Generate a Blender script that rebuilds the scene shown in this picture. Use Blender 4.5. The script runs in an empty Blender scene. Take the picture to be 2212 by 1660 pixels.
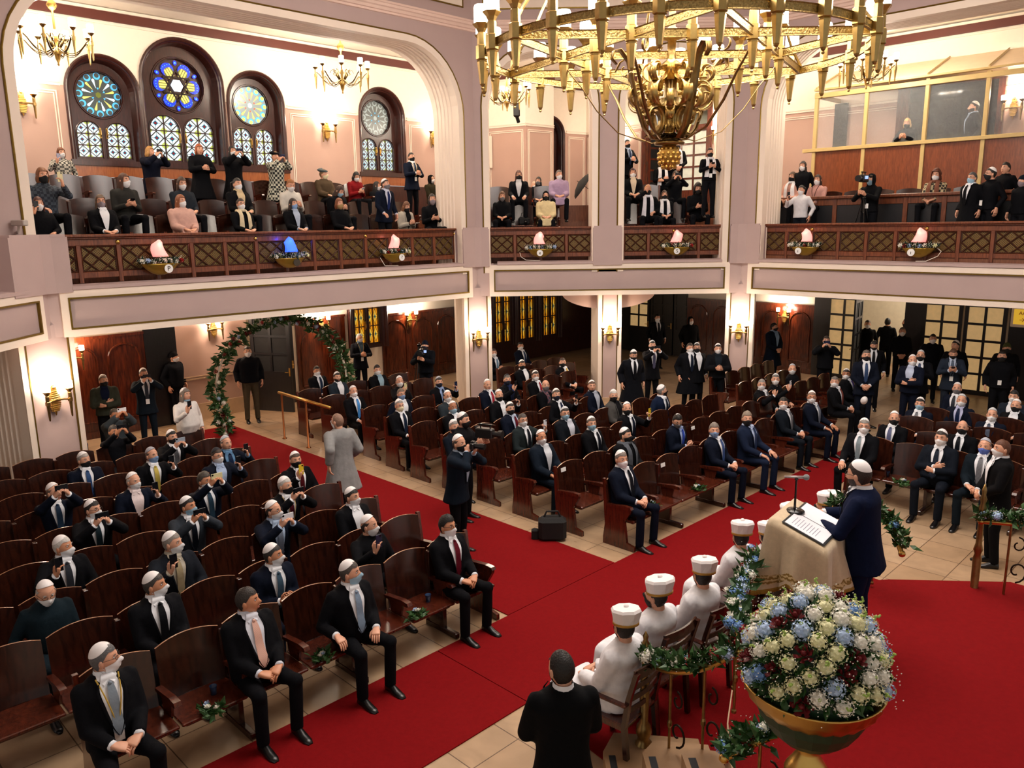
import bpy, math, random
from math import sin, cos, pi, radians, sqrt, atan2, exp, hypot
from mathutils import Vector, Matrix, noise
from mathutils.geometry import tessellate_polygon
random.seed(7)
COL = bpy.context.scene.collection
K = sqrt(.5)
def srgb(c):
    return tuple(((x/12.92) if x <= .04045 else ((x+.055)/1.055)**2.4) for x in c)
def hexc(h):
    return srgb(tuple(int(h[i:i+2], 16)/255 for i in (0, 2, 4)))
MATS = {}
def mat(name, col='808080', rough=.6, metal=0, emis=None, es=0, var=.06, scale=8., bump=0, bscale=60., spec=.5, alpha=1, trans=0, coat=0, sheen=0):
    if name in MATS: return MATS[name]
    m = bpy.data.materials.new(name); m.use_nodes = True
    nt = m.node_tree; b = nt.nodes['Principled BSDF']
    c = hexc(col) if isinstance(col, str) else col
    b.inputs['Roughness'].default_value = rough; b.inputs['Metallic'].default_value = metal
    b.inputs['Specular IOR Level'].default_value = spec
    b.inputs['Coat Weight'].default_value = coat
    b.inputs['Coat Roughness'].default_value = .15
    b.inputs['Sheen Weight'].default_value = sheen
    b.inputs['Transmission Weight'].default_value = trans
    b.inputs['Alpha'].default_value = alpha
    tc = nt.nodes.new('ShaderNodeTexCoord')
    if var:
        n = nt.nodes.new('ShaderNodeTexNoise'); n.inputs['Scale'].default_value = scale; n.inputs['Detail'].default_value = 4
        nt.links.new(tc.outputs['Object'], n.inputs['Vector'])
        mx = nt.nodes.new('ShaderNodeMix'); mx.data_type = 'RGBA'
        mx.inputs['A'].default_value = (*[max(0, x*(1-var*2)) for x in c], 1); mx.inputs['B'].default_value = (*[min(1, x*(1+var*2)) for x in c], 1)
        nt.links.new(n.outputs['Fac'], mx.inputs['Factor']); nt.links.new(mx.outputs['Result'], b.inputs['Base Color'])
    else: b.inputs['Base Color'].default_value = (*c, 1)
    if bump:
        n2 = nt.nodes.new('ShaderNodeTexNoise'); n2.inputs['Scale'].default_value = bscale; n2.inputs['Detail'].default_value = 3
        nt.links.new(tc.outputs['Object'], n2.inputs['Vector'])
        bp = nt.nodes.new('ShaderNodeBump'); bp.inputs['Strength'].default_value = bump; bp.inputs['Distance'].default_value = .01
        nt.links.new(n2.outputs['Fac'], bp.inputs['Height']); nt.links.new(bp.outputs['Normal'], b.inputs['Normal'])
    if emis:
        b.inputs['Emission Color'].default_value = (*hexc(emis), 1); b.inputs['Emission Strength'].default_value = es
    MATS[name] = m
    return m
def wood(name, c1, c2, rough=.3, scale=3., stretch=(1, 1, .12), coat=.3):
    if name in MATS: return MATS[name]
    m = mat(name, c1, rough, var=0, coat=coat); nt = m.node_tree; b = nt.nodes['Principled BSDF']
    tc = nt.nodes.new('ShaderNodeTexCoord'); mp = nt.nodes.new('ShaderNodeMapping'); mp.inputs['Scale'].default_value = [s*scale*4 for s in stretch]
    n = nt.nodes.new('ShaderNodeTexNoise'); n.inputs['Scale'].default_value = 3; n.inputs['Detail'].default_value = 6; n.inputs['Distortion'].default_value = .6
    r = nt.nodes.new('ShaderNodeValToRGB'); r.color_ramp.elements[0].position = .35; r.color_ramp.elements[1].position = .7
    r.color_ramp.elements[0].color = (*hexc(c1), 1); r.color_ramp.elements[1].color = (*hexc(c2), 1)
    nt.links.new(tc.outputs['Object'], mp.inputs['Vector']); nt.links.new(mp.outputs['Vector'], n.inputs['Vector'])
    nt.links.new(n.outputs['Fac'], r.inputs['Fac']); nt.links.new(r.outputs['Color'], b.inputs['Base Color'])
    return m
M_mauve = mat('mauve_plaster', 'BAA39F', .75, var=.03, scale=2, bump=.05, bscale=120)
M_cream = mat('cream_plaster', 'F4E4D4', .7, var=.02, scale=2)
M_white = mat('ivory_plaster', 'FAEFDF', .75, var=.02)
M_pinkcream = mat('pink_cream_moulding', 'EBCFC2', .6, var=.02)
M_gold = mat('dull_gold_bead', '7E6526', .35, metal=.7, var=.15, scale=20)
M_crown = mat('maroon_cornice_band', '5E2A20', .5, var=.05)
M_mahog = wood('mahogany_frame', '2E130D', '47201A', .3)
M_rail = wood('balustrade_wood', '5A2A15', '85492A', .35)
M_orange = wood('orange_veneer', '8C4A22', 'A86232', .35)
M_panel = wood('panelling_wood', '3E180B', '6A2C14', .22, scale=2)
M_veneer = wood('booth_veneer', '6E3418', '8A4724', .35, scale=4)
M_darkdoor = wood('black_door_wood', '0B0A0C', '18151A', .35)
M_pew = wood('pew_wood', '220D07', '3D1A0E', .22, scale=2.5, coat=.5)
M_pewedge = wood('pew_ply_edge', '8A5A3C', 'B98A68', .3)
M_seat = wood('pew_seat_wood', '3A160C', '5C2616', .22, scale=2.5, coat=.5)
M_brass = mat('brass', 'B89C62', .3, metal=1, var=.15, scale=14)
M_brassd = mat('antique_brass', '94784A', .35, metal=1, var=.25, scale=20)
M_brassb = mat('polished_brass', 'D0A85C', .32, metal=1, var=.08)
M_iron = mat('dark_iron', '2A2018', .45, metal=.8, var=.2)
M_black = mat('black_cloth', '08080A', .8, var=.1)
M_glassw = mat('lit_glass_shade', 'FFFFFF', .5, emis='FFF3E0', es=16, var=0)
M_beige = mat('booth_frame_paint', 'C8AD72', .45, var=.05)
M_canvas = mat('booth_roof_board', 'EFD9BA', .7, var=.04)
# ---------------------------------------------------------------- mesh builder
class MB:
    def __init__(s): s.v = []; s.f = []; s.m = []; s.sm = []; s.k = 0; s.smooth = False
    def mi(s, k, smooth=None):
        s.k = k
        if smooth is not None: s.smooth = smooth
        return s
    def add(s, vs, fs, M=None):
        o = len(s.v)
        s.v.extend([(M @ Vector(p)) for p in vs] if M is not None else [Vector(p) for p in vs])
        for f in fs: s.f.append(tuple(i+o for i in f)); s.m.append(s.k); s.sm.append(s.smooth)
        return s
    def box(s, x0, x1, y0, y1, z0, z1, M=None):
        s.add([(x, y, z) for z in (z0, z1) for y in (y0, y1) for x in (x0, x1)],
              [(0, 2, 3, 1), (4, 5, 7, 6), (0, 1, 5, 4), (2, 6, 7, 3), (0, 4, 6, 2), (1, 3, 7, 5)], M); return s
    def bbox(s, x0, x1, y0, y1, z0, z1, b=.006, M=None):
        # chamfered box
        pts = []; 
        def ring(z, i): return [(x0+i+b, y0+i, z), (x1-i-b, y0+i, z), (x1-i, y0+i+b, z), (x1-i, y1-i-b, z), (x1-i-b, y1-i, z), (x0+i+b, y1-i, z), (x0+i, y1-i-b, z), (x0+i, y0+i+b, z)]
        R = [ring(z0, b), ring(z0+b, 0), ring(z1-b, 0), ring(z1, b)]
        s.loft(R, True, M); return s
    def prism(s, poly, h0, h1, axis='z', M=None):
        n = len(poly)
        def P(a, b, h): return (a, b, h) if axis == 'z' else ((a, h, b) if axis == 'y' else (h, a, b))
        vs = [P(a, b, h0) for a, b in poly]+[P(a, b, h1) for a, b in poly]
        tris = tessellate_polygon([[Vector((a, b, 0)) for a, b in poly]])
        fs = [tuple(t) for t in tris]+[(t[0]+n, t[2]+n, t[1]+n) for t in tris]
        fs += [(i, (i+1) % n, (i+1) % n+n, i+n) for i in range(n)]
        s.add(vs, fs, M); return s
    def loft(s, rings, cap=True, M=None, closed=True):
        n = len(rings[0]); vs = [p for r in rings for p in r]; fs = []
        for j in range(len(rings)-1):
            for i in range(n if closed else n-1):
                a = j*n+i; b = j*n+(i+1) % n; fs.append((a, b, b+n, a+n))
        if cap: fs.append(tuple(range(n-1, -1, -1))); fs.append(tuple(range((len(rings)-1)*n, len(rings)*n)))
        s.add(vs, fs, M); return s
    def tube(s, path, rad, n=8, cap=True, M=None, flat=1., up=None):
        P = [Vector(p) for p in path]; rings = []
        if not hasattr(rad, '__len__'): rad = [rad]*len(P)
        ref = None
        for i, p in enumerate(P):
            t = (P[min(i+1, len(P)-1)]-P[max(i-1, 0)])
            if t.length < 1e-9: t = Vector((0, 0, 1))
            t.normalize()
            if ref is None:
                ref = Vector(up) if up else (Vector((0, 0, 1)) if abs(t.z) < .9 else Vector((1, 0, 0)))
            if up: ref = Vector(up)
            a = ref-t*ref.dot(t)
            if a.length < 1e-6: a = t.orthogonal()
            a.normalize(); b = t.cross(a); ref = a
            rings.append([p+(a*cos(2*pi*k/n)+b*sin(2*pi*k/n)*flat)*rad[i] for k in range(n)])
        return s.loft(rings, cap, M)
    def lathe(s, prof, n=16, M=None, cap=True):
        return s.loft([[(r*cos(2*pi*k/n), r*sin(2*pi*k/n), z) for k in range(n)] for r, z in prof], cap, M)
    def ball(s, c, r, n=10, m=6, M=None):
        rx, ry, rz = r if hasattr(r, '__len__') else (r, r, r)
        rings = []
        for j in range(m+1):
            a = -pi/2+pi*(j if 0 < j < m else (j+.02 if j == 0 else j-.02))/m
            rings.append([(c[0]+rx*cos(a)*cos(2*pi*k/n), c[1]+ry*cos(a)*sin(2*pi*k/n), c[2]+rz*sin(a)) for k in range(n)])
        return s.loft(rings, True, M)
    def grid(s, fn, nu, nv, M=None, wrap=False):
        vs = [fn(i/nu, j/nv) for j in range(nv+1) for i in range(nu+1)]
        s.add(vs, [(j*(nu+1)+i, j*(nu+1)+i+1, (j+1)*(nu+1)+i+1, (j+1)*(nu+1)+i) for j in range(nv) for i in range(nu)], M); return s
    def mesh(s, name, mats):
        me = bpy.data.meshes.new(name); me.from_pydata([tuple(v) for v in s.v], [], s.f)
        for m in mats: me.materials.append(m)
        me.polygons.foreach_set('material_index', s.m); me.polygons.foreach_set('use_smooth', s.sm); me.update(); return me
    def build(s, name, mats, parent=None, M=None, world=False):
        if not isinstance(mats, (list, tuple)): mats = [mats]
        o = bpy.data.objects.new(name, s.mesh(name, mats)); COL.objects.link(o)
        if parent: o.parent = parent
        if M is not None: o.matrix_basis = M
        return o
def tag(o, label=None, cat=None, group=None, kind=None):
    if label:
        o['label'] = label
    if cat: o['category'] = cat
    if group: o['group'] = group
    if kind: o['kind'] = kind
    return o
def struct(o): o['kind'] = 'structure'; return o
def thing(name, M, label, cat, group=None):
    o = bpy.data.objects.new(name, None); COL.objects.link(o); o.empty_display_size = .1
    o.matrix_basis = M if isinstance(M, Matrix) else Matrix.Translation(Vector(M))
    return tag(o, label, cat, group)
def inst(me, name, parent=None, M=None, mats=None):
    o = bpy.data.objects.new(name, me); COL.objects.link(o)
    if parent: o.parent = parent
    if M is not None: o.matrix_basis = M
    if mats:
        for i, m in enumerate(mats):
            if m is not None: o.material_slots[i].link = 'OBJECT'; o.material_slots[i].material = m
    return o
def copy_tree(src, label=None, M=None, name=None):
    c = src.copy(); COL.objects.link(c)
    if label: c['label'] = label
    if M is not None: c.matrix_basis = M
    for ch in src.children:
        d = ch.copy(); COL.objects.link(d); d.parent = c
        for g in ch.children:
            e = g.copy(); COL.objects.link(e); e.parent = d
    return c
def fan(mb, pts, nrm=None):
    tris = tessellate_polygon([[Vector(p) for p in pts]]); mb.add(pts, [tuple(t) for t in tris])
# ---------------------------------------------------------------- camera
FPX = 1708.78; CH = 4.45
yaw, pit, rol = -.0014766, -.198658, -.01393
fw = Vector((sin(yaw)*cos(pit), cos(yaw)*cos(pit), sin(pit))); r0 = Vector((cos(yaw), -sin(yaw), 0)); u0 = r0.cross(fw)
rt = r0*cos(rol)+u0*sin(rol); up = u0*cos(rol)-r0*sin(rol)
cam = bpy.data.cameras.new('camera'); cam.sensor_width = 36; cam.lens = FPX/2212*36; cam.clip_start = .05; cam.clip_end = 200
co = bpy.data.objects.new('camera', cam); COL.objects.link(co)
co.matrix_world = Matrix(((rt.x, up.x, -fw.x, 0), (rt.y, up.y, -fw.y, 0), (rt.z, up.z, -fw.z, CH), (0, 0, 0, 1)))
bpy.context.scene.camera = co
def at(x, y, z):
    # point at height z seen at photo pixel (x, y)
    d = fw+rt*((x-1106)/FPX)-up*((y-830)/FPX); return Vector((0, 0, CH))+d*((z-CH)/d.z)
def Tr(x, y, z=0, rz=0): return Matrix.Translation((x, y, z)) @ Matrix.Rotation(rz, 4, 'Z')
C1 = Vector((-.845, 19.5, 0)); C2 = Vector((5.62, 19.5, 0)); C0 = Vector((-7.514, 12.83, 0))
FL = Tr(C1.x, C1.y, 0, pi/4); FF = Tr(C1.x, C1.y); FR = Tr(C2.x, C2.y, 0, -pi/4); FW = Tr(C0.x, C0.y, 0, pi/2)
def UV(u, v, z=0): return Vector((C1.x+K*(u+v), C1.y+K*(u-v), z))   # u along the rows (NE), v towards the bima (SE)
def onp(M, x, y, off):
    # local (x, z) where the view ray through (x, y) meets the facade plane shifted by off
    d = fw+rt*((x-1106)/FPX)-up*((y-830)/FPX); n = M.to_3x3() @ Vector((0, 1, 0)); p0 = M @ Vector((0, off, 0)); c = Vector((0, 0, CH))
    t = (p0-c).dot(n)/d.dot(n); q = M.inverted() @ (c+d*t); return q.x, q.z
M_mauve2 = mat('gallery_mauve_plaster', 'BE9E90', .75, var=.03, scale=2)
# ---------------------------------------------------------------- floor, carpets
def floor_mat():
    m = mat('marble_floor', 'C7A987', .28, var=0, spec=.5); nt = m.node_tree; b = nt.nodes['Principled BSDF']
    tc = nt.nodes.new('ShaderNodeTexCoord'); mp = nt.nodes.new('ShaderNodeMapping'); mp.inputs['Rotation'].default_value = (0, 0, radians(45))
    br = nt.nodes.new('ShaderNodeTexBrick'); br.offset = 0; br.inputs['Scale'].default_value = 1
    br.inputs['Brick Width'].default_value = .55; br.inputs['Row Height'].default_value = .55; br.inputs['Mortar Size'].default_value = .006; br.inputs['Mortar Smooth'].default_value = .3
    br.inputs['Color1'].default_value = (*hexc('CDAE8C'), 1); br.inputs['Color2'].default_value = (*hexc('BE9C78'), 1); br.inputs['Mortar'].default_value = (*hexc('6B4F38'), 1)
    n = nt.nodes.new('ShaderNodeTexNoise'); n.inputs['Scale'].default_value = 3; n.inputs['Detail'].default_value = 8; n.inputs['Distortion'].default_value = 1
    mx = nt.nodes.new('ShaderNodeMix'); mx.data_type = 'RGBA'; mx.blend_type = 'MULTIPLY'; mx.inputs['Factor'].default_value = .5
    nt.links.new(tc.outputs['Object'], mp.inputs['Vector']); nt.links.new(mp.outputs['Vector'], br.inputs['Vector']); nt.links.new(mp.outputs['Vector'], n.inputs['Vector'])
    nt.links.new(br.outputs['Color'], mx.inputs['A']); nt.links.new(n.outputs['Fac'], mx.inputs['B']); nt.links.new(mx.outputs['Result'], b.inputs['Base Color'])
    r = nt.nodes.new('ShaderNodeMapRange'); r.inputs['To Min'].default_value = .22; r.inputs['To Max'].default_value = .45
    nt.links.new(n.outputs['Fac'], r.inputs['Value']); nt.links.new(r.outputs['Result'], b.inputs['Roughness'])
    return m
M_floor = floor_mat()
M_carpet = mat('red_carpet', '7C0D11', .95, var=.08, scale=25, bump=.5, bscale=220, spec=.1)
M_stone = mat('beige_marble_base', 'C7AA8A', .3, var=.1, scale=5)
struct(MB().box(-26, 30, -9, 36, -.3, 0).build('floor', M_floor))
def carpet(name, pts, label, h=.012, z=0.0):
    mb = MB(); mb.prism([(p.x, p.y) for p in pts], z+.001, z+h)
    o = mb.build(name, M_carpet); tag(o, label, 'carpet', 'red carpet runners'); return o
carpet('red_carpet', [UV(-7.27, -2.76), UV(-7.27, 8.33), UV(-5.27, 8.33), UV(-5.27, -2.76)], 'long red carpet running up the aisle towards the flower arch')
carpet('red_carpet', [UV(-14.5, 8.34), UV(-14.5, 9.68), UV(-8.35, 9.68), UV(-8.35, 8.34)], 'red carpet strip in front of the left block of pews')
carpet('red_carpet', [UV(-8.34, 8.34), UV(-8.34, 9.68), UV(-.75, 9.68), UV(-.55, 9.2), UV(2.6, 9.0), UV(2.6, 8.34)], 'red carpet strip crossing in front of the right block of pews')
carpet('red_carpet', [UV(-8.34, 9.69), UV(-8.5, 10.75), UV(-7.0, 12.4), UV(-3.6, 12.2), UV(-3.35, 10.6), UV(-2.2, 9.69)], 'red carpet under the chairs of the white robed men')
# ---------------------------------------------------------------- facades
def rr(x0, x1, z0, z1, r, n=10):
    P = [(x0, z0)]
    for i in range(n+1):
        a = pi-pi/2*i/n; P.append((x0+r+r*cos(a), z1-r+r*sin(a)))
    for i in range(n+1):
        a = pi/2-pi/2*i/n; P.append((x1-r+r*cos(a), z1-r+r*sin(a)))
    P.append((x1, z0)); return P
def sweep(mb, ct, prof, M=None):
    # ct(d) contour grown outwards by d; prof list of (y, d)
    rings = []
    for y, d in prof: rings.append([(x, y, z) for x, z in ct(d)])
    mb.loft(rings, False, M, closed=False)
def holed(mb, outer, holes, y):
    loops = [[Vector((a, b, 0)) for a, b in outer]]+[[Vector((a, b, 0)) for a, b in h] for h in holes]
    allp = [p for l in loops for p in l]
    t = tessellate_polygon(loops); mb.add([(p.x, y, p.y) for p in allp], [tuple(q) for q in t])
def opening(mb, x0, x1, z0, z1, r, depth=.9, flutes=5):
    ct = lambda d: rr(x0-d, x1+d, z0, z1+d, r+d)
    mb.mi(1); sweep(mb, ct, [(0, .0), (-.015, .0), (-.015, .14), (0, .14)])
    mb.mi(2); sweep(mb, ct, [(0, .135), (-.02, .14), (-.028, .155), (-.02, .17), (0, .175)])
    prof = [(0, 0), (.14, 0)]
    w = (depth-.28)/flutes
    for i in range(flutes):
        y = .14+i*w; prof += [(y+.1*w, 0), (y+.25*w, .018), (y+.75*w, .018), (y+.9*w, 0)]
    prof += [(depth-.1, 0), (depth, 0)]
    mb.mi(1); sweep(mb, ct, prof); sweep(mb, ct, [(depth, 0), (depth+.001, .16), ])
ZT = 10.6
def facade(name, M, x0, x1, ops):
    mb = MB(); holes = [list(reversed(rr(*o))) for o in ops]
    mb.mi(0); holed(mb, [(x0, 3.3), (x1, 3.3), (x1, ZT), (x0, ZT)], holes, 0)
    holed(mb, [(x1, 3.3), (x0, 3.3), (x0, ZT), (x1, ZT)], [rr(*o) for o in ops], .9)
    for o in ops: opening(mb, *o)
    o = mb.build(name, [M_mauve, M_cream, M_gold], M=M); struct(o)
    # cornice moulding and frieze panels
    mb = MB(); prof = [(0, 8.82), (-.03, 8.83), (-.03, 8.87), (-.06, 8.88), (-.08, 8.93), (-.11, 8.95), (-.11, 9.0), (-.13, 9.01), (-.13, 9.05), (0, 9.07)]
    mb.loft([[(x0-.02, y, z) for y, z in prof], [(x1+.02, y, z) for y, z in prof]], False, closed=False)
    mb.build('cornice_moulding', M_pinkcream, parent=o)
    fx0, fx1 = x0+.28, x1-.28
    mb = MB(); mb.mi(0); 
    def frame(a, b, c, d, w, y0, y1):
        mb.box(a, b, y0, y1, c, c+w); mb.box(a, b, y0, y1, d-w, d); mb.box(a, a+w, y0, y1, c+w, d-w); mb.box(b-w, b, y0, y1, c+w, d-w)
    frame(fx0, fx1, 9.33, ZT, .2, -.012, .002)
    mb.mi(1); frame(fx0-.025, fx1+.025, 9.3, ZT, .03, -.02, .002); frame(fx0+.2, fx1-.2, 9.53, ZT, .03, -.02, .002)
    mb.build('frieze_panel_frame', [M_cream, M_gold], parent=o)
    return o
facade('wall_left', FL, -10.05, 0, [(-9.48, -.48, 3.3, 8.36, 1.42)])
facade('wall_front', FF, 0, 6.465, [(.335, 2.8, 3.3, 8.4, 1.2), (3.57, 5.96, 3.3, 8.4, 1.2)])
facade('wall_right', FR, 0, 9.43, [(.48, 8.95, 3.3, 8.42, 1.42)])
struct(MB().box(-8.6, 0, 0, .9, 3.3, 10.6).build('wall_west', M_mauve, M=FW @ Matrix.Translation((-.55, .42, 0))))
# balcony beams: fascia with cream frame, gold bead and mauve panel
def beam(name, M, x0, x1, xa, xb):
    mb = MB(); mb.mi(0).box(xa, xb, 0, .5, 2.74, 3.5)
    mb.box(xa, xb, .5, 1.3, 2.95, 3.5)
    o = mb.build(name, [M_mauve], M=M); struct(o)
    mb = MB()
    def frame(a, b, c, d, w, y0, y1):
        mb.box(a, b, y0, y1, c, c+w); mb.box(a, b, y0, y1, d-w, d); mb.box(a, a+w, y0, y1, c+w, d-w); mb.box(b-w, b, y0, y1, c+w, d-w)
    mb.mi(0); frame(x0, x1, 2.73, 3.49, .115, -.035, .01); mb.mi(1); frame(x0+.115, x1-.115, 2.845, 3.375, .028, -.045, .01)
    mb.build('panel_frame', [M_cream, M_gold], parent=o)
    mb = MB(); prof = [(-.02, 3.49), (-.06, 3.5), (-.06, 3.55), (-.02, 3.56), (.2, 3.575), (.2, 3.5)]
    mb.loft([[(x0+.2, y, z) for y, z in prof], [(x1-.2, y, z) for y, z in prof]], True)
    mb.build('ledge_moulding', M_mauve, parent=o)
beam('trim_1', FL, -9.26, -.18, -9.6, .12)
beam('trim_2', FF, .3, 6.17, -.1, 6.56)
beam('trim_3', FR, .18, 9.1, -.12, 9.5)
beam('trim_4', FW, -6.2, -.18, -6.4, .12)
# corner plinths of the upper piers
def plinth(pts, name):
    mb = MB(); mb.prism(pts, 3.46, 4.36); c = Vector((sum(p[0] for p in pts)/len(pts), sum(p[1] for p in pts)/len(pts)))
    mb.prism([tuple(c+(Vector(p)-c)*.94) for p in pts], 4.36, 4.4)
    struct(mb.build(name, M_mauve))
def W2(M, x, y): p = M @ Vector((x, y, 0)); return (p.x, p.y)
plinth([W2(FL, -.47, .3), W2(FL, -.47, -.05), W2(FL, -.13, -.07), W2(FF, .12, -.07), W2(FF, .31, -.05), W2(FF, .31, .3)], 'trim_5')
plinth([W2(FF, 6.15, .3), W2(FF, 6.15, -.05), W2(FF, 6.32, -.07), W2(FR, .13, -.07), W2(FR, .47, -.05), W2(FR, .47, .3)], 'trim_6')
plinth([W2(FF, 2.83, .3), W2(FF, 2.83, -.07), W2(FF, 3.53, -.07), W2(FF, 3.53, .3)], 'trim_7')
plinth([W2(FW, -.9, .3), W2(FW, -.9, -.05), W2(FW, -.13, -.07), W2(FL, -9.3, -.07), W2(FL, -9.05, -.05), W2(FL, -9.05, .3)], 'trim_8')
for nm, pts in (('trim_70', [W2(FL, -.3, .4), W2(FL, -.3, -.005), W2(FL, 0, -.005), W2(FF, .4, -.005), W2(FF, .4, .4)]), ('trim_71', [W2(FF, 6.1, .4), W2(FF, 6.1, -.005), W2(FR, 0, -.005), W2(FR, .3, -.005), W2(FR, .3, .4)])):
    mb = MB(); mb.prism(pts, 2.74, 3.52); struct(mb.build(nm, M_mauve))
# lower piers
def pier(name, M, w, dl, dr, fl=True, frx=True):
    # local x across the front face, y into depth. side faces splayed
    mb = MB(); h = 2.95
    L = [(-w/2, 0), (-w/2-dl[0], dl[1])]; R = [(w/2+dr[0], dr[1]), (w/2, 0)]
    mb.mi(0)
    def wall(a, b, flute):
        a = Vector(a); b = Vector(b); n = (b-a).normalized(); nr = Vector((n.y, -n.x)); Lg = (b-a).length
        pts = [a]
        if flute:
            k = 6; m0 = .18*Lg; ww = (Lg-2*m0)/k
            for i in range(k):
                s0 = m0+i*ww; pts += [a+n*(s0+.1*ww), a+n*(s0+.25*ww)-nr*.02, a+n*(s0+.75*ww)-nr*.02, a+n*(s0+.9*ww)]
        pts.append(b)
        mb.loft([[(p.x, p.y, 0) for p in pts], [(p.x, p.y, h) for p in pts]], False, closed=False)
    wall(L[1], L[0], fl); wall(R[1], R[0], frx)
    mb.add([(*L[1], 0), (*R[0], 0), (*R[0], h), (*L[1], h)], [(0, 1, 2, 3)])
    e = .1
    mb.box(-w/2, -w/2+e, -.02, .01, 0, h); mb.box(w/2-e, w/2, -.02, .01, 0, h)
    mb.mi(1).add([(-w/2, 0, 0), (w/2, 0, 0), (w/2, 0, h), (-w/2, 0, h)], [(0, 1, 2, 3)])
    mb.mi(2).box(-w/2+e, -w/2+e+.02, -.028, .01, 0, h); mb.box(w/2-e-.02, w/2-e, -.028, .01, 0, h)
    mb.mi(3).box(-w/2-.02, w/2+.02, -.035, .02, 0, .12)
    return struct(mb.build(name, [M_cream, M_mauve, M_gold, M_stone], M=M))
def mid(a, b): return ((a[0]+b[0])/2, (a[1]+b[1])/2)
def pier_at(name, A, B, fl, frr, dl, dr):
    # A, B world xy of left and right front edges
    a = Vector(A); b = Vector(B); d = b-a; ang = atan2(d.y, d.x); w = d.length; c = (a+b)/2
    pier(name, Tr(c.x, c.y, 0, ang), w, dl, dr, fl, frr)
cA = W2(FL, -.37, .1); cB = W2(FF, .32, .1)
pier_at('wall_pier_left', cA, cB, True, False, (-.06, .85), (-.05, .6))
pier_at('wall_pier_front', W2(FF, 2.98, .1), W2(FF, 3.56, .1), False, False, (.1, .7), (.1, .7))
cC = W2(FF, 6.15, .1); cD = W2(FR, .33, .1)
pier_at('wall_pier_right', cC, cD, False, True, (-.02, .6), (-.06, .85))
cE = at(42, 1000, .5); cF = at(118, 960, .75)
cE = W2(FW, -.55, .25); cF = W2(FL, -9.1, .1)
pier_at('wall_pier_west', cE, cF, True, False, (.2, .9), (-.1, .6))
pier_at('wall_pier_east', W2(FR, 9.1, .1), W2(FR, 9.8, .1), True, False, (0, .8), (0, .6))
# ---------------------------------------------------------------- gallery floors (tiers) and lower ceiling
M_tier = wood('gallery_floor_wood', '6A3A20', '855031', .5)
def tiers(M, x0, x1, tl, name):
    for i, (y0, y1, z) in enumerate(tl):
        struct(MB().box(x0, x1, y0, y1, 2.96, z).build(name if i == 0 else 'trim_%d' % (20+i+10*len(name)), M_tier, M=M))
tiers(FL, -13, 3.0, [(.9, 1.55, 3.78), (1.55, 2.45, 4.1), (2.45, 4.9, 4.6)], 'floor_left_gallery')
tiers(FF, -.3, 6.8, [(.9, 1.7, 4.0), (1.7, 2.7, 4.5), (2.7, 5.9, 4.95)], 'floor_front_gallery')
tiers(FR, -3.5, 12, [(.3, 1.4, 3.66), (1.4, 5.6, 4.2)], 'floor_right_gallery')
struct(MB().box(-13, 12, .5, 6.5, 2.9, 2.95).build('ceiling_under_left', M_cream, M=FL))
struct(MB().box(-3, 10, .5, 9, 2.9, 2.95).build('ceiling_under_front', M_cream, M=FF))
struct(MB().box(-9, 12, .5, 6.5, 2.9, 2.95).build('ceiling_under_right', M_cream, M=FR))
struct(MB().box(-8, 1, .5, 6, 2.9, 2.95).build('ceiling_under_west', M_cream, M=FW))
struct(MB().box(-9, 1.5, 4.6, 4.8, 0, 2.95).build('wall_west_ground', M_mauve2, M=FW))
struct(MB().box(-9, 1.5, 4.52, 4.6, 0, 2.0).build('trim_80', M_panel, M=FW))
# upper ceilings
struct(MB().box(-13, 13, .9, 12, 9.2, 9.3).build('ceiling_left', M_white, M=FL))
struct(MB().box(-3, 9.5, .9, 12, 9.21, 9.31).build('ceiling_front', M_white, M=FF))
struct(MB().box(-13, 13, .9, 12, 9.22, 9.32).build('ceiling_right', M_white, M=FR))
struct(MB().box(-12, 17, -9, 24, ZT, ZT+.2).build('ceiling', M_cream))
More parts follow.
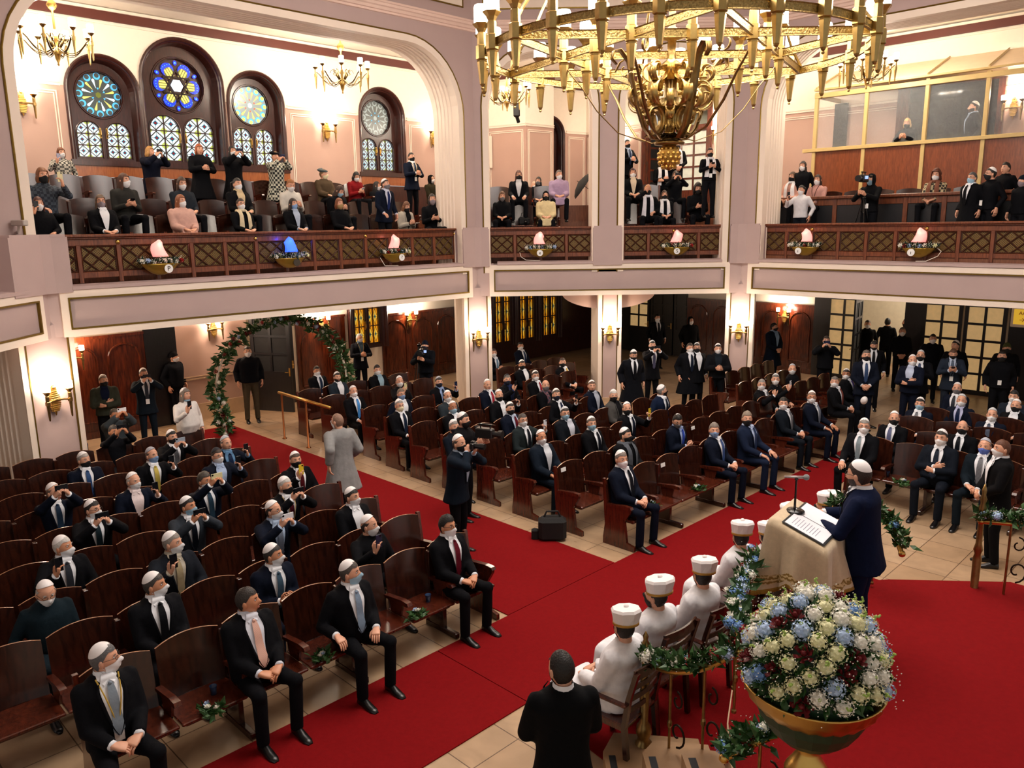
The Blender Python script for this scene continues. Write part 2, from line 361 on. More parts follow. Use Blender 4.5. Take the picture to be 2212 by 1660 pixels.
# ---------------------------------------------------------------- gallery back walls
def backwall(name, pts, holes=None, upper=True):
    # pts: plan polyline (world xy, walking left to right as seen from the hall), mauve dado to 7.5, ivory above
    for k in range(len(pts)-1):
        a = Vector(pts[k]); b = Vector(pts[k+1]); d = b-a; L_ = d.length; M = Tr(a.x, a.y, 0, atan2(d.y, d.x))
        hs = (holes or {}).get(k, [])
        mb = MB(); z0 = 3.3
        def part(za, zb, mi):
            mb.mi(mi)
            hh = []
            xs = [0]
            for (x0, x1, h0, h1, r) in sorted(hs):
                # cut by vertical strips: solid between holes
                if x0 > xs[-1]: mb.add([(xs[-1], 0, za), (x0, 0, za), (x0, 0, zb), (xs[-1], 0, zb)], [(0, 1, 2, 3)])
                ct = rr(x0, x1, h0, h1, r, 12)
                if za < h0: mb.add([(x0, 0, za), (x1, 0, za), (x1, 0, min(h0, zb)), (x0, 0, min(h0, zb))], [(0, 1, 2, 3)])
                if zb > h1:
                    top = [(p[0], max(p[1], za)) for p in ct if True]
                    poly = top+[(x1, zb), (x0, zb)]
                    cl = []
                    for p in poly:
                        if not cl or (abs(cl[-1][0]-p[0])+abs(cl[-1][1]-p[1])) > 1e-5: cl.append(p)
                    t = tessellate_polygon([[Vector((p[0], p[1], 0)) for p in cl]]); mb.add([(p[0], 0, p[1]) for p in cl], [tuple(q) for q in t])
                xs.append(x1)
            if L_ > xs[-1]: mb.add([(xs[-1], 0, za), (L_, 0, za), (L_, 0, zb), (xs[-1], 0, zb)], [(0, 1, 2, 3)])
        part(z0, 7.5, 0); part(7.5, 9.2, 1)
        o = struct(mb.build(name+('' if k == 0 else '_%d' % k), [M_mauve2, M_white], M=M))
        # dado moulding, between holes
        mb = MB(); segs = []; x = 0
        for (x0, x1, h0, h1, r) in sorted(hs): segs.append((x, x0-.1)); x = x1+.1
        segs.append((x, L_))
        for (a0, b0) in segs:
            if b0-a0 < .05: continue
            for z in (7.48, 7.54): mb.box(a0, b0, -.03, .0, z, z+.03)
            if b0-a0 > .5:
                for (q0, q1, w) in ((a0+.08, b0-.08, .022), (a0+.13, b0-.13, .022)):
                    e = q0-a0
                    mb.box(q0, q1, -.02, 0, 7.44-e, 7.44-e+w); mb.box(q0, q0+w, -.02, 0, 4.8, 7.44-e); mb.box(q1-w, q1, -.02, 0, 4.8, 7.44-e)
        mb.build('dado_moulding', M_cream, parent=o)
        mb = MB(); mb.box(0, L_, -.06, 0, 8.93, 9.12); mb.build('cornice_band', M_crown, parent=o)
        mb = MB(); mb.box(0, L_, -.04, 0, 8.86, 8.9); mb.box(0, L_, -.1, 0, 9.12, 9.18); mb.build('cornice_moulding', M_white, parent=o)
bL = lambda s, off=4.9: W2(FL, s, off)
# windows on the left back wall (x measured from polyline start at -13)
X0 = 11.0
wins = [(-7.3, -5.76, 8.2), (-5.71, -3.77, 8.79), (-3.66, -2.16, 8.28), (.18, 1.72, 8.3)]
holes = {0: [(a+X0, b+X0, 5.45, t, (b-a)/2-.01) for a, b, t in wins]+[(4.2+X0, 5.5+X0, 5.45, 8.2, .64)]}
pA = bL(5.75)
qL = lambda x, y: W2(FL, x, y)
backwall('wall_left_gallery', [qL(-X0, 4.9), qL(5.05, 4.9)], {0: [(a+X0, b+X0, 5.45, t, (b-a)/2-.01) for a, b, t in wins]})
backwall('wall_front_gallery', [qL(5.05, 4.9), qL(5.4, 3.5), qL(6.6, 3.4), qL(6.7, 4.4), qL(8.95, 4.0), qL(8.8, -1.9), qL(9.5, -1.9)],
         {3: [(.12, 1.3, 5.45, 8.0, .58)], 4: [(2.55, 4.95, 4.95, 7.95, .01)]})
backwall('wall_right_gallery', [qL(9.5, -1.9), qL(9.5, -16)])
# ---------------------------------------------------------------- stained glass
def glassmat(name, amber=False, bright=5.):
    m = bpy.data.materials.new(name); m.use_nodes = True; nt = m.node_tree; b = nt.nodes['Principled BSDF']
    N = nt.nodes.new; lk = nt.links.new
    tc = N('ShaderNodeTexCoord'); sp = N('ShaderNodeSeparateXYZ'); lk(tc.outputs['UV'], sp.inputs[0])
    def math(op, a, b_=None, c=None):
        n = N('ShaderNodeMath'); n.operation = op
        for i, v in enumerate((a, b_, c)):
            if v is None: continue
            if isinstance(v, (int, float)): n.inputs[i].default_value = v
            else: lk(v, n.inputs[i])
        return n.outputs[0]
    u = math('FRACT', sp.outputs[0]); v = math('FRACT', sp.outputs[1])
    du = math('ABSOLUTE', math('SUBTRACT', u, .5)); dv = math('ABSOLUTE', math('SUBTRACT', v, .5))
    d = math('ADD', math('MULTIPLY', du, 2), math('MULTIPLY', dv, 2))
    r = N('ShaderNodeValToRGB'); cr = r.color_ramp; cr.interpolation = 'CONSTANT'
    if amber: st = [(0, '0C2E3E'), (.16, '2F7F78'), (.3, 'F0C040'), (.78, 'E39A20'), (.84, '3A0C06'), (.98, 'F2A81E'), (1.25, 'DE8A16')]
    else: st = [(0, 'A01828'), (.2, '0A2440'), (.29, '40B8D0'), (.38, 'E6F2FA'), (.78, 'D4E2DA'), (.82, '2A1A10'), (1.0, 'E8F2F6'), (1.42, 'C0C860')]
    # ramp is 0..1, so scale d by 1/2
    cr.elements[0].position = 0; cr.elements[0].color = (*hexc(st[0][1]), 1); cr.elements[1].position = st[1][0]/2; cr.elements[1].color = (*hexc(st[1][1]), 1)
    for p, c in st[2:]: e = cr.elements.new(p/2); e.color = (*hexc(c), 1)
    lk(math('MULTIPLY', d, .5), r.inputs[0])
    # lead lines: cross from centre, cell border
    ln = math('MAXIMUM', math('LESS_THAN', math('MINIMUM', du, dv), .012), math('GREATER_THAN', math('MAXIMUM', du, dv), .47))
    fl = N('ShaderNodeMath'); fl.operation = 'FLOOR'; 
    vm = N('ShaderNodeVectorMath'); vm.operation = 'FLOOR'; lk(tc.outputs['UV'], vm.inputs[0])
    wn = N('ShaderNodeTexWhiteNoise'); lk(vm.outputs[0], wn.inputs[0])
    mx = N('ShaderNodeMix'); mx.data_type = 'RGBA'; mx.blend_type = 'MULTIPLY'; lk(math('MULTIPLY', wn.outputs[0], .35 if amber else .3), mx.inputs['Factor']); lk(r.outputs[0], mx.inputs['A']); mx.inputs['B'].default_value = (.6, .75, .5, 1) if not amber else (.7, .3, .1, 1)
    mx2 = N('ShaderNodeMix'); mx2.data_type = 'RGBA'; lk(ln, mx2.inputs['Factor']); lk(mx.outputs['Result'], mx2.inputs['A']); mx2.inputs['B'].default_value = (.01, .01, .01, 1)
    lk(mx2.outputs['Result'], b.inputs['Emission Color']); b.inputs['Emission Strength'].default_value = bright
    b.inputs['Base Color'].default_value = (.02, .02, .02, 1); b.inputs['Roughness'].default_value = .15
    return m
G_day = glassmat('stained_glass_daylit', False, 1.15); G_dim = glassmat('stained_glass_dim', False, .28); G_amb = glassmat('amber_stained_glass', True, .8)
def cg(n, h, e): return mat('glass_'+n, h, .2, emis=h, es=e, var=0)
G = {k: cg(k, h, e) for k, h, e in [('blue', '1430C8', 1.4), ('sky', '50B4F0', .7), ('white', 'D6ECFA', 1.0), ('olive', '6C7430', .45), ('yellow', 'D8D070', .7), ('grey', '8A9A9C', .45), ('brown', '1A100A', 0), ('amberred', 'C8502A', .9), ('dgrey', '4C5656', .2)]}
def uvpane(mb_name, x0, x1, z0, z1, arch, mat_, parent, nu, nv, y=0., n=10):
    r = (x1-x0)/2 if arch else .001
    P = rr(x0, x1, z0, z1, r*.98, n); tris = tessellate_polygon([[Vector((a, b, 0)) for a, b in P]])
    me = bpy.data.meshes.new(mb_name); me.from_pydata([(a, y, b) for a, b in P], [], [tuple(t) for t in tris])
    uv = me.uv_layers.new(); 
    for l in me.loops:
        a, _, b = me.vertices[l.vertex_index].co; uv.data[l.index].uv = ((a-x0)/(x1-x0)*nu, (b-z0)/(z1-z0)*nv)
    me.materials.append(mat_); o = bpy.data.objects.new(mb_name, me); COL.objects.link(o); o.parent = parent; return o
def rosette(name, cx, cz, R, kind, parent, y):
    mb = MB(); L_ = []
    def put(key, pts, dy=0):
        if key not in L_: L_.append(key)
        mb.mi(L_.index(key)); mb.add([(cx+p[0]*R, y-dy, cz+p[1]*R) for p in pts], [tuple(range(len(pts)))])
    def pol(r, a): return (r*sin(a), r*cos(a))
    def circ(c, r, n=14, sx=1, rot=0): return [(c[0]+r*sx*cos(t)*cos(rot)-r*sin(t)*sin(rot), c[1]+r*sx*cos(t)*sin(rot)+r*sin(t)*cos(rot)) for t in [2*pi*i/n for i in range(n)]]
    if kind == 'star':
        for k in range(6):
            a = radians(30+60*k); put('blue', circ(pol(.68, a), .26), .002); put('olive', circ(pol(.56, a), .2), .004)
            for j in (-1, 0, 1):
                e = a; q = pol(.36, a); q2 = pol(.72, a); w = (cos(e)*.035, -sin(e)*.035); off = (cos(e)*.1*j, -sin(e)*.1*j)
                put('yellow', [(q[0]+off[0]-w[0], q[1]+off[1]-w[1]), (q[0]+off[0]+w[0], q[1]+off[1]+w[1]), (q2[0]+off[0]+w[0], q2[1]+off[1]+w[1]), (q2[0]+off[0]-w[0], q2[1]+off[1]-w[1])], .006)
            a2 = radians(60*k); put('blue', circ(pol(.88, a2), .1, 12, .75, -a2), .002)
            put('sky', circ(pol(.88, a2), .04, 8), .004)
            for j in range(5): put('sky', circ(pol(.84, a+radians((j-2)*7)), .022, 6), .006)
        put('white', [pol(.26, radians(30+60*k)) for k in range(6)], .008)
        for k in range(6):
            a = pol(.62, radians(60*k)); b_ = pol(.62, radians(60*k+120)); d_ = Vector((b_[0]-a[0], b_[1]-a[1])).normalized()*.035; n_ = (-d_[1], d_[0])
            put('brown', [(a[0]-n_[0], a[1]-n_[1]), (b_[0]-n_[0], b_[1]-n_[1]), (b_[0]+n_[0], b_[1]+n_[1]), (a[0]+n_[0], a[1]+n_[1])], .010)
    else:
        cols = {'warm': ('yellow', 'amberred', 'white'), 'day': ('white', 'sky', 'olive'), 'dim': ('grey', 'olive', 'grey')}[kind]
        put('dgrey' if kind != 'warm' else 'grey', circ((0, 0), 1, 32), 0)
        for k in range(12):
            a = 2*pi*k/12; put('sky' if kind != 'dim' else 'grey', circ(pol(.86, a), .16), .003); put('dgrey' if kind != 'warm' else 'yellow', circ(pol(.9, a), .11), .005)
            put(cols[0] if k % 2 else 'yellow' if kind != 'dim' else cols[0], [pol(.3, a+.26), pol(.72, a+.26-.09), pol(.76, a+.26), pol(.72, a+.26+.09)], .005)
        for k in range(6):
            a = 2*pi*k/6; put(cols[1] if kind == 'warm' else 'sky', [pol(.24, a), pol(.34, a-.16), pol(.34, a+.16)], .006)
        put(cols[2], [pol(.14, radians(60*k)) for k in range(6)], .006)
    o = mb.build(name, [G[k] for k in L_], parent=parent); return o
def window(name, M, x0, x1, z0, z1, rk, gm, deep=.32, amber=False):
    # local: x along the wall, y into the wall
    cx = (x0+x1)/2; w = x1-x0; r = w/2
    o = struct(MB().box(x0+.05, x1-.05, deep+.05, deep+.06, z0, z1-.02).build(name, M_mahog, M=M))
    # splayed frame
    mb = MB(); ct = lambda d: rr(x0-d, x1+d, z0, z1+d, max(.05, r+d-.01), 12)
    mb.smooth = False
    sweep(mb, ct, [(.0, .03), (-.03, .03), (-.045, .0), (-.03, -.03), (-.01, -.05), (.03, -.06), (.05, -.085), (deep-.05, -.12), (deep, -.14), (deep, -.2)])
    mb.build('frame', M_mahog, parent=o)
    # board with holes
    zr = z1-r*1.02; rb = r*.62 if rk else 0
    gap = .1; lw = (w-.4-gap)/2; lx = [(cx-gap/2-lw, cx-gap/2), (cx+gap/2, cx+gap/2+lw)]
    zt = (zr-rb-.12) if rk else z1-.22
    mb = MB(); out = rr(x0+.12, x1-.12, z0, z1-.12, r-.13, 12); hs = [rr(a+.02, b-.02, z0+.12, zt, (lw-.04)/2*.98, 8) for a, b in lx]
    if rk: hs.append([(cx+rb*sin(2*pi*i/24), zr+rb*cos(2*pi*i/24)) for i in range(24)])
    holed(mb, out, [list(reversed(h)) for h in hs], deep-.04)
    for h in hs:
        mb.loft([[(a, deep-.055, b) for a, b in h], [(a, deep+.04, b) for a, b in h]], False, closed=False)
    for a, b in lx:
        hh = rr(a-.005, b+.005, z0+.1, zt+.02, lw/2*.98, 8); mb.tube([(p, deep-.05, q) for p, q in hh], .016, 5)
        mb.box((a+b)/2-.012, (a+b)/2+.012, deep-.02, deep+.03, z0+.1, zt)
        for k in (1, 2):
            z = z0+.12+(zt-z0-.12)*k/3; mb.box(a, b, deep-.02, deep+.03, z-.012, z+.012)
    if rk: mb.tube([(cx+(rb+.03)*sin(2*pi*i/28), deep-.05, zr+(rb+.03)*cos(2*pi*i/28)) for i in range(29)], .018, 6)
    mb.build('sash', M_mahog, parent=o)
    for a, b in lx: uvpane('pane', a, b, z0+.12, zt, True, gm, o, 2, 3, deep+.02)
    if rk: rosette('rosette_pane', cx, zr, rb*.97, rk, o, deep+.02)
    mb = MB()
    for sx in (-1, 1): mb.tube([(cx+sx*.07, deep-.07, z0+.55), (cx+sx*.07, deep-.1, z0+.6), (cx+sx*.07, deep-.1, z0+.68), (cx+sx*.07, deep-.07, z0+.73)], .014, 5); mb.box(cx+sx*.07-.02, cx+sx*.07+.02, deep-.065, deep-.05, z0+.53, z0+.75)
    mb.build('handle', M_brassb, parent=o)
    return o
ML = FL @ Matrix.Translation((0, 4.9, 0))
for i, ((a, b, t), rk, gm) in enumerate(zip(wins, ('day', 'star', 'warm', 'dim'), (G_day, G_day, G_day, glassmat('stained_glass_soft', False, .8)))):
    window('window_%d' % (i+1), ML, a, b, 5.95, t, rk, gm)
# wooden sills and orange back board below the windows
mb = MB(); mb.mi(0).box(-7.35, -2.1, -.05, .02, 5.86, 5.98); mb.box(.1, 1.8, -.05, .02, 5.86, 5.98); mb.mi(1).box(-7.3, -2.1, -.02, .02, 5.62, 5.86); mb.box(.15, 1.75, -.02, .02, 5.62, 5.86)
mb.mi(0).box(-11, 5, -.08, .02, 4.6, 5.6)
struct(mb.build('trim_9', [M_mahog, M_orange], M=ML))
window('window_5', FL @ Matrix.Translation((0, 3.4, 0)) , 20, 21.5, 5.5, 8.1, 'dim', G_dim) if False else None
def seg_M(p, q): a = Vector(p); b = Vector(q); d = b-a; return Tr(a.x, a.y, 0, atan2(d.y, d.x))
MW = seg_M(qL(6.7, 4.4), qL(8.95, 4.0)); window('window_5', MW, .12, 1.3, 5.45, 8.0, 'dim', G_dim)
window('window_6', ML, 3.75, 4.85, 5.45, 8.2, 'dim', G_dim)
# glazed door behind the front gallery
MD = seg_M(qL(8.95, 4.0), qL(8.8, -1.9))
M_doorglass = mat('reeded_pale_glass', 'C9CFC2', .25, emis='BFC4B4', es=.25, var=.1)
def doorleaf(name, M, w, h, cols, rows, wm, gm, z0=0, base=.0, par=None, t=.045):
    mb = MB(); bz = z0+base if base else z0+.12
    mb.box(0, .09, 0, t, z0, z0+h); mb.box(w-.09, w, 0, t, z0, z0+h); mb.box(.09, w-.09, 0, t, z0, bz); mb.box(.09, w-.09, 0, t, z0+h-.1, z0+h)
    cw = (w-.18)/cols; rh = (h-.1-(bz-z0))/rows
    for i in range(1, cols): mb.box(.09+i*cw-.032, .09+i*cw+.032, 0, t, bz, z0+h-.1)
    for j in range(1, rows): mb.box(.09, w-.09, .001, t-.001, bz+j*rh-.03, bz+j*rh+.03)
    o = mb.build(name, wm, M=M)
    if par: o.parent = par
    g = MB(); g.box(.09, w-.09, t*.4, t*.6, bz, z0+h-.1); g.build('pane', gm, parent=o)
    h_ = MB(); h_.tube([(w-.05, -.05, z0+1.0), (w-.15, -.05, z0+1.0)], .012, 6); h_.box(w-.07, w-.03, -.01, 0, z0+.9, z0+1.1); h_.build('handle', M_brassb, parent=o)
    return struct(o) if not par else o
doorleaf('door_1', MD @ Matrix.Translation((3.85, .05, 0)), 1.05, 2.35, 2, 5, M_panel, M_doorglass, 4.95, .5)
struct(MB().box(2.45, 2.6, -.06, .1, 4.9, 8.0).box(4.9, 5.05, -.06, .1, 4.9, 8.0).box(2.45, 5.05, -.06, .1, 7.85, 8.05).box(2.6, 4.9, .02, .08, 7.25, 7.4).build('trim_10', M_panel, M=MD))
struct(MB().box(2.3, 5.2, 1.0, 1.05, 4.9, 8.1).build('wall_beyond_door', mat('pale_green_wall', 'BFC3B0', .8), M=MD))
doorleaf('door_2', MD @ Matrix.Translation((2.6, .12, 0)) @ Matrix.Rotation(radians(75), 4, 'Z'), 1.1, 2.35, 2, 5, M_panel, M_darkdoor, 4.95, .5)
# ---------------------------------------------------------------- balustrades
def lattice_mat():
    m = mat('pierced_brass_grille', '4A3A1C', .4, metal=.3, var=0); nt = m.node_tree; b = nt.nodes['Principled BSDF']
    tc = nt.nodes.new('ShaderNodeTexCoord'); mp = nt.nodes.new('ShaderNodeMapping'); mp.inputs['Rotation'].default_value = (0, radians(45), 0)
    mp.inputs['Scale'].default_value = (14, 14, 14)
    v = nt.nodes.new('ShaderNodeTexVoronoi'); v.inputs['Scale'].default_value = 2.4; v.inputs['Randomness'].default_value = .12; v.distance = 'CHEBYCHEV'
    r = nt.nodes.new('ShaderNodeValToRGB'); e = r.color_ramp.elements; e[0].position = .28; e[0].color = (*hexc('2E2010'), 1); e[1].position = .36; e[1].color = (*hexc('8E7038'), 1)
    e2 = r.color_ramp.elements.new(.55); e2.color = (*hexc('5A4220'), 1)
    nt.links.new(tc.outputs['Object'], mp.inputs[0]); nt.links.new(mp.outputs[0], v.inputs['Vector']); nt.links.new(v.outputs['Distance'], r.inputs[0]); nt.links.new(r.outputs[0], b.inputs['Base Color']); return m
M_grille = lattice_mat()
def balustrade(M, x0, n, pitch, label, y=.3):
    t = thing('balustrade', M, label, 'balustrade', 'carved wooden gallery balustrades'); x1 = x0+n*pitch
    mb = MB(); mb.bbox(x0-.03, x1+.03, y-.11, y+.1, 4.34, 4.39, .012); mb.bbox(x0, x1, y-.07, y+.06, 4.31, 4.34, .008); mb.build('handrail', M_rail, t)
    mb = MB(); mb.bbox(x0, x1, y-.03, y+.03, 4.2, 4.31); mb.build('upper_rail', M_rail, t)
    mb = MB(); mb.bbox(x0, x1, y-.03, y+.03, 3.66, 3.76); mb.build('lower_rail', M_rail, t)
    pm = MB(); pm.bbox(-.035, .035, y-.045, y+.035, 3.575, 4.21); pme = pm.mesh('post', [M_rail])
    km = MB(); km.smooth = True; km.loft([[(r*cos(a), y-.03-d, 4.255+r*sin(a)) for a in [2*pi*i/14 for i in range(14)]] for r, d in ((.035, 0), (.04, .008), (.03, .02), (.01, .028))], True); kme = km.mesh('brass_boss', [M_brassb])
    lm = MB(); w = pitch-.07; zc = 3.98; h = .44; nd = 2
    lm.mi(1).add([(-w/2, y+.005, 3.76), (w/2, y+.005, 3.76), (w/2, y+.005, 4.2), (-w/2, y+.005, 4.2), (-w/2, y+.02, 3.76), (w/2, y+.02, 3.76), (w/2, y+.02, 4.2), (-w/2, y+.02, 4.2)], [(0, 1, 2, 3), (7, 6, 5, 4)])
    lm.mi(0)
    def diag(sx, c):
        # line z-zc = sx*(x)+c clipped to the panel
        pts = []
        for x in (-w/2, w/2):
            z = sx*x+c
            if abs(z) <= h/2+1e-6: pts.append((x, z))
        for z in (-h/2, h/2):
            x = (z-c)/sx
            if abs(x) < w/2-1e-6: pts.append((x, z))
        if len(pts) >= 2:
            a, b = pts[0], pts[1]; lm.tube([(a[0], y-.012, zc+a[1]), (b[0], y-.012, zc+b[1])], .014, 4)
    for sgn in (1, -1):
        for c in (-.45, -.225, 0, .225, .45): diag(sgn*.86, c)
    for (a, b) in (((-w/2, 3.77), (w/2, 3.77)), ((-w/2, 4.19), (w/2, 4.19)), ((-w/2+.01, 3.76), (-w/2+.01, 4.2)), ((w/2-.01, 3.76), (w/2-.01, 4.2))): lm.tube([(a[0], y-.01, a[1]), (b[0], y-.01, b[1])], .016, 4)
    lme = lm.mesh('lattice_panel', [wood('lattice_slat_wood', '36190C', '522A14', .4), M_grille])
    for i in range(n+1):
        inst(pme, 'post', t, Matrix.Translation((x0+i*pitch, 0, 0)))
        if i % 4 == 2 or n < 5 and i == n: inst(kme, 'brass_boss', t, Matrix.Translation((x0+i*pitch, 0, 0)))
        if i < n: inst(lme, 'lattice_panel', t, Matrix.Translation((x0+(i+.5)*pitch, 0, 0)))
    return t
balustrade(FL, -9.45, 14, .642, 'long carved wooden balustrade of the left gallery')
balustrade(FF, .30, 4, .635, 'short carved wooden balustrade in the narrow front bay left of the pinecone pendant')
balustrade(FF, 3.60, 4, .62, 'short carved wooden balustrade in the narrow front bay right of the pinecone pendant')
balustrade(FR, .36, 14, .617, 'long carved wooden balustrade of the right gallery')
# ---------------------------------------------------------------- glazed booth on the right gallery
bt = thing('viewing_booth', FR, 'glazed booth with beige frame and sloping roof above a wooden partition, right gallery', 'booth')
YB = 3.5; posts = [.05, 1.35, 2.78, 4.08, 5.4, 6.8, 8.2]
mb = MB()
for x in posts: mb.bbox(x-.045, x+.045, YB-.05, YB+.05, 4.2, 7.75)
mb.bbox(-.25, 8.3, YB-.08, YB+.05, 6.24, 6.33); mb.bbox(0, 8.3, YB-.06, YB+.05, 7.6, 7.72); mb.bbox(0, 8.3, YB-.1, YB+.02, 7.78, 7.83)
mb.bbox(0.0, .09, YB, 4.9, 6.24, 6.33); mb.bbox(0, .09, YB, 4.9, 7.62, 7.72)
mb.build('frame', M_beige, bt)
for a, b in zip(posts, posts[1:]):
    MB().box(a+.045, b-.045, YB-.01, YB+.015, 4.2, 6.25).build('wood_panel', M_veneer, bt)
    MB().box(a+.045, b-.045, YB-.004, YB+.002, 6.33, 7.6).build('glass_pane', mat('clear_glass', 'DCE4E8', .03, alpha=.1, var=0), bt)
mb = MB(); mb.add([(0, YB-.08, 7.83), (8.3, YB-.08, 7.83), (8.3, 4.88, 8.4), (0, 4.88, 8.4), (0, YB-.08, 7.79), (8.3, YB-.08, 7.79), (8.3, 4.88, 8.36), (0, 4.88, 8.36)], [(0, 1, 2, 3), (7, 6, 5, 4), (0, 4, 5, 1), (1, 5, 6, 2), (2, 6, 7, 3), (3, 7, 4, 0)])
mb.build('roof', M_canvas, bt)
mb = MB()
for x in posts: mb.tube([(x, YB-.1, 7.85), (x, 4.86, 8.42)], .022, 4)
mb.build('roof_batten', M_beige, bt)
MR = FR @ Matrix.Translation((0, 4.9, 0))
# dark opening, maroon door frame seen through the booth glass
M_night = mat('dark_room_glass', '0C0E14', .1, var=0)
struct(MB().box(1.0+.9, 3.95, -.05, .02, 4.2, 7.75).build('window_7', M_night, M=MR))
struct(MB().box(1.62, 1.92, -.1, .02, 4.2, 7.9).box(3.95, 4.1, -.1, .02, 4.2, 7.9).box(1.62, 4.1, -.1, .02, 7.75, 7.9).build('trim_11', M_panel, M=MR))
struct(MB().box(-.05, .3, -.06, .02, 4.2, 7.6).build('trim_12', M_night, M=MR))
# partition between the standing aisle and the seats, right gallery
pt = thing('partition', FR, 'dark wooden partition with black leather panels behind the right balustrade', 'partition')
mb = MB(); mb.bbox(-.4, 9, 1.28, 1.5, 4.95, 5.02, .01); mb.bbox(-.4, 9, 1.36, 1.46, 3.66, 3.8); mb.bbox(-.4, 9, 1.36, 1.46, 4.8, 4.95)
for i in range(12): x = .02+i*.8; mb.bbox(x-.05, x+.05, 1.34, 1.47, 3.66, 4.95)
mb.build('frame', M_rail, pt)
for i in range(11): x = .02+i*.8; MB().bbox(x+.05, x+.75, 1.37, 1.44, 3.8, 4.8).build('leather_panel', mat('black_leather', '14151A', .4, bump=.2), pt)
# ---------------------------------------------------------------- ground floor back walls
YG = 3.9
def dado(name, M, x0, x1, z1=2.15, panels=True, y=0, wm=None, pw=.75):
    mb = MB(); mb.mi(0).box(x0, x1, y, y+.1, 0, z1); mb.box(x0, x1, y-.04, y+.1, z1-.03, z1+.03); mb.box(x0, x1, y-.04, y+.02, 0, .15)
    n = max(1, int((x1-x0)/pw)); w = (x1-x0)/n
    if panels:
        for i in range(n):
            a = x0+i*w+.12; b = x0+(i+1)*w-.12; r = (b-a)/2*.97
            up_ = rr(a, b, .35, z1-.2, r, 6); mb.tube([(p, y-.005, q) for p, q in up_]+[(a, y-.005, .35)], .028, 6)
    return struct(mb.build(name, [wm or M_panel], M=M))
MG = FL @ Matrix.Translation((0, YG, 0))
struct(MB().box(-13, 12, .05, .3, 0, 2.95).build('wall_left_ground', M_white, M=MG))
dado('trim_13', MG, -4.0+1.2, -1.32, 2.12, pw=.74); dado('trim_14', MG, -.1, 2.75, 2.0, pw=.8); dado('trim_15', MG, 2.75, 3.4, 2.0, True, .3)
dado('trim_16', MG, -12, -6.6, 2.2, pw=.8)
MGn = MG @ Matrix.Translation((0, -.2, 0))
window('window_8', MGn, -1.3, -.08, 1.15, 2.95, None, G_amb, .12)
# left: mauve wall part with marble dado, then dark open door
struct(MB().box(-5.9, -4.15, -.02, .06, 0, 2.95).build('wall_left_ground_plaster', M_mauve2, M=MG))
struct(MB().box(-5.9, -4.15, -.05, -.02, 0, .38).box(-5.9, -4.15, -.05, -.02, .97, 1.0).box(-5.9, -4.15, -.04, -.02, 1.03, 1.05).build('trim_17', M_stone, M=MG))
struct(MB().box(-6.6, -5.9, -.03, .03, 0, 2.9).build('door_3', M_darkdoor, M=MG))
M_litpane = mat('etched_lit_glass', 'CDAA78', .35, emis='D2AC74', es=.42, var=.18, scale=6)
doorleaf('door_4', MG @ Matrix.Translation((-4.1, -.08, 0)), 1.15, 2.4, 2, 5, M_darkdoor, M_litpane, 0, .1)
doorleaf('door_5', MG @ Matrix.Translation((-4.12, -.1, 0)) @ Matrix.Rotation(radians(-62), 4, 'Z'), 1.1, 2.4, 2, 3, M_darkdoor, M_black, 0, 1.0)
# amber windows seen through the front bay
struct(MB().box(3.9, 9.4, -.02, .1, 0, .85).build('trim_18', M_mahog, M=MG))
struct(MB().box(3.4, 9.6, .0, .1, .8, 2.95).build('wall_front_left_ground', M_mahog, M=MG))
for i in range(3):
    x = 4.0+i*1.12; window('window_%d' % (9+i), MGn, x, x+1.05, .6, 2.9, None, G_amb, .1)
# front ground back: dark panelled wall with glazed dark doors
MFg = FL @ Tr(9.6, 4.1, 0, -pi/2)
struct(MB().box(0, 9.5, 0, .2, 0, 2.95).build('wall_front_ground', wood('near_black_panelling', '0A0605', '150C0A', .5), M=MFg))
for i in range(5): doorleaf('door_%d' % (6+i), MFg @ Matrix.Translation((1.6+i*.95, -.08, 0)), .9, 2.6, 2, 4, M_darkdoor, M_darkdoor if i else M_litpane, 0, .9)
# inner white arch brackets of the front bay
for nm, xx, sg in (('trim_61', 2.95, -1), ('trim_62', 3.55, 1)):
    mb = MB(); P = [(xx, 2.76), (xx, 2.38)]+[(xx+sg*.85*sin(a), 2.38+.36*(1-cos(a))**.8) for a in [i*pi/16 for i in range(1, 9)]]+[(xx+sg*.85, 2.76)]
    mb.prism(P, .25, .45, 'y'); struct(mb.build(nm, M_mauve2, M=FF))
# right ground back wall with glazed doors
MRg = FR @ Matrix.Translation((0, 4.7, 0))
struct(MB().box(-4.5, .9, .05, .2, 0, 2.95).box(2.45, 9.5, .05, .2, 0, 2.95).box(.9, 2.45, .05, .2, 2.6, 2.95).build('wall_right_ground', M_white, M=MRg))
dado('trim_19', MRg, -4.5, -.2, 2.0, pw=.85)
struct(MB().box(-.2, 9.5, -.03, .05, 2.35, 2.95).box(-.2, .2, -.04, .05, 0, 2.4).box(4.75, 9.5, -.03, .05, 0, 2.4).box(2.3, 2.75, -.05, .05, 0, 2.4).build('trim_60', M_darkdoor, M=MRg))
doorleaf('door_21', MRg @ Matrix.Translation((.2, -.06, 0)), .95, 2.35, 2, 5, M_darkdoor, M_litpane, 0, .12)
doorleaf('door_22', MRg @ Matrix.Translation((1.15, -.05, 0)) @ Matrix.Rotation(radians(-80), 4, 'Z'), .95, 2.35, 2, 5, M_darkdoor, M_black, 0, .12)
doorleaf('door_23', MRg @ Matrix.Translation((2.75, -.06, 0)), .95, 2.35, 2, 5, M_darkdoor, M_litpane, 0, .12)
doorleaf('door_24', MRg @ Matrix.Translation((3.75, -.06, 0)), .95, 2.35, 2, 5, M_darkdoor, M_litpane, 0, .12)
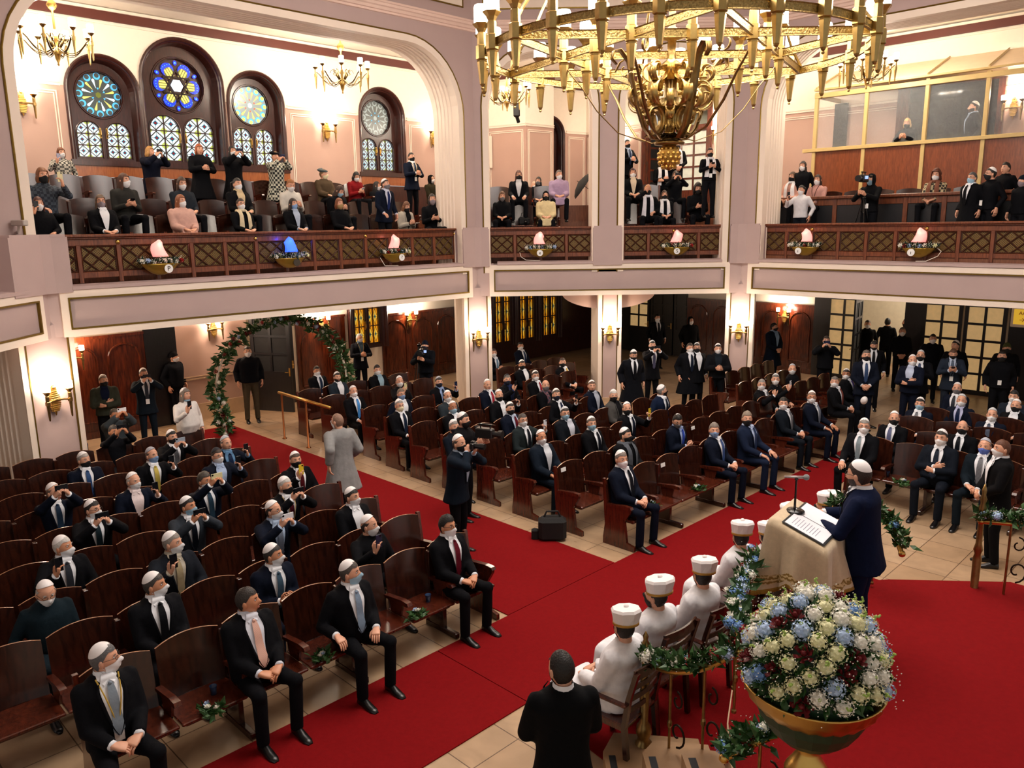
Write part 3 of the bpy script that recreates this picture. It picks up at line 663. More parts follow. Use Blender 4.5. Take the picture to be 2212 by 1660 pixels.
# lobby beyond the open door
struct(MB().box(-.6, 4.5, 3.4, 3.5, 0, 2.95).box(-.6, -.5, .2, 3.4, 0, 2.95).box(4.4, 4.5, .2, 3.4, 0, 2.95).build('wall_lobby', mat('lobby_wall', 'D8CDB8', .8), M=MRg))
struct(MB().box(2.15, 2.35, 3.3, 3.38, 0, 2.6).build('window_12', mat('blue_lit_pane', '3070E0', .3, emis='3070E0', es=1.2, var=0), M=MRg))
# ---------------------------------------------------------------- pew rows (joined theatre seats)
def pew_meshes():
    W = .56
    b = MB(); 
    def top(x): return .97-.55*x*x
    def sheet(x, z, side):
        f = (z-.42)/.55; y = -.2-.075*f-.03*(1-(2*x/W)**2)+.03; return (x, y-side*.016, z)
    nu, nv = 8, 5
    for side in (0, 1):
        b.mi(0, True).grid(lambda a, c: sheet((a-.5)*W, .42+(top((a-.5)*W)-.42)*c, side), nu, nv)
    b.mi(1, False)
    ed = [sheet((i/nu-.5)*W, top((i/nu-.5)*W), 0) for i in range(nu+1)]; ed2 = [sheet((i/nu-.5)*W, top((i/nu-.5)*W), 1) for i in range(nu+1)]
    b.add(ed+ed2, [(i, i+1, nu+2+i, nu+1+i) for i in range(nu)])
    b.mi(0)
    for sx in (-1, 1):
        e1 = [sheet(sx*W/2, .42+(top(W/2)-.42)*j/nv, 0) for j in range(nv+1)]; e2 = [sheet(sx*W/2, .42+(top(W/2)-.42)*j/nv, 1) for j in range(nv+1)]
        b.add(e1+e2, [(i, i+1, nv+2+i, nv+1+i) for i in range(nv)])
    back = b.mesh('backrest', [M_pew, M_pewedge])
    s = MB(); s.bbox(-.29, .29, -.2, .24, .405, .435, .008); s.mi(0).bbox(-.25, .25, -.16, .2, .37, .405, .008); seat = s.mesh('seat', [M_seat])
    a = MB(); a.prism([(-.2, .6), (.1, .635), (.2, .63), (.22, .6), (.2, .585), (-.2, .57)], -.03, .03, 'x'); a.prism([(-.1, .43), (.06, .43), (.1, .59), (-.14, .58)], -.012, .012, 'x'); arm = a.mesh('armrest', [M_seat])
    l = MB(); l.bbox(-.025, .025, -.2, .05, .06, .42, .006); l.bbox(-.03, .03, -.27, .26, 0, .07, .01); l.bbox(-.025, .025, -.24, -.18, .4, .9, .006); leg = l.mesh('leg', [M_pew])
    e = MB(); e.prism([(-.27, 0), (.27, 0), (.27, .07), (.14, .1), (.1, .4), (.2, .56), (.2, .62), (-.2, .6), (-.25, .95), (-.29, .95), (-.24, .3), (-.27, .1)], -.022, .022, 'x'); end = e.mesh('end_panel', [M_seat])
    return back, seat, arm, leg, end
PB, PS, PA, PLg, PE = pew_meshes()
def FQ(x, y, z=0, ang=0):  # world matrix, ang = heading of local +Y in degrees
    return Matrix.Translation((x, y, z)) @ Matrix.Rotation(radians(ang-90), 4, 'Z')
def pew_row(p, heading, n, label, group, pitch=.6, z=0, skip=()):
    # p: centre of the first seat (world), seats run towards local -X
    t = thing('pew_row', FQ(p[0], p[1], z, heading), label, 'pew', group)
    for i in range(n):
        x = -i*pitch
        inst(PB, 'backrest', t, Matrix.Translation((x, 0, 0)))
        if i not in skip: inst(PS, 'seat', t, Matrix.Translation((x, 0, 0)))
    for i in range(n+1):
        x = .3-i*pitch
        if i in (0, n): inst(PE, 'end_panel', t, Matrix.Translation((x, 0, 0)))
        elif i % 2 == 0: inst(PLg, 'leg', t, Matrix.Translation((x, 0, 0)))
        inst(PA, 'armrest', t, Matrix.Translation((x, 0, 0)))
    return t
ordn = ['front', 'second', 'third', 'fourth', 'fifth', 'sixth', 'seventh', 'eighth', 'ninth', 'tenth']
HV = -45
gl = 'pew rows left of the red aisle'
for i in range(9):
    v = 8.05-.885*i; n = 7+min(i, 2)+(2 if i > 3 else 0)
    n = min(n, int((-7.62+11.9)/.6)+1)
    u = -7.72
    # local -X is +u when heading is v: so start at far (most negative) u
    lim = -9.43-v+(0 if v > 3 else 3.5)
    nn = 8 if v > 3.5 else (7 if v > 2 else 6)
    if i == 0: nn = 7
    pew_row(UV(u-(nn-1)*.6, v), HV, nn, '%s row of dark wooden pews left of the red aisle carpet' % ordn[i], gl)
gr = 'pew rows right of the red aisle'
rows = [(0, -4.5, 11), (1, -4.55, 11), (2, -4.55, 10), (3, -4.5, 9), (4, -4.5, 7), (5, -4.5, 6), (6, -4.4, 4), (7, -4.3, 3)]
for i, u, n in rows:
    pew_row(UV(u, 8.05-.885*i), HV, n, '%s row of dark wooden pews right of the red aisle carpet' % ordn[i], gr)
for k, (u, v, n) in enumerate([(-.2, 2.3, 3), (.1, 1.5, 4), (.5, .7, 4)]):
    pew_row(UV(u, v), HV, n, '%s row of dark pews in the shade behind the slim front pier' % ('nearer', 'middle', 'farther')[k], 'pews under the front gallery')
for k, (u, v, n) in enumerate([(-4.3, .35, 5), (-4.3, -.6, 5)]):
    pew_row(UV(u, v), HV, n, '%s row of dark pews beside the brass handrail under the left gallery' % ('nearer', 'farther')[k], 'pews under the left gallery')
gs = 'pew rows right of the lectern'
for k, (u, v, n) in enumerate([(-.45, 9.75, 7), (.5, 9.75, 7), (1.45, 9.75, 7), (2.4, 9.75, 6)]):
    pew_row(UV(u, v), 225, n, '%s row of pews facing the lectern from the right' % ordn[k], gs)
for k, (u, v, n) in enumerate([(2.2, 7.0, 5), (2.6, 6.1, 5), (3.0, 5.2, 5)]):
    pew_row(UV(u, v), HV, n, '%s row of pews behind the standing men near the right pier' % ordn[k], 'pews near the right pier')
# gallery rows
gg = 'pew rows in the galleries'
def gal(M, x, y, z, n, label, pitch=.62, head=-45):
    p = M @ Vector((x, y, 0)); pew_row(p, head, n, label, gg, pitch, z)
gal(FL, -9.2, 1.25, 3.78, 14, 'front pew row along the left gallery balustrade')
gal(FL, -9.2, 2.1, 4.1, 15, 'middle pew row of the left gallery')
gal(FL, -9.2, 3.2, 4.6, 15, 'rear pew row of the left gallery under the stained glass windows')
gal(FF, -.1, 1.2, 4.0, 4, 'front pew row behind the short balustrade left of the pendant', .62, -90)
gal(FF, -.1, 2.2, 4.5, 4, 'rear pew row behind the short balustrade left of the pendant', .62, -90)
gal(FF, 3.2, 1.2, 4.0, 4, 'front pew row behind the short balustrade right of the pendant', .62, -90)
gal(FF, 3.3, 2.2, 4.5, 3, 'rear pew row behind the short balustrade right of the pendant', .62, -90)
gal(FR, -.2, 2.2, 4.2, 13, 'pew row behind the leather panelled partition of the right gallery', .62, 225)
# ---------------------------------------------------------------- people
SKIN = [mat('skin_fair', 'D9A184', .5, var=.04, scale=30), mat('skin_warm', 'C98B68', .5, var=.04, scale=30), mat('skin_tan', 'A86E4E', .5, var=.04, scale=30)]
M_eye = mat('eye_white', 'D8D0CC', .3, var=0); M_dark = mat('dark_brow', '1E1410', .6, var=0); M_lip = mat('lip', 'A05A4E', .5, var=0)
CL = {}
def cloth(h, rough=.85, sheen=0):
    k = 'cloth_'+h
    if k not in CL: CL[k] = mat(k, h, rough, var=.12, scale=12, bump=.55, bscale=16, sheen=sheen, spec=.12)
    return CL[k]
def hairm(h): return mat('hair_'+h, h, .55, var=.25, scale=40, bump=.6, bscale=90)
def checkm(name, c1, c2, sc=14):
    if name in MATS: return MATS[name]
    m = mat(name, c1, .85, var=0); nt = m.node_tree; b = nt.nodes['Principled BSDF']
    tc = nt.nodes.new('ShaderNodeTexCoord'); ck = nt.nodes.new('ShaderNodeTexChecker'); ck.inputs['Scale'].default_value = sc*2
    ck.inputs[1].default_value = (*hexc(c1), 1); ck.inputs[2].default_value = (*hexc(c2), 1); nt.links.new(tc.outputs['Object'], ck.inputs[0]); nt.links.new(ck.outputs[0], b.inputs['Base Color']); return m
def stripem(name, c1, c2, sc=30, rot=45):
    if name in MATS: return MATS[name]
    m = mat(name, c1, .6, var=0); nt = m.node_tree; b = nt.nodes['Principled BSDF']
    tc = nt.nodes.new('ShaderNodeTexCoord'); mp = nt.nodes.new('ShaderNodeMapping'); mp.inputs['Rotation'].default_value = (0, radians(rot), 0)
    w = nt.nodes.new('ShaderNodeTexWave'); w.inputs['Scale'].default_value = sc; r = nt.nodes.new('ShaderNodeValToRGB'); r.color_ramp.interpolation = 'CONSTANT'
    r.color_ramp.elements[0].color = (*hexc(c1), 1); r.color_ramp.elements[1].color = (*hexc(c2), 1); r.color_ramp.elements[1].position = .6
    nt.links.new(tc.outputs['Object'], mp.inputs[0]); nt.links.new(mp.outputs[0], w.inputs[0]); nt.links.new(w.outputs[1], r.inputs[0]); nt.links.new(r.outputs[0], b.inputs['Base Color']); return m
M_mask = mat('mask_white', 'EDEDF0', .8, var=.03)
MASK = {'w': M_mask, 'k': mat('mask_black', '0C0C10', .8), 'b': mat('mask_blue', '9CC4DC', .8, var=.03), 'g': mat('mask_grey', '6E6C70', .8), 'n': mat('mask_navy', '141A30', .8), 't': mat('mask_tan', 'A8895E', .8), 'l': mat('mask_lightblue', '7FA0CC', .8), 'B': mat('mask_bright_blue', '5C78D0', .8), 'y': mat('mask_cream', 'E8DDB8', .8), 'p': mat('mask_print', '8C8088', .8, var=.5, scale=90)}
M_kip = mat('white_satin', 'F2EEEE', .55, var=.02, sheen=.3)
M_kipdark = mat('dark_knit', '20222A', .8)
M_shoe = mat('black_leather_shoe', '0A0A0C', .3, var=.1)
M_white2 = mat('white_shirt', 'E9ECF2', .75, var=.03, bump=.15, bscale=60)
M_paper = mat('paper', 'F2F2F0', .7, var=0)
M_phone = mat('phone_black', '0B0C10', .2, var=0)
# --- head surface
def hs(th, ph):
    cx, sx_, cz, sz = cos(th), sin(th), cos(ph), sin(ph)
    x = .077*cz*sx_; y = .096*cz*cx; z = .122*sz
    if z < 0:
        f = min(1, -z/.122); x *= 1-.3*f**1.4
        if y < 0: y *= 1-.45*f
        else: y = y*(1-.12*f)+.018*f*cz*max(0, cx)
        if cx > .3: y += .012*exp(-((z+.1)/.02)**2)*cx
    if cx > 0:
        y += .024*exp(-(x/.013)**2)*(exp(-((z+.012)/.017)**2)+.55*exp(-((z-.008)/.018)**2))
        y -= .009*exp(-((abs(x)-.032)/.018)**2-((z-.022)/.014)**2)
        y += .004*exp(-((z-.045)/.01)**2)*exp(-(x/.05)**2)
        y += .006*exp(-(x/.022)**2)*(exp(-((z+.05)/.006)**2)+exp(-((z+.063)/.007)**2))
    return Vector((x, y, z))
HC = Vector((0, .015, .10))   # head centre above neck pivot
def head_into(mb, M):
    mb.mi(0, True); nu, nv = 32, 26
    def fn(a, b):
        # concentrate longitudes on the face
        t = (a-.5)*2; th = pi*(t*.75+.25*t**3); return hs(th, -pi/2+.02+(pi-.04)*b)+HC
    mb.grid(fn, nu, nv, M)
    for s in (-1, 1):
        mb.mi(0).ball((s*.077, .012, HC.z-.005), (.01, .019, .031), 8, 6, M)
        mb.mi(1).ball((s*.0315, .016+.0755, HC.z+.021), (.0135, .009, .0075), 8, 5, M)
        mb.mi(4).ball((s*.0315, .016+.0815, HC.z+.021), (.006, .005, .006), 6, 4, M)
        mb.mi(2).tube([(s*.017, .016+.0885, HC.z+.040), (s*.033, .016+.088, HC.z+.046), (s*.048, .016+.077, HC.z+.040)], [.003, .0042, .002], 5, True, M)
    mb.mi(3).ball((0, .016+.0905, HC.z-.056), (.021, .009, .0085), 10, 5, M)
    mb.mi(0).tube([(0, .0, HC.z-.03), (0, -.004, HC.z-.09), (0, -.01, -.05), (0, -.015, -.1)], [.052, .054, .056, .06], 12, True, M)
def patch(fn, nu, nv, thick, name, m, smooth=True):
    mb = MB(); mb.smooth = smooth; mb.grid(fn, nu, nv); return mb.mesh(name, [m])
def hrad(d, s):
    # point on the skull in direction d, scaled s
    k = 1/sqrt((d.x/.077)**2+(d.y/.096)**2+(d.z/.122)**2); return HC+d*k*s
CACHE = {}
def get(key, fn):
    if key not in CACHE: CACHE[key] = fn()
    return CACHE[key]
def mask_mesh(kind='s'):
    mb = MB(); mb.smooth = True
    def fn(a, b):
        th = (a-.5)*2*radians(78); z0 = -.108; zt = .0+.012*exp(-(th/.35)**2)-.02*abs(sin(th)); z = z0+(zt-z0)*b
        if abs(th) > 1.0: q = (abs(th)-1.0)/.36; z = z*(1-q*.45)-.035*q*.45
        ph = math.asin(max(-1, min(1, z/.122))); p = hs(th, ph); e = .006+(.022 if kind == 'f' else .012)*cos(th)**4*sin(pi*min(1, b*.9+.05))
        n = Vector((p.x*1.1, p.y, 0)); n.normalize(); return p+n*e+HC+Vector((0, 0, -.004*(1-b)))
    mb.grid(fn, 14, 8)
    for s in (-1, 1): mb.tube([(s*.067, .045, HC.z-.012), (s*.084, .012, HC.z+.018), (s*.084, .0, HC.z-.01), (s*.072, .03, HC.z-.05)], .0016, 4)
    return mb.mesh('face_mask', [M_mask])
def chin_mask():
    mb = MB(); mb.smooth = True
    def fn(a, b):
        th = (a-.5)*2*radians(80); z = -.118+.05*b; ph = math.asin(max(-1, z/.122)); p = hs(th, ph); n = Vector((p.x, p.y, 0)); n.normalize(); return p+n*(.008+.008*sin(pi*b))+HC
    mb.grid(fn, 12, 4)
    for s in (-1, 1): mb.tube([(s*.06, .04, HC.z-.07), (s*.082, .0, HC.z+.01)], .0016, 4)
    return mb.mesh('face_mask', [M_mask])
def kippah_mesh(tilt=24, rho=47, top=.03):
    mb = MB(); mb.smooth = True; ax = Vector((0, -sin(radians(tilt)), cos(radians(tilt)))); e1 = Vector((1, 0, 0)); e2 = ax.cross(e1)
    R = []
    for j in range(7):
        r = radians(rho)*(j/6); ring = []
        for k in range(20):
            a = 2*pi*k/20; d = ax*cos(r)+(e1*cos(a)+e2*sin(a))*sin(r); ring.append(hrad(d, 1.10+top*2.2*(1-(j/6)**2)))
        R.append(ring)
    R[0] = [R[0][0]]*20
    mb.loft([[tuple(q) for q in r] for r in R], False)
    edge = [tuple(q) for q in R[-1]]; low = [tuple(HC+(Vector(q)-HC)*.93) for q in edge]
    mb.loft([edge, low], False); return mb.mesh('kippah', [M_kip])
def hair_mesh(style):
    mb = MB(); mb.smooth = True; nu, nv = 28, 9
    thick = {'short': .045, 'crop': .025, 'fringe': .04, 'full': .13, 'long': .15, 'bob': .17, 'curly': .4, 'bun': .07, 'pony': .07, 'medium': .13}[style]
    def zl(th):
        c = cos(th)  # 1 front, -1 back
        if c > .55: return .075-.01*c if style not in ('bob', 'curly', 'full', 'long') else .07
        if c > .0: return -.0+(.07)*(c/.55)
        return -.0-.085*min(1, -c*1.5)
    if style in ('long', 'bob', 'curly', 'medium'):
        drop = {'long': .26, 'bob': .11, 'curly': .14, 'medium': .2}[style]
        def fn(a, b):
            th = (a-.5)*2*pi; c = cos(th); f = max(0, min(1, (.62-c)/.3)); f = f*f*(3-2*f); zb = .065*(1-f)+(-drop)*f
            zt = .122; t = b; 
            if t < .5:
                ph = pi/2-.02-(pi/2-.05)*(t/.5)*(1 if f > .5 else .62+.38*f*2*.9)
                p = hs(th, ph) if False else Vector((.077*cos(ph)*sin(th), .096*cos(ph)*c, .122*sin(ph)))
                p = p*(1+thick*(.6+.4*sin(ph))); p.z = p.z
            else:
                q = (t-.5)/.5; ph = pi/2-.02-(pi/2-.05)*(1 if f > .5 else .62+.38*f*2*.9)
                p = Vector((.077*cos(ph)*sin(th), .096*cos(ph)*c, .122*sin(ph)))*(1+thick*(.6+.4*sin(ph)))
                r = 1+.12*sin(pi*q)-.15*q*q
                p = Vector((p.x*r, p.y*r-.01*q*f, p.z+(zb-p.z)*q*f))
            w = noise.noise(Vector((p.x*30, p.y*30, p.z*(12 if style != 'curly' else 34))))
            k = .045 if style != 'curly' else .16
            return Vector((p.x*(1+k*w), p.y*(1+k*w), p.z*(1+k*.3*w)))+HC
        mb.grid(fn, nu, 14)
    else:
        def fn(a, b):
            th = (a-.5)*2*pi
            zb = zl(th); z = .1218+(zb-.1218)*b
            if style == 'fringe':
                zt = min(.05, zb+.09) if cos(th) < .35 else zb; z = zt+(zb-zt)*b
            ph = math.asin(max(-1, min(1, z/.122))); p = hs(th, ph)
            e = 1.022+thick*(sin(pi*min(1, .5+b*.4)) if style != 'fringe' else sin(pi*b))
            if style == 'full': e += .05*max(0, cos(th))*(1-b)
            w = noise.noise(Vector((p.x*40, p.y*40, p.z*40)))*.03
            return Vector((p.x*(e+w), p.y*(e+w), p.z*e+(.004 if p.z > 0 else 0)))+HC
        mb.grid(fn, nu, nv)
        if style == 'bun': mb.ball((0, -.115, HC.z+.05), (.038, .032, .036), 10, 8)
        if style == 'pony': mb.tube([(0, -.1, HC.z+.06), (0, -.15, HC.z+.04), (0, -.16, HC.z-.05), (0, -.13, HC.z-.16)], [.02, .03, .028, .01], 8)
    return mb.mesh('hair', [M_dark])
def beard_mesh():
    mb = MB(); mb.smooth = True
    def fn(a, b):
        th = (a-.5)*2*radians(85); z = -.119+.085*b; z += .02*abs(sin(th))*b; ph = math.asin(max(-1, z/.122)); p = hs(th, ph); n = Vector((p.x, p.y, -.02)); n.normalize(); return p+n*(.005*sin(pi*b)+.001)+HC
    mb.grid(fn, 14, 6); return mb.mesh('beard', [M_dark])
def specs_mesh():
    mb = MB()
    for s in (-1, 1):
        mb.tube([(s*.032+.021*cos(t), .116-.006*abs(cos(t))*(1 if s*cos(t) > 0 else 0), HC.z+.019+.016*sin(t)) for t in [2*pi*i/12 for i in range(13)]], .0019, 4)
        mb.tube([(s*.053, .112, HC.z+.022), (s*.079, .05, HC.z+.022), (s*.081, .005, HC.z+.012)], .0018, 4)
    mb.tube([(-.011, .117, HC.z+.02), (.011, .117, HC.z+.02)], .0019, 4); return mb.mesh('glasses', [M_dark])
def hood_mesh(kind):
    mb = MB(); mb.smooth = True
    if kind == 'beret':
        mb.loft([[(r*cos(a)*.95, -.01+r*sin(a)*1.05, HC.z+z-.02*sin(a)) for a in [2*pi*k/20 for k in range(20)]] for r, z in ((.082, .062), (.1, .075), (.128, .095), (.125, .115), (.08, .14), (.01, .148))]); return mb.mesh('beret', [M_dark])
    if kind == 'beanie':
        def fn(a, b):
            th = (a-.5)*2*pi; z = .1218+(-.01*(1 if cos(th) < 0 else 0)+.045*max(0, cos(th))-.1218)*b; ph = math.asin(min(1, z/.122)); p = hs(th, ph); return p*(1.1+.06*(1-b))+HC
        mb.grid(fn, 24, 8)
        return mb.mesh('knit_cap', [M_dark])
    # headscarf / hood, open face
    def fn(a, b):
        th = radians(48)+(2*pi-2*radians(48))*a; e = 1.16
        if b < .55: ph = pi/2-.05-(pi/2+.35)*(b/.55); p = Vector((.077*cos(ph)*sin(th), .096*cos(ph)*cos(th), .122*sin(ph)))*e
        else:
            q = (b-.55)/.45; ph = -.4; p = Vector((.077*cos(ph)*sin(th), .096*cos(ph)*cos(th), .122*sin(ph)))*e; p = Vector((p.x*(1-.25*sin(pi*q)+.55*q), p.y*(1-.3*sin(pi*q)+.3*q), p.z-.13*q))
        return p+HC
    mb.grid(fn, 26, 14)
    mb.ball((0, .0, HC.z+.07), (.078, .088, .065), 16, 8)
    return mb.mesh('headscarf', [M_dark])
def cantorhat_mesh():
    mb = MB(); n = 16; mb.smooth = True
    def ring(r, z, sq=1):
        r = r*1.12
        return [(r*cos(2*pi*k/n)*.92, -.012+r*sin(2*pi*k/n)*1.05, z-.06*sin(2*pi*k/n)*r*3) for k in range(n)]
    z = HC.z+.045
    mb.mi(1).loft([ring(.095, z), ring(.1, z+.003), ring(.101, z+.022), ring(.097, z+.024)], False)
    mb.mi(0, False)
    def oct(r, zz, tw=0):
        r = r*1.12; zz = z+(zz-z)*1.25
        return [(r*(cos(pi*k/8) if k % 2 == 0 else cos(pi*k/8)*.93)*.92, -.012+r*(sin(pi*k/8) if k % 2 == 0 else sin(pi*k/8)*.93)*1.05, zz-.06*sin(pi*k/8)*r*3) for k in range(16)]
    mb.loft([ring(.096, z+.02), oct(.112, z+.07), oct(.118, z+.095), oct(.105, z+.112), oct(.03, z+.118)], True)
    mb.mi(0, True).ball((0, -.012, z+.155), (.022, .022, .016), 10, 6); return mb.mesh('cantor_hat', [M_kip, mat('gold_braid', 'B58A3A', .45, metal=.4)])
# --- hands: wrist at origin, fingers along +Z, palm faces +Y, thumb on side sx
def hand_into(mb, M, sx, curl):
    mb.mi(0, True)
    mb.loft([[(x*w, y*t-.004, z) for x, y in [(-1, -.6), (-.7, -1), (.7, -1), (1, -.6), (1, .6), (.7, 1), (-.7, 1), (-1, .6)]] for z, w, t in ((-.02, .024, .02), (.01, .028, .018), (.045, .038, .016), (.085, .041, .013), (.096, .038, .009))], True, M)
    for i, (fx, L_) in enumerate(((-.030, .062), (-.010, .078), (.011, .083), (.031, .073))):
        fx = -fx*sx if True else fx
        # index finger is on the thumb side
        r = [.0085, .0085, .0078, .0066, .005]; a = 0; p = Vector((fx, -.002, .086)); P = [p.copy()]; spread = fx*1.2
        for k, (sg, c) in enumerate(((.42, .75), (.33, 1.0), (.25, .7))):
            a += curl*c*1.15; p = p+Vector((spread*.25 if k == 0 else 0, sin(a), cos(a)))*(L_*sg); P.append(p.copy())
        P.append(P[-1]+(P[-1]-P[-2])*.12)
        mb.tube(P, r, 6, True, M)
    t = curl*.5; P = [Vector((sx*.028, .002, .022)), Vector((sx*.05, .012+.01*t, .045)), Vector((sx*(.06-.02*t), .022+.03*t, .07)), Vector((sx*(.06-.04*t), .03+.03*t, .092))]
    mb.tube(P, [.012, .011, .0095, .006], 6, True, M)
def frame_from(z, y):
    z = Vector(z).normalized(); y = Vector(y); y = (y-z*y.dot(z))
    if y.length < 1e-4: y = z.orthogonal()
    y.normalize(); x = y.cross(z); return Matrix((x, y, z)).transposed()
def ik(S, W, a, b, pole):
    d = W-S; L_ = min(d.length, (a+b)*.995); dn = d.normalized(); W = S+dn*L_
    c = (a*a+L_*L_-b*b)/(2*L_); h = sqrt(max(0, a*a-c*c)); p = Vector(pole); p = p-dn*p.dot(dn)
    if p.length < 1e-5: p = dn.orthogonal()
    return S+dn*c+p.normalized()*h, W
# poses: sit?, lean, wrists (R, L) relative to pelvis origin, finger dirs, palm dirs, curl
# local frame: +Y forward, +X right, z up from the pelvis centre
def V3(*a): return Vector(a)
def P_(sit, lean, wr, wl, fr_, fl_, pr, pl, cr=.5, cl=.5, pole=(.5, -.4, -1), **k):
    d = dict(sit=sit, lean=lean, w=(V3(*wr), V3(*wl)), f=(V3(*fr_), V3(*fl_)), p=(V3(*pr), V3(*pl)), c=(cr, cl), pole=pole, spread=.09, feet=.4, item=None); d.update(k); return d
POSE = {
 'lap': P_(1, -.08, (.09, .3, .14), (-.09, .3, .14), (-.8, .5, -.25), (.8, .5, -.25), (-.2, -.2, -1), (.2, -.2, -1), .6, .6),
 'thigh': P_(1, -.05, (.15, .33, .13), (-.15, .33, .13), (-.25, .9, -.3), (.25, .9, -.3), (0, 0, -1), (0, 0, -1), .35, .35),
 'phone2': P_(1, .02, (.075, .34, .56), (-.075, .34, .56), (-.45, .35, .9), (.45, .35, .9), (-.8, -.3, .1), (.8, -.3, .1), .8, .8, (.9, -.1, -.8), item=(0, .37, .67, 0)),
 'phone2h': P_(1, -.05, (.075, .36, .70), (-.075, .36, .70), (-.45, .35, .9), (.45, .35, .9), (-.8, -.3, .1), (.8, -.3, .1), .8, .8, (.9, -.1, -.8), item=(0, .39, .81, 0)),
 'phone1': P_(1, 0, (.17, .37, .5), (-.12, .3, .15), (-.15, .2, 1), (.6, .7, -.2), (-.9, -.5, 0), (0, 0, -1), .75, .5, (.7, -.3, -.8), item=(.14, .4, .62, 1)),
 'phone1l': P_(1, 0, (.12, .3, .15), (-.17, .37, .5), (-.6, .7, -.2), (.15, .2, 1), (0, 0, -1), (.9, -.5, 0), .5, .75, (.7, -.3, -.8), item=(-.14, .4, .62, 1)),
 'text': P_(1, .1, (.06, .3, .24), (-.06, .3, .24), (-.6, .6, .4), (.6, .6, .4), (-.5, -.5, .5), (.5, -.5, .5), .8, .8, item=(0, .36, .3, 2)),
 'fold': P_(1, 0, (-.0, .21, .27), (.0, .245, .22), (-1, -.25, .25), (1, -.25, .15), (0, -1, 0), (0, -1, 0), .4, .4, (.8, .1, -.8)),
 'arm': P_(1, .05, (.3, .25, .2), (-.1, .3, .14), (0, .9, -.3), (.6, .7, -.2), (0, 0, -1), (0, 0, -1), .4, .4),
 'face': P_(1, .1, (.05, .22, .62), (-.12, .3, .15), (-.2, .3, .9), (.6, .7, -.2), (0, -1, .2), (0, 0, -1), .2, .5, (.9, -.1, -.8)),
 's_hang': P_(0, 0, (.25, .04, .0), (-.25, .04, .0), (0, .1, -1), (0, .1, -1), (-1, 0, 0), (1, 0, 0), .35, .35, (.3, -1, 0)),
 's_clasp': P_(0, 0, (.07, .22, .06), (-.07, .22, .06), (-.8, .4, -.5), (.8, .4, -.5), (-.1, -1, 0), (.1, -1, 0), .5, .5, (.9, -.4, -.3)),
 's_hold': P_(0, 0, (.06, .27, .25), (-.06, .27, .22), (-.8, .5, .2), (.8, .5, .2), (-.4, -.7, 0), (.4, -.7, 0), .7, .7, (.9, -.4, -.6)),
 's_text': P_(0, .05, (.06, .3, .3), (-.06, .3, .3), (-.5, .6, .5), (.5, .6, .5), (-.5, -.5, .5), (.5, -.5, .5), .8, .8, (.9, -.3, -.8), item=(0, .36, .36, 2)),
 's_phone': P_(0, 0, (.075, .33, .55), (-.075, .33, .55), (-.45, .35, .9), (.45, .35, .9), (-.8, -.3, .1), (.8, -.3, .1), .8, .8, (.9, -.1, -.8), item=(0, .36, .66, 0)),
 's_phone1': P_(0, 0, (.19, .34, .42), (-.25, .05, .0), (-.1, .2, 1), (0, .1, -1), (-.9, -.4, 0), (1, 0, 0), .75, .35, (.6, -.5, -.8), item=(.16, .37, .54, 1)),
 's_fold': P_(0, 0, (-.02, .2, .25), (.02, .235, .2), (-1, -.3, .25), (1, -.3, .15), (0, -1, 0), (0, -1, 0), .4, .4, (.8, .1, -.8)),
 's_camera': P_(0, .08, (.07, .2, .56), (-.06, .24, .52), (-.4, .3, .8), (.4, .5, .7), (-.8, 0, .2), (.3, -.4, .8), .9, .9, (.9, .1, -.8)),
 's_vcam': P_(0, 0, (.12, .3, .36), (-.02, .35, .34), (-.2, .8, .4), (.2, .8, .4), (-.9, 0, .2), (.9, 0, .2), .9, .9, (.8, -.2, -.8)),
 's_walk': P_(0, .04, (.25, .14, .06), (-.26, -.16, .05), (0, .3, -1), (0, -.2, -1), (-1, 0, 0), (1, 0, 0), .4, .4, (.3, -1, 0)),
 's_read': P_(0, .1, (.10, .38, .22), (-.12, .34, .2), (-.3, .9, .0), (.2, .9, -.0), (0, 0, -1), (0, 0, -1), .3, .3, (.8, -.6, -.5)),
 's_lean': P_(0, .12, (.22, .3, .02), (-.25, .12, .0), (0, .9, -.4), (0, .1, -1), (0, 0, -1), (1, 0, 0), .3, .35, (.5, -1, 0)),
 's_hip': P_(0, .05, (.24, .3, .1), (-.17, .35, .4), (0, .8, -.3), (.2, .3, 1), (0, 0, -1), (.8, -.5, 0), .4, .8, (.8, -.5, -.6), item=(-.14, .4, .5, 1)),
}
SH = V3(.168, -.012, .452); NK = V3(0, -.005, .545)
def solve(pn):
    q = POSE[pn]; T = Matrix.Rotation(-q['lean'], 4, 'X')
    J = dict(T=T)
    for i, s in ((0, 1), (1, -1)):
        S = T @ V3(SH.x*s, SH.y, SH.z); pl = V3(q['pole'][0]*s, q['pole'][1], q['pole'][2]); E, W = ik(S, q['w'][i], .285, .25, pl); J['arm%d' % i] = (S, E, W)
        hip = V3(.085*s, 0, 0)
        if q['sit']: Kn = V3((.085+q['spread']*.9)*s, .42, .02); A = V3((.085+q['spread']*.8)*s, q['feet'], -.42)
        else:
            k = .16*s if pn == 's_walk' else .0
            Kn = V3(.1*s, .02+k*.6+.01, -.43); A = V3((.11)*s, -.01+k*1.2, -.85)
        J['leg%d' % i] = (hip, Kn, A)
    J['neck'] = T @ NK
    return J
def xsec(c, a, b, n=16, M=None, yo=0, pw=.82):
    out = []
    for k in range(n):
        t = 2*pi*k/n; x = a*(abs(cos(t))**pw)*(1 if cos(t) >= 0 else -1); y = b*(abs(sin(t))**pw)*(1 if sin(t) >= 0 else -1)
        p = V3(x, y+yo, c); out.append(tuple(M @ p) if M is not None else tuple(p))
    return out
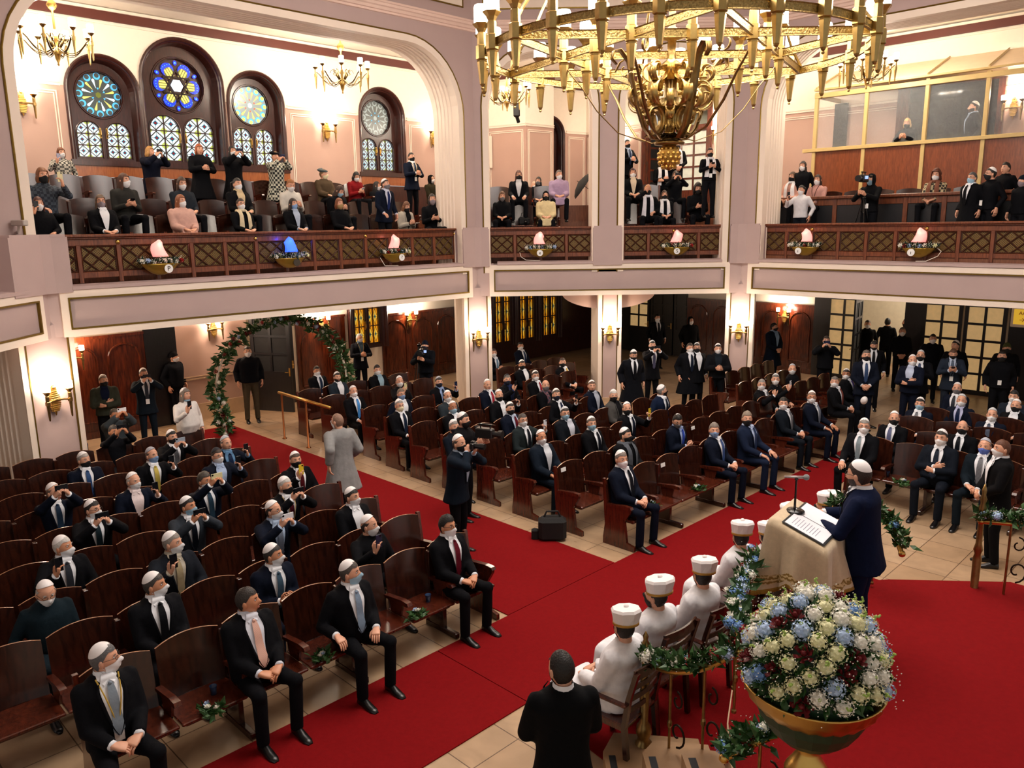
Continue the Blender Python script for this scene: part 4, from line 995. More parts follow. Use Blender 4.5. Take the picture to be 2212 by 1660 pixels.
TOR = [(-.04, .165, .12, 0), (.02, .165, .12, 0), (.12, .155, .115, .005), (.25, .165, .12, .01), (.36, .18, .122, .008), (.42, .188, .118, 0), (.465, .172, .1, -.008), (.5, .125, .08, -.012), (.53, .075, .064, -.012), (.57, .056, .056, -.008)]
def torso_at(z, f=0):
    T = TOR
    for i in range(len(T)-1):
        if T[i][0] <= z <= T[i+1][0]:
            q = (z-T[i][0])/(T[i+1][0]-T[i][0]); return [T[i][k]+(T[i+1][k]-T[i][k])*q for k in (1, 2, 3)]
    return list(T[0][1:]) if z < T[0][0] else list(T[-1][1:])
def voxel(mb, size, sm, name, mats):
    me = mb.mesh('tmp', mats[:1]); o = bpy.data.objects.new('tmp', me); COL.objects.link(o)
    m = o.modifiers.new('r', 'REMESH'); m.mode = 'VOXEL'; m.voxel_size = size; m.use_smooth_shade = True
    if sm: s_ = o.modifiers.new('s', 'SMOOTH'); s_.iterations = sm; s_.factor = .5
    dg = bpy.context.evaluated_depsgraph_get(); dg.update(); r = bpy.data.meshes.new_from_object(o.evaluated_get(dg), depsgraph=dg)
    bpy.data.objects.remove(o); bpy.data.meshes.remove(me); r.name = name
    r.materials.clear()
    for k in mats: r.materials.append(k)
    return r
def garment(pn, kind, fat):
    J = solve(pn); T = J['T']; q = POSE[pn]; mb = MB(); g = .018 if kind in ('jacket', 'coat', 'robe') else .01
    if kind in ('coat', 'robe', 'puffer'): g = .03
    R = []
    low = -.02 if q['sit'] else (-.16 if kind == 'jacket' else (-.42 if kind in ('coat', 'robe') else -.02))
    zs = [z for z, *_ in TOR if z > low+.02 and z < .56]
    for z in [low]+zs:
        a, b, yo = torso_at(z); belly = fat*exp(-((z-.14)/.13)**2); 
        fl = max(0, -z)*.25
        R.append(xsec(z, a+g+belly*.5+fl, b+g+belly*.7+fl*.6, 20, T, yo+belly*.35))
    a, b, yo = torso_at(.545); R.append(xsec(.548, a+.012, b+.012, 20, T, yo))
    mb.loft(R, True)
    for i in (0, 1):
        S, E, W = J['arm%d' % i]; d = (W-E).normalized()
        s0 = S+(T @ V3(0, 0, 0)-S)*.12; s0.z += .0
        w2 = W-d*.015
        mb.tube([s0, S, S+(E-S)*.5, E, E+(w2-E)*.5, w2], [.05+g, .056+g, .052+g, .046+g, .04+g*.9, .036+g*.8 if kind != 'robe' else .06], 12)
        mb.ball(tuple(E), .046+g, 10, 6); mb.ball(tuple(S), (.052+g*.8), 10, 8)
    if q['sit'] and kind in ('coat', 'robe'):
        hip, Kn, A = J['leg0']; rr_ = []
        for t, wd, ht in ((-.02, .2, .12), (.15, .21, .11), (.3, .22, .1), (.44, .24, .09)): rr_.append([(x, t, z+.0) for x, z in [(wd*cos(a)*1., ht*sin(a)) for a in [2*pi*k/16 for k in range(16)]]])
        mb.loft(rr_, True)
        if kind == 'robe': mb.loft([[(x*w, .44+y*dp, z) for x, y in [(cos(2*pi*k/20), sin(2*pi*k/20)) for k in range(20)]] for z, w, dp in ((.08, .2, .03), (.03, .24, .09), (-.2, .27, .11), (-.4, .31, .14))], True)
    return voxel(mb, .016, 2, {'jacket': 'suit_jacket', 'coat': 'coat', 'robe': 'robe', 'sweater': 'sweater', 'puffer': 'jacket'}[kind], [M_black])
def trousers(pn, kind='t'):
    J = solve(pn); q = POSE[pn]; mb = MB()
    mb.loft([xsec(z, a, b, 16) for z, a, b in ((-.085, .1, .08), (-.05, .15, .11), (.02, .165, .118), (.1, .16, .115))], True)
    for i in (0, 1):
        h, Kn, A = J['leg%d' % i]; h2 = h+V3(0, 0, -.01)
        mb.tube([h2, h2+(Kn-h2)*.5, Kn, Kn+(A-Kn)*.5, A+(A-Kn).normalized()*.015], [.092, .082, .066, .058, .056], 12); mb.ball(tuple(Kn), .066, 10, 8); mb.ball(tuple(h), .095, 10, 8)
    if kind == 's' and not q['sit']:
        mb = MB(); mb.loft([xsec(z, a, b, 18) for z, a, b in ((.1, .15, .11), (0, .175, .13), (-.3, .2, .16), (-.55, .22, .18))], True)
    return voxel(mb, .018, 2, 'trousers', [M_black])
def shoe_mesh():
    mb = MB(); mb.smooth = True; R = []
    for y, w, h, z in ((-.075, .02, .02, .03), (-.07, .034, .045, .035), (-.03, .036, .055, .04), (.03, .038, .05, .035), (.09, .044, .032, .022), (.15, .04, .024, .018), (.195, .022, .014, .014)): R.append([(w*cos(a), y, max(0, z+h*sin(a))) for a in [2*pi*k/12 for k in range(12)]])
    mb.loft(R, True); return mb.mesh('shoe', [M_shoe])
def bib(pn, kind, fat):
    # shirt front, lapels, tie: patches floating on the torso front
    J = solve(pn); T = J['T']; g = .018 if kind == 'jacket' else (.03 if kind in ('coat', 'puffer') else .01)
    def surf(u, z, e):
        a, b, yo = torso_at(z); belly = fat*exp(-((z-.14)/.13)**2); a += g+belly*.5; b += g+belly*.7; t = pi/2-u
        x = (a+e)*(abs(cos(t))**.82)*(1 if cos(t) >= 0 else -1); y = (b+e)*(abs(sin(t))**.82)+yo+belly*.35
        return T @ V3(x, y, z)
    z0, z1 = .13, .522
    def hw(c): return .03+.36*c**.8
    sh = MB(); sh.smooth = True; sh.grid(lambda a, c: surf((a-.5)*2*hw(min(c, .9)), z0+(.549-z0)*min(1, c/.9)+.014*max(0, c-.9)/.1, .010+.024*exp(-((z0+(.549-z0)*c-.5)/.035)**2)-.035*max(0, c-.9)/.1), 6, 20)
    # collar
    for s in (-1, 1):
        p = [T @ V3(s*x, y, z) for x, y, z in ((.005, .104, .522), (.036, .118, .49), (.07, .07, .53), (.06, .0, .572), (.03, .055, .572))]; fan(sh, [tuple(v) for v in p])
    sh.loft([[tuple(T @ V3(r*cos(a), -.01+r*sin(a)*1.05, z)) for a in [2*pi*k/14 for k in range(14)]] for r, z in ((.075, .53), (.066, .56), (.0635, .575))], False)
    shirt = sh.mesh('shirt', [M_white2])
    lp = MB(); lp.smooth = True
    for s in (-1, 1):
        lp.grid(lambda a, c: surf(s*(hw(c)-.03+(.02+.22*c*(1.15-c))*a+.0), z0-.02+(z1-z0+.01)*c, .016+.004*sin(pi*a)+.02*c**3), 3, 8)
    lap = lp.mesh('lapel', [M_black])
    tb = MB(); tb.smooth = True; tb.grid(lambda a, c: surf((a-.5)*(.30-.16*c if c > .08 else .05+c*2.6), z0-.02+(.5-z0+.02)*c, .018+.022*c**3), 4, 8)
    k = T @ V3(0, .124, .502); tb.ball(tuple(k), (.016, .014, .016), 8, 5)
    tie = tb.mesh('tie', [M_dark])
    return shirt, lap, tie
def body_mesh(pn, hy, hp, bare=False):
    J = solve(pn); q = POSE[pn]; T = J['T']; mb = MB()
    HM = Matrix.Translation(J['neck']) @ Matrix.Rotation(-radians(hy), 4, 'Z') @ Matrix.Rotation(-radians(hp), 4, 'X')
    head_into(mb, HM)
    mb.mi(0, True); mb.loft([xsec(z, a*.8, b*.75, 8, T, yo) for z, a, b, yo in TOR[:-1]], True)
    for i, s in ((0, 1), (1, -1)):
        S, E, W = J['arm%d' % i]; mb.tube([S, S+(E-S)*.5, E, E+(W-E)*.4, W], [.045, .042, .034, .034, .025], 8)
        z = q['f'][i].copy(); y = q['p'][i].copy(); R = frame_from(z, y).to_4x4(); hand_into(mb, Matrix.Translation(W) @ R, -s if False else (-s), q['c'][i])
        h, Kn, A = J['leg%d' % i]; mb.tube([h, Kn, A], [.07, .05, .035], 8); mb.tube([A, A+V3(0, .1, -.05)], [.03, .02], 6)
    return mb.mesh('body', [SKIN[0], M_eye, M_dark, M_lip, mat('iris_brown', '1A100C', .3, var=0)]), HM
PH = {}
def phone_mesh(col):
    if col not in PH:
        mb = MB(); mb.bbox(-.037, .037, -.004, .004, -.075, .075, .002); mb.mi(1).box(-.03, -.008, .004, .0055, .045, .068); mb.mi(2).box(-.034, .034, -.0046, -.004, -.07, .07)
        PH[col] = mb.mesh('smartphone', [mat('phone_'+col, col, .3, var=0), M_phone, mat('phone_screen', '20242C', .15, emis='405068', es=.3, var=0)])
    return PH[col]
SPK = Vector((3.0, 6.9, 2.2))
def person(px, py, z0, pose, head, label, o='', top='101218', tie=None, shirt='E9ECF2', hair='short', hc='1C1410', mask='w', kip=True, kind='jacket', tr=None, sk=0, look=None, sc=1., fat=0., glasses=False, phone=None, pos=None, group=None, skirt=False, pitch=0, extra=None, scarf=None, lan=None, badge=False, topm=None, plane=None):
    q = POSE[pose]; sit = q['sit']; ph = .5 if sit else .925
    J = get(('J', pose), lambda: solve(pose)); nk = J['neck']
    if kip is True: kz = .235
    else: kz = .235
    ht = (ph+nk.z+kz)*sc  # crown height
    if plane is not None:
        M_, off = plane; best = None
        for k in range(-5, 6):
            o_ = off+k*.1; qx, qz = onp(M_, px, py, o_); s_ = (qz-z0)/(ph+nk.z+kz); c_ = abs(s_-sc)+abs(k)*.004
            if best is None or c_ < best[0]: best = (c_, o_, qx, s_)
        sc = max(.88, min(1.13, best[3])); P = M_ @ Vector((best[2], best[1], 0)); d = Vector((cos(radians(head)), sin(radians(head)), 0)); P -= d*nk.y*sc; P.z = 0
    elif pos is not None: P = Vector((pos[0], pos[1], 0))
    else:
        P = at(px, py, z0+ht); d = Vector((cos(radians(head)), sin(radians(head)), 0)); P -= d*(nk.y+.0)*sc
    M = Matrix.Translation((P.x, P.y, z0)) @ Matrix.Rotation(radians(head-90), 4, 'Z') @ Matrix.Diagonal((sc, sc, sc, 1))
    t = thing('person', M, label, 'person', group); B = Matrix.Translation((0, 0, ph))
    if look is None or isinstance(look, tuple):
        tg = SPK if look is None else Vector(look)
        a = degrees_(atan2(tg.y-P.y, tg.x-P.x)); hy = (head-a+180) % 360-180; hy = max(-70, min(70, hy))
    else: hy = look
    hy = round(hy/10)*10; hp = -round(pitch/10)*10
    bme, HM = get(('b', pose, hy, hp), lambda: body_mesh(pose, hy, hp)); HB = B @ HM
    inst(bme, 'body', t, B, [SKIN[sk], None, hairm(hc), None])
    tm = topm or cloth(top)
    nm = {'jacket': 'suit_jacket', 'coat': 'coat', 'robe': 'robe', 'sweater': 'sweater', 'puffer': 'jacket'}[kind]
    inst(get(('g', pose, kind, fat), lambda: garment(pose, kind, fat)), nm, t, B, [tm])
    if kind != 'robe': inst(get(('t', pose, skirt), lambda: trousers(pose, 's' if skirt else 't')), 'trousers' if not skirt else 'skirt', t, B, [cloth(tr) if tr else tm])
    sm = get('shoe', shoe_mesh)
    for i in (0, 1):
        A = J['leg%d' % i][2]; inst(sm, 'shoe', t, Matrix.Translation((A.x, A.y+.02, (ph+A.z-.08) if sit else max(0, ph+A.z-.075))))
    if kind in ('jacket', 'coat', 'puffer') and shirt:
        s_, l_, ti = get(('bib', pose, kind, fat), lambda: bib(pose, kind, fat)); inst(s_, 'shirt', t, B, [M_white2 if shirt == 'E9ECF2' else cloth(shirt)])
        if kind != 'puffer': inst(l_, 'lapel', t, B, [tm])
        if tie: inst(ti, 'tie', t, B, [tie if not isinstance(tie, str) else cloth(tie, .5)])
    if kind == 'jacket' and shirt:
        [inst(cf, 'shirt_cuff', t, B, [M_white2 if shirt == 'E9ECF2' else cloth(shirt)]) for cf in get(('cuff', pose), lambda: cuffs(pose))]
    if hair in ('beret', 'beanie', 'scarf'):
        inst(get(('hd', hair), lambda: hood_mesh(hair)), {'beret': 'beret', 'beanie': 'knit_cap', 'scarf': 'headscarf'}[hair], t, HB, [cloth(hc)])
        if hair == 'beret': inst(get(('h', 'full'), lambda: hair_mesh('full')), 'hair', t, HB, [hairm('7A5A3A')])
    elif hair: inst(get(('h', hair), lambda: hair_mesh(hair)), 'hair', t, HB, [hairm(hc)])
    if 'b' in o: inst(get('beard', beard_mesh), 'beard', t, HB, [hairm(hc)])
    if mask:
        if 'c' in o: inst(get('chin', chin_mask), 'face_mask', t, HB, [MASK[mask]])
        else:
            fk = 'f' if 'f' in o else 's'; inst(get(('m', fk), lambda: mask_mesh(fk)), 'face_mask', t, HB, [MASK[mask]])
    if kip == 'hat': inst(get('cantor', cantorhat_mesh), 'cantor_hat', t, HB)
    elif kip: inst(get('kip', kippah_mesh), 'kippah', t, HB, [M_kip if kip is True else M_kipdark if kip == 'd' else cloth(kip)])
    if glasses: inst(get('specs', specs_mesh), 'glasses', t, HB)
    if phone and q['item']:
        x, y, z, m = q['item']; tilt = {0: Matrix.Rotation(radians(90), 4, 'Y'), 1: Matrix.Identity(4), 2: Matrix.Rotation(radians(-50), 4, 'X')}[m]
        po = bpy.data.objects.new('smartphone', phone_mesh(phone)); COL.objects.link(po); po.matrix_basis = M @ B @ Matrix.Translation((x, y, z)) @ tilt
        tag(po, phone_label(phone, label), 'smartphone', 'smartphones held by the audience')
    if scarf: inst(get(('sc', pose), lambda: scarf_mesh(pose)), 'scarf', t, B, [scarf if not isinstance(scarf, str) else cloth(scarf)])
    if lan:
        a_, b_ = get(('ln', pose), lambda: lanyard_mesh(pose)); inst(a_, 'lanyard', t, B, [cloth(lan)]); inst(b_, 'name_badge', t, B)
    elif badge: inst(get(('ln', pose), lambda: lanyard_mesh(pose))[1], 'name_badge', t, B)
    if extra: extra(t, B, HB, J, M)
    return t
def degrees_(a): return a*180/pi
PHN = {'101218': 'black', 'D8D0A0': 'pale gold', 'E0C030': 'yellow', 'E4E4EA': 'white', '182040': 'dark blue', '8C8CA8': 'lilac grey', '9AA6B4': 'silver blue'}
def phone_label(c, lab):
    w = lab.replace('person', 'the person').split()[:11]
    while w and w[-1] in ('a', 'the', 'of', 'in', 'and', 'with', 'on', 'at', 'his', 'her', 'to', 'by', 'from', 'under', 'beside', 'behind', 'near'): w.pop()
    return ('%s smartphone held by ' % PHN.get(c, 'dark'))+' '.join(w)
def cuffs(pn):
    J = solve(pn); out = []
    for i in (0, 1):
        mb = MB(); mb.smooth = True; S, E, W = J['arm%d' % i]; d = (W-E).normalized(); mb.tube([W-d*.05, W+d*.002], [.039, .037], 12); out.append(mb.mesh('shirt_cuff', [M_white2]))
    return out
def front(pn, x, z, e=.03, g=.03):
    T = get(('J', pn), lambda: solve(pn))['T']; a, b, yo = torso_at(z); a += g; b += g
    q = max(0, 1-(abs(x)/a)**2.4)**(1/2.4); return T @ V3(x, b*q+yo+e, z)
def scarf_mesh(pn):
    mb = MB(); mb.smooth = True
    T = get(('J', pn), lambda: solve(pn))['T']
    mb.tube([tuple(T @ V3(.085*cos(a), -.01+.09*sin(a), .53+.015*sin(a)-(.02 if sin(a) > 0 else 0))) for a in [2*pi*k/16 for k in range(17)]], .032, 8)
    for s in (-1, 1):
        mb.grid(lambda a, c: front(pn, s*(.075+.02*c-.0)+(a-.5)*(.07+.03*c), .53-.45*c if s > 0 else .53-.38*c, .02+.008*sin(a*pi)), 3, 8)
    return mb.mesh('scarf', [M_black])
def lanyard_mesh(pn):
    mb = MB()
    for s in (-1, 1): mb.tube([front(pn, s*(.075*(1-c)+.004), .54-.36*c, .018) for c in [i/7 for i in range(8)]], .0055, 5)
    b = MB(); p = front(pn, 0, .11, .022); b.box(p.x-.035, p.x+.035, p.y-.002, p.y+.003, p.z-.05, p.z+.05)
    return mb.mesh('lanyard', [M_black]), b.mesh('name_badge', [M_paper])
# ---------------------------------------------------------------- the audience
V_ = -45
BLK = '08090E'; NVY = '0B1222'; CHA = '181C24'; GRY = '3C4148'
stripe1 = stripem('striped_navy_tie', '20304E', 'A8B4C8', 34); stripe2 = stripem('pink_striped_tie', 'C98A78', 'EBCFC0', 46); stripe3 = stripem('grey_striped_tie', '30333A', '8C9098', 30, 90)
def g(x, y, pose, label, **k): person(x, y, 0, pose, k.pop('h', V_), label, **k)
L_ = 'people seated left of the red aisle'
def l(x, y, pose, label, **k): k.setdefault('group', L_); k.setdefault('look', None); g(x, y, pose, label, **k)
l(215, 1390, 'lap', 'person with yellow lanyard and grey tie at the near end of the front row', top=BLK, tie='7C8894', hc='5A5A5C', glasses=True, lan='B89848', sc=1.04, fat=.03)
l(527, 1268, 'lap', 'person without mask in pink striped tie, front row left', top=BLK, tie=stripe2, mask=None, kip=False, hc='2A2420', fat=.07, sk=1, sc=1.04, shirt='D8DCE8')
l(750, 1210, 'arm', 'person slouching sideways in front row with light blue tie and green card', top=BLK, tie='7F94AC', mask='b', hc='4A4440', fat=.05, sc=1.02)
l(963, 1112, 'lap', 'person with glasses and dark red tie at the aisle end of the front row', top=BLK, tie='5A1020', kip=False, hc='120E0C', glasses=True, sk=1, look=-10, sc=1.02, hair='full')
l(326, 1236, 'lap', 'person in black military uniform with printed white skullcap, second row', top='0C0D12', tie='101216', hc='3A3430', sk=1, hair='crop', sc=1.03)
l(584, 1174, 'text', 'person with blue grey tie typing on a phone in the second row', top=NVY, tie='40586C', phone='101218', hair='crop', hc='2A2624', sk=1)
l(793, 1112, 'phone1', 'bald bearded person filming with dark blue phone in the second row', top=BLK, shirt=None, kind='sweater', phone='182040', hair='fringe', hc='2A2420')
l(91, 1247, 'arm', 'person in dark teal sweater looking down, near the left edge', top='122028', kind='sweater', shirt=None, hair='fringe', hc='B0ACA8', glasses=True, pitch=-20, look=0, fat=.04)
l(366, 1148, 'phone1', 'person in charcoal suit with cream tie raising a phone, third row', top=CHA, tie='A89878', hair='crop', hc='8C847C', phone='101218', shirt='B8B0A0', sc=1.03)
l(586, 1081, 'phone2', 'person with glasses and white phone, third row centre', top=NVY, tie=stripe1, shirt='A8BCD8', glasses=True, phone='E4E4EA', hair='fringe', hc='2A2420')
l(757, 1052, 'thigh', 'person with dark beard line and open white collar, third row aisle seat', top=BLK, hc='181412', hair='crop', look=-20)
l(129, 1157, 'phone1', 'white haired person in pointed mask gesturing with a phone, fourth row', top=BLK, tie='30343C', o='f', hc='C8C4C0', sk=1, phone='101218')
l(401, 1072, 'phone2', 'person in grey suit with light blue mask aiming a phone, fourth row', top='2C323A', tie='101620', mask='b', sk=1, hair='crop', hc='1C1614', phone='101218')
l(612, 1029, 'phone2', 'white haired person in black mask and cream lanyard, fourth row', top=BLK, tie='4A1420', mask='k', hc='C0BCB8', lan='B8A070', phone='101218')
l(195, 1079, 'phone2', 'young person with glasses holding phone sideways over the mask, fifth row', top=BLK, tie='1C2C34', hc='181210', glasses=True, phone='101218')
l(284, 1020, 'phone1l', 'ruddy faced person in tall white skullcap with open pink collar, sixth row', top=NVY, shirt='E8D8D8', hair='fringe', hc='D0C8C0', phone='101218')
l(438, 1019, 'phone2h', 'dark haired person without skullcap holding a gold phone above the face', top=NVY, tie='2A4458', kip=False, hair='full', hc='4A443C', phone='D8D0A0', sk=1)
l(466, 967, 'phone1l', 'person with glasses and open light blue shirt holding up one hand', top='121826', shirt='A8BCDC', kip='d', glasses=True, hc='3A2C24', hair='crop', phone='101218')
l(485, 941, 'phone1l', 'bald person with blue mask under the chin filming, back rows', top=NVY, shirt='6088B0', mask='b', o='c', hair='fringe', hc='6A625C', kip='B8BCC4', phone='101218', tie='182848')
l(636, 975, 'phone1', 'person in black mask filming with a bright yellow phone', top=BLK, tie='4A1018', mask='k', hc='4A3A30', phone='E0C030', look=10, hair='crop')
l(177, 976, 'thigh', 'grey haired person in black mask and blue tie, back rows far left', top=NVY, tie='2C4A78', mask='k', hc='A8A09A', hair='crop')
l(324, 966, 'phone1l', 'bald person with blue mask and pale yellow tie, back rows', top=BLK, tie='C8B458', mask='l', hair='fringe', hc='5A504A', kip='A8A8B0', phone='101218')
l(368, 928, 'phone2', 'person in black mask and striped tie aiming a silver blue phone', top=BLK, tie=stripe3, mask='k', hc='16100E', phone='9AA6B4')
l(243, 917, 'phone2h', 'dark haired person without mask in black sweater reaching a phone up high', top='0E1016', kind='sweater', shirt=None, kip=False, mask=None, hc='28201C', phone='101218', sk=1)
l(111, 1043, 'phone2h', 'bald person stretching one arm up to film near the left pier', top=NVY, hair='fringe', mask=None, hc='6A5A50', tie='243850', phone='101218', kip=True)
l(245, 882, 'phone2h', 'person in grey fleece leaning back with a white phone overhead', top='3A4248', kind='puffer', shirt=None, kip=False, mask=None, hc='50483E', phone='E4E4EA', sk=1)
l(134, 872, 'thigh', 'person in blue quilted jacket half hidden by the left pier', top='10244E', kind='puffer', shirt=None, kip=False, hc='30241C', look=0)
S_ = 'people standing near the left doors'
g(397, 838, 's_phone1', 'person in white sweatshirt with grey hair filming from the aisle side', h=-35, top='D8D4D0', kind='sweater', shirt=None, mask='b', o='c', hair='medium', hc='6A6058', tr='1C2C40', phone='101218', fat=.08, look=-10, group=S_)
g(221, 809, 's_fold', 'person with folded arms in grey green cardigan and black mask', h=-60, top='34382E', kind='puffer', shirt='101830', mask='k', hc='8A7A6C', tr=BLK, group=S_)
g(308, 795, 's_phone', 'standing person in dark suit with navy mask filming by the left door', h=-55, top='121C26', tie='30343C', mask='n', hair='crop', hc='5A4A40', phone='101218', badge=True, group=S_)
g(290, 765, 's_hang', 'person in black with light blue mask in the dark doorway', h=-60, top='090A0E', kind='sweater', shirt=None, mask='b', kip=False, hc='120E0C', sk=1, group=S_)
g(373, 760, 's_hang', 'guard in black knit cap and white mask beside the mauve wall', h=-10, top='0B0D14', kind='puffer', shirt=None, kip=False, hair='beanie', hc='0A0A0E', look=-10, group=S_) if False else person(373, 760, 0, 's_hang', -20, 'person in black knit cap and white mask beside the mauve wall', top='0B0D14', kind='puffer', shirt=None, kip=False, hair='beanie', hc='0A0A0E', look=-10, group=S_)
person(547, 735, 0, 's_hang', -65, 'person in black jacket and khaki trousers standing under the flower arch', top='0A0B12', kind='puffer', shirt=None, kip=False, hc='140E0C', tr='4A4030', sc=1.06, look=-5, group=S_, pos=at(547, 912, 0)[:2])
person(730, 893, 0, 's_walk', 125, 'bald person in long light grey overcoat walking up the red aisle', top='8A8A8A', kind='coat', shirt=None, kip=False, hair='crop', hc='8A6A58', tr='30323A', look=-30)
def camera_mesh():
    mb = MB(); mb.bbox(-.07, .07, -.03, .03, -.045, .045, .01); mb.bbox(-.025, .025, -.03, .02, .045, .065, .005)
    mb.loft([[(r*cos(a), y, r*sin(a)) for a in [2*pi*k/14 for k in range(14)]] for y, r in ((.03, .036), (.09, .036), (.092, .042), (.17, .044), (.172, .034))], True)
    return mb.mesh('camera', [mat('camera_black', '101012', .35)])
def vcam_mesh():
    mb = MB(); mb.bbox(-.06, .06, -.16, .12, -.07, .08, .015); mb.bbox(-.015, .015, -.12, .1, .12, .145, .005); mb.bbox(-.01, .01, -.1, -.08, .07, .13); mb.bbox(-.01, .01, .06, .08, .07, .13)
    mb.loft([[(r*cos(a), y, r*sin(a)) for a in [2*pi*k/14 for k in range(14)]] for y, r in ((.12, .04), (.2, .042), (.205, .06), (.27, .065))], True)
    mb.loft([[(-.08+r*cos(a), y, .05+r*sin(a)) for a in [2*pi*k/10 for k in range(10)]] for y, r in ((-.22, .03), (-.1, .025))], True)
    mb.mi(1).box(-.12, -.06, .04, .05, -.01, .05)
    return mb.mesh('video_camera', [mat('camera_black', '101012', .35), mat('lcd_glow', '8090B0', .2, emis='90A8E0', es=1.2, var=0)])
CAMM = camera_mesh(); VCM = vcam_mesh()
def give(mesh, name, label, cat, off):
    def f(t, B, HB, J, M):
        o = bpy.data.objects.new(name, mesh); COL.objects.link(o); o.matrix_basis = M @ B @ Matrix.Translation(off); tag(o, label, cat)
    return f
person(989, 938, 0, 's_camera', -25, 'photographer in dark navy coat crouching over a camera beside the aisle'.replace('photographer', 'person'), top='101A26', shirt='A8B8CC', mask='k', hair='fringe', hc='3A302A', look=10, pitch=0, extra=give(CAMM, 'camera', 'black stills camera held to the eye of the person in navy coat', 'camera', (0, .27, .64)), tr=BLK)
person(998, 890, 0, 's_vcam', -25, 'black clad person with beard steadying a video camera behind the photographer in navy', top='0B0B10', kind='sweater', shirt=None, mask='k', hc='120E0C', look=0, extra=give(VCM, 'video_camera', 'black video camera held at chest height beside the aisle', 'video camera', (.05, .42, .5)))
# under the left gallery, right of the aisle
U_ = 'people seated under the left gallery'
def u(x, y, pose, label, **k): k.setdefault('group', U_); g(x, y, pose, label, **k)
u(683, 790, 'lap', 'person in white mask and dark tie sitting left of the arch garland', top=BLK, tie='182840', kip=False, hc='201814', sk=1)
u(727, 803, 'lap', 'bearded person in grey blue suit half hidden by the arch garland', top='242E38', hc='181210', mask=None, o='b')
u(762, 833, 'thigh', 'person with open jacket, white shirt and bright blue tie', top=BLK, tie='4A8CD0', o='f', hair='fringe', hc='8A7A70')
u(814, 788, 'thigh', 'person with pale blue shirt sitting by the wood panelling', top=BLK, shirt='8CA8B8', hair='crop', hc='2A2018', kip='d')
u(862, 812, 'phone1', 'person holding a gold phone close to the white mask', top=BLK, shirt=None, kind='sweater', hc='8A7A70', hair='fringe', phone='D8D0A0')
u(865, 838, 'arm', 'person with glasses and blue mask resting an arm on the pew back', top=NVY, mask='l', kip=False, hair='crop', hc='6A5A4C', glasses=True)
u(861, 862, 'lap', 'grey haired person in cream mask with glasses at a pew end by the aisle', top=BLK, tie='182438', mask='y', o='f', hc='8C8884', glasses=True)
u(947, 813, 'phone1l', 'person in navy mask stretching a phone sideways by the fluted pier', top=BLK, tie='101C30', mask='n', hc='2A221E', kip='B8BCC4', phone='182040', shirt='8CA0C8')
u(966, 843, 'lap', 'bald person with round glasses in dark grey suit, right of aisle', top='2A3238', glasses=True, hair='fringe', hc='3A3028')
u(977, 866, 'lap', 'balding person with printed skullcap and pale blue mask', top=BLK, mask='b', hair='fringe', hc='2A221C', sk=2)
u(979, 906, 'lap', 'grey bearded person in navy mask just behind the photographer in navy', top='0E1622', mask='n', hc='8A8480', shirt=None, kind='sweater')
person(775, 720, 0, 's_hold', -60, 'person with lanyard standing before the amber window', top='0D0F18', shirt='40586C', tie=None, kip=False, hc='A8A4A0', hair='crop', glasses=True, lan='A89060', look=-20)
person(918, 735, 0, 's_vcam', -95, 'person in dark cap filming with a tripod camera by the panelling', top='070A12', kind='puffer', shirt=None, kip=False, hair='beanie', hc='0A1020', mask='n', look=0, extra=give(VCM, 'video_camera', 'video camera on a tripod at the dark panelled wall under the gallery', 'video camera', (0, .42, .55)))
# right block
R_ = 'people seated right of the red aisle'
def r(x, y, pose, label, **k): k.setdefault('group', R_); g(x, y, pose, label, **k)
r(1052, 819, 'lap', 'bald person with mask on chin and red tie beside the left pier', top=NVY, tie='A02838', o='c', hair='fringe', hc='A89888')
r(1077, 841, 'phone1l', 'bald person with black mask and open white shirt, filming low', top=BLK, mask='k', hair='fringe', hc='6A5A50', phone='101218')
r(1095, 808, 'phone1', 'grey haired person with navy mask lifting a black phone', top=BLK, shirt='243054', tie='101830', mask='n', hc='6A6660', hair='crop', kip='d', phone='101218')
r(1101, 868, 'lap', 'person in black mask, maroon tie and pale shirt', top=NVY, tie='5A1420', mask='k', hc='2A221C', hair='crop', shirt='B8C4D8')
r(1128, 892, 'phone1l', 'person in dark green grey suit holding out a white phone', top='20282A', tie='141820', kip=False, hair='crop', hc='4A4440', glasses=True, phone='E4E4EA')
r(1168, 928, 'thigh', 'person in long dark coat sitting upright at the aisle corner', top='101A26', kind='coat', shirt='D0D4DC', hair='fringe', hc='2A221C', sk=1)
r(1156, 800, 'lap', 'person with glasses and crimson tie in the back rows', top=BLK, tie='8A1C30', glasses=True, hc='181410')
r(1178, 820, 'lap', 'person with grey mask and plaid scarf, no skullcap', top=BLK, kind='coat', shirt=None, mask='g', kip=False, hair='fringe', hc='6A6460', scarf=checkm('plaid_scarf', '2A2C3A', '6A4048', 10))
r(1201, 839, 'phone1l', 'person with navy mask filming with a dark phone', top=BLK, tie='182440', mask='n', hc='4A4038', phone='101218')
r(1220, 878, 'thigh', 'person in glossy black quilted jacket with pale teal mask', top='0E131A', kind='puffer', shirt='C8CCD8', mask='b', glasses=True, hair='crop', hc='2A221C', kip='C8CCD0')
r(1277, 899, 'lap', 'grey haired person with light blue mask and long dark dotted tie', top=BLK, tie='10141E', mask='b', hc='5A5048')
r(1278, 821, 'lap', 'person with moustache and black mask pulled under the chin', top=NVY, shirt='A8AEBC', mask='k', o='c', hc='5A4030')
r(1325, 841, 'lap', 'white haired person in grey tweed jacket looking right', top='4A4846', mask='k', hc='C0BCB6', shirt='101014')
r(1354, 868, 'phone1l', 'bald person in black mask filming with an orange yellow phone', top=BLK, mask='k', tie='10182A', hair='fringe', hc='5A4A40', phone='E0C030')
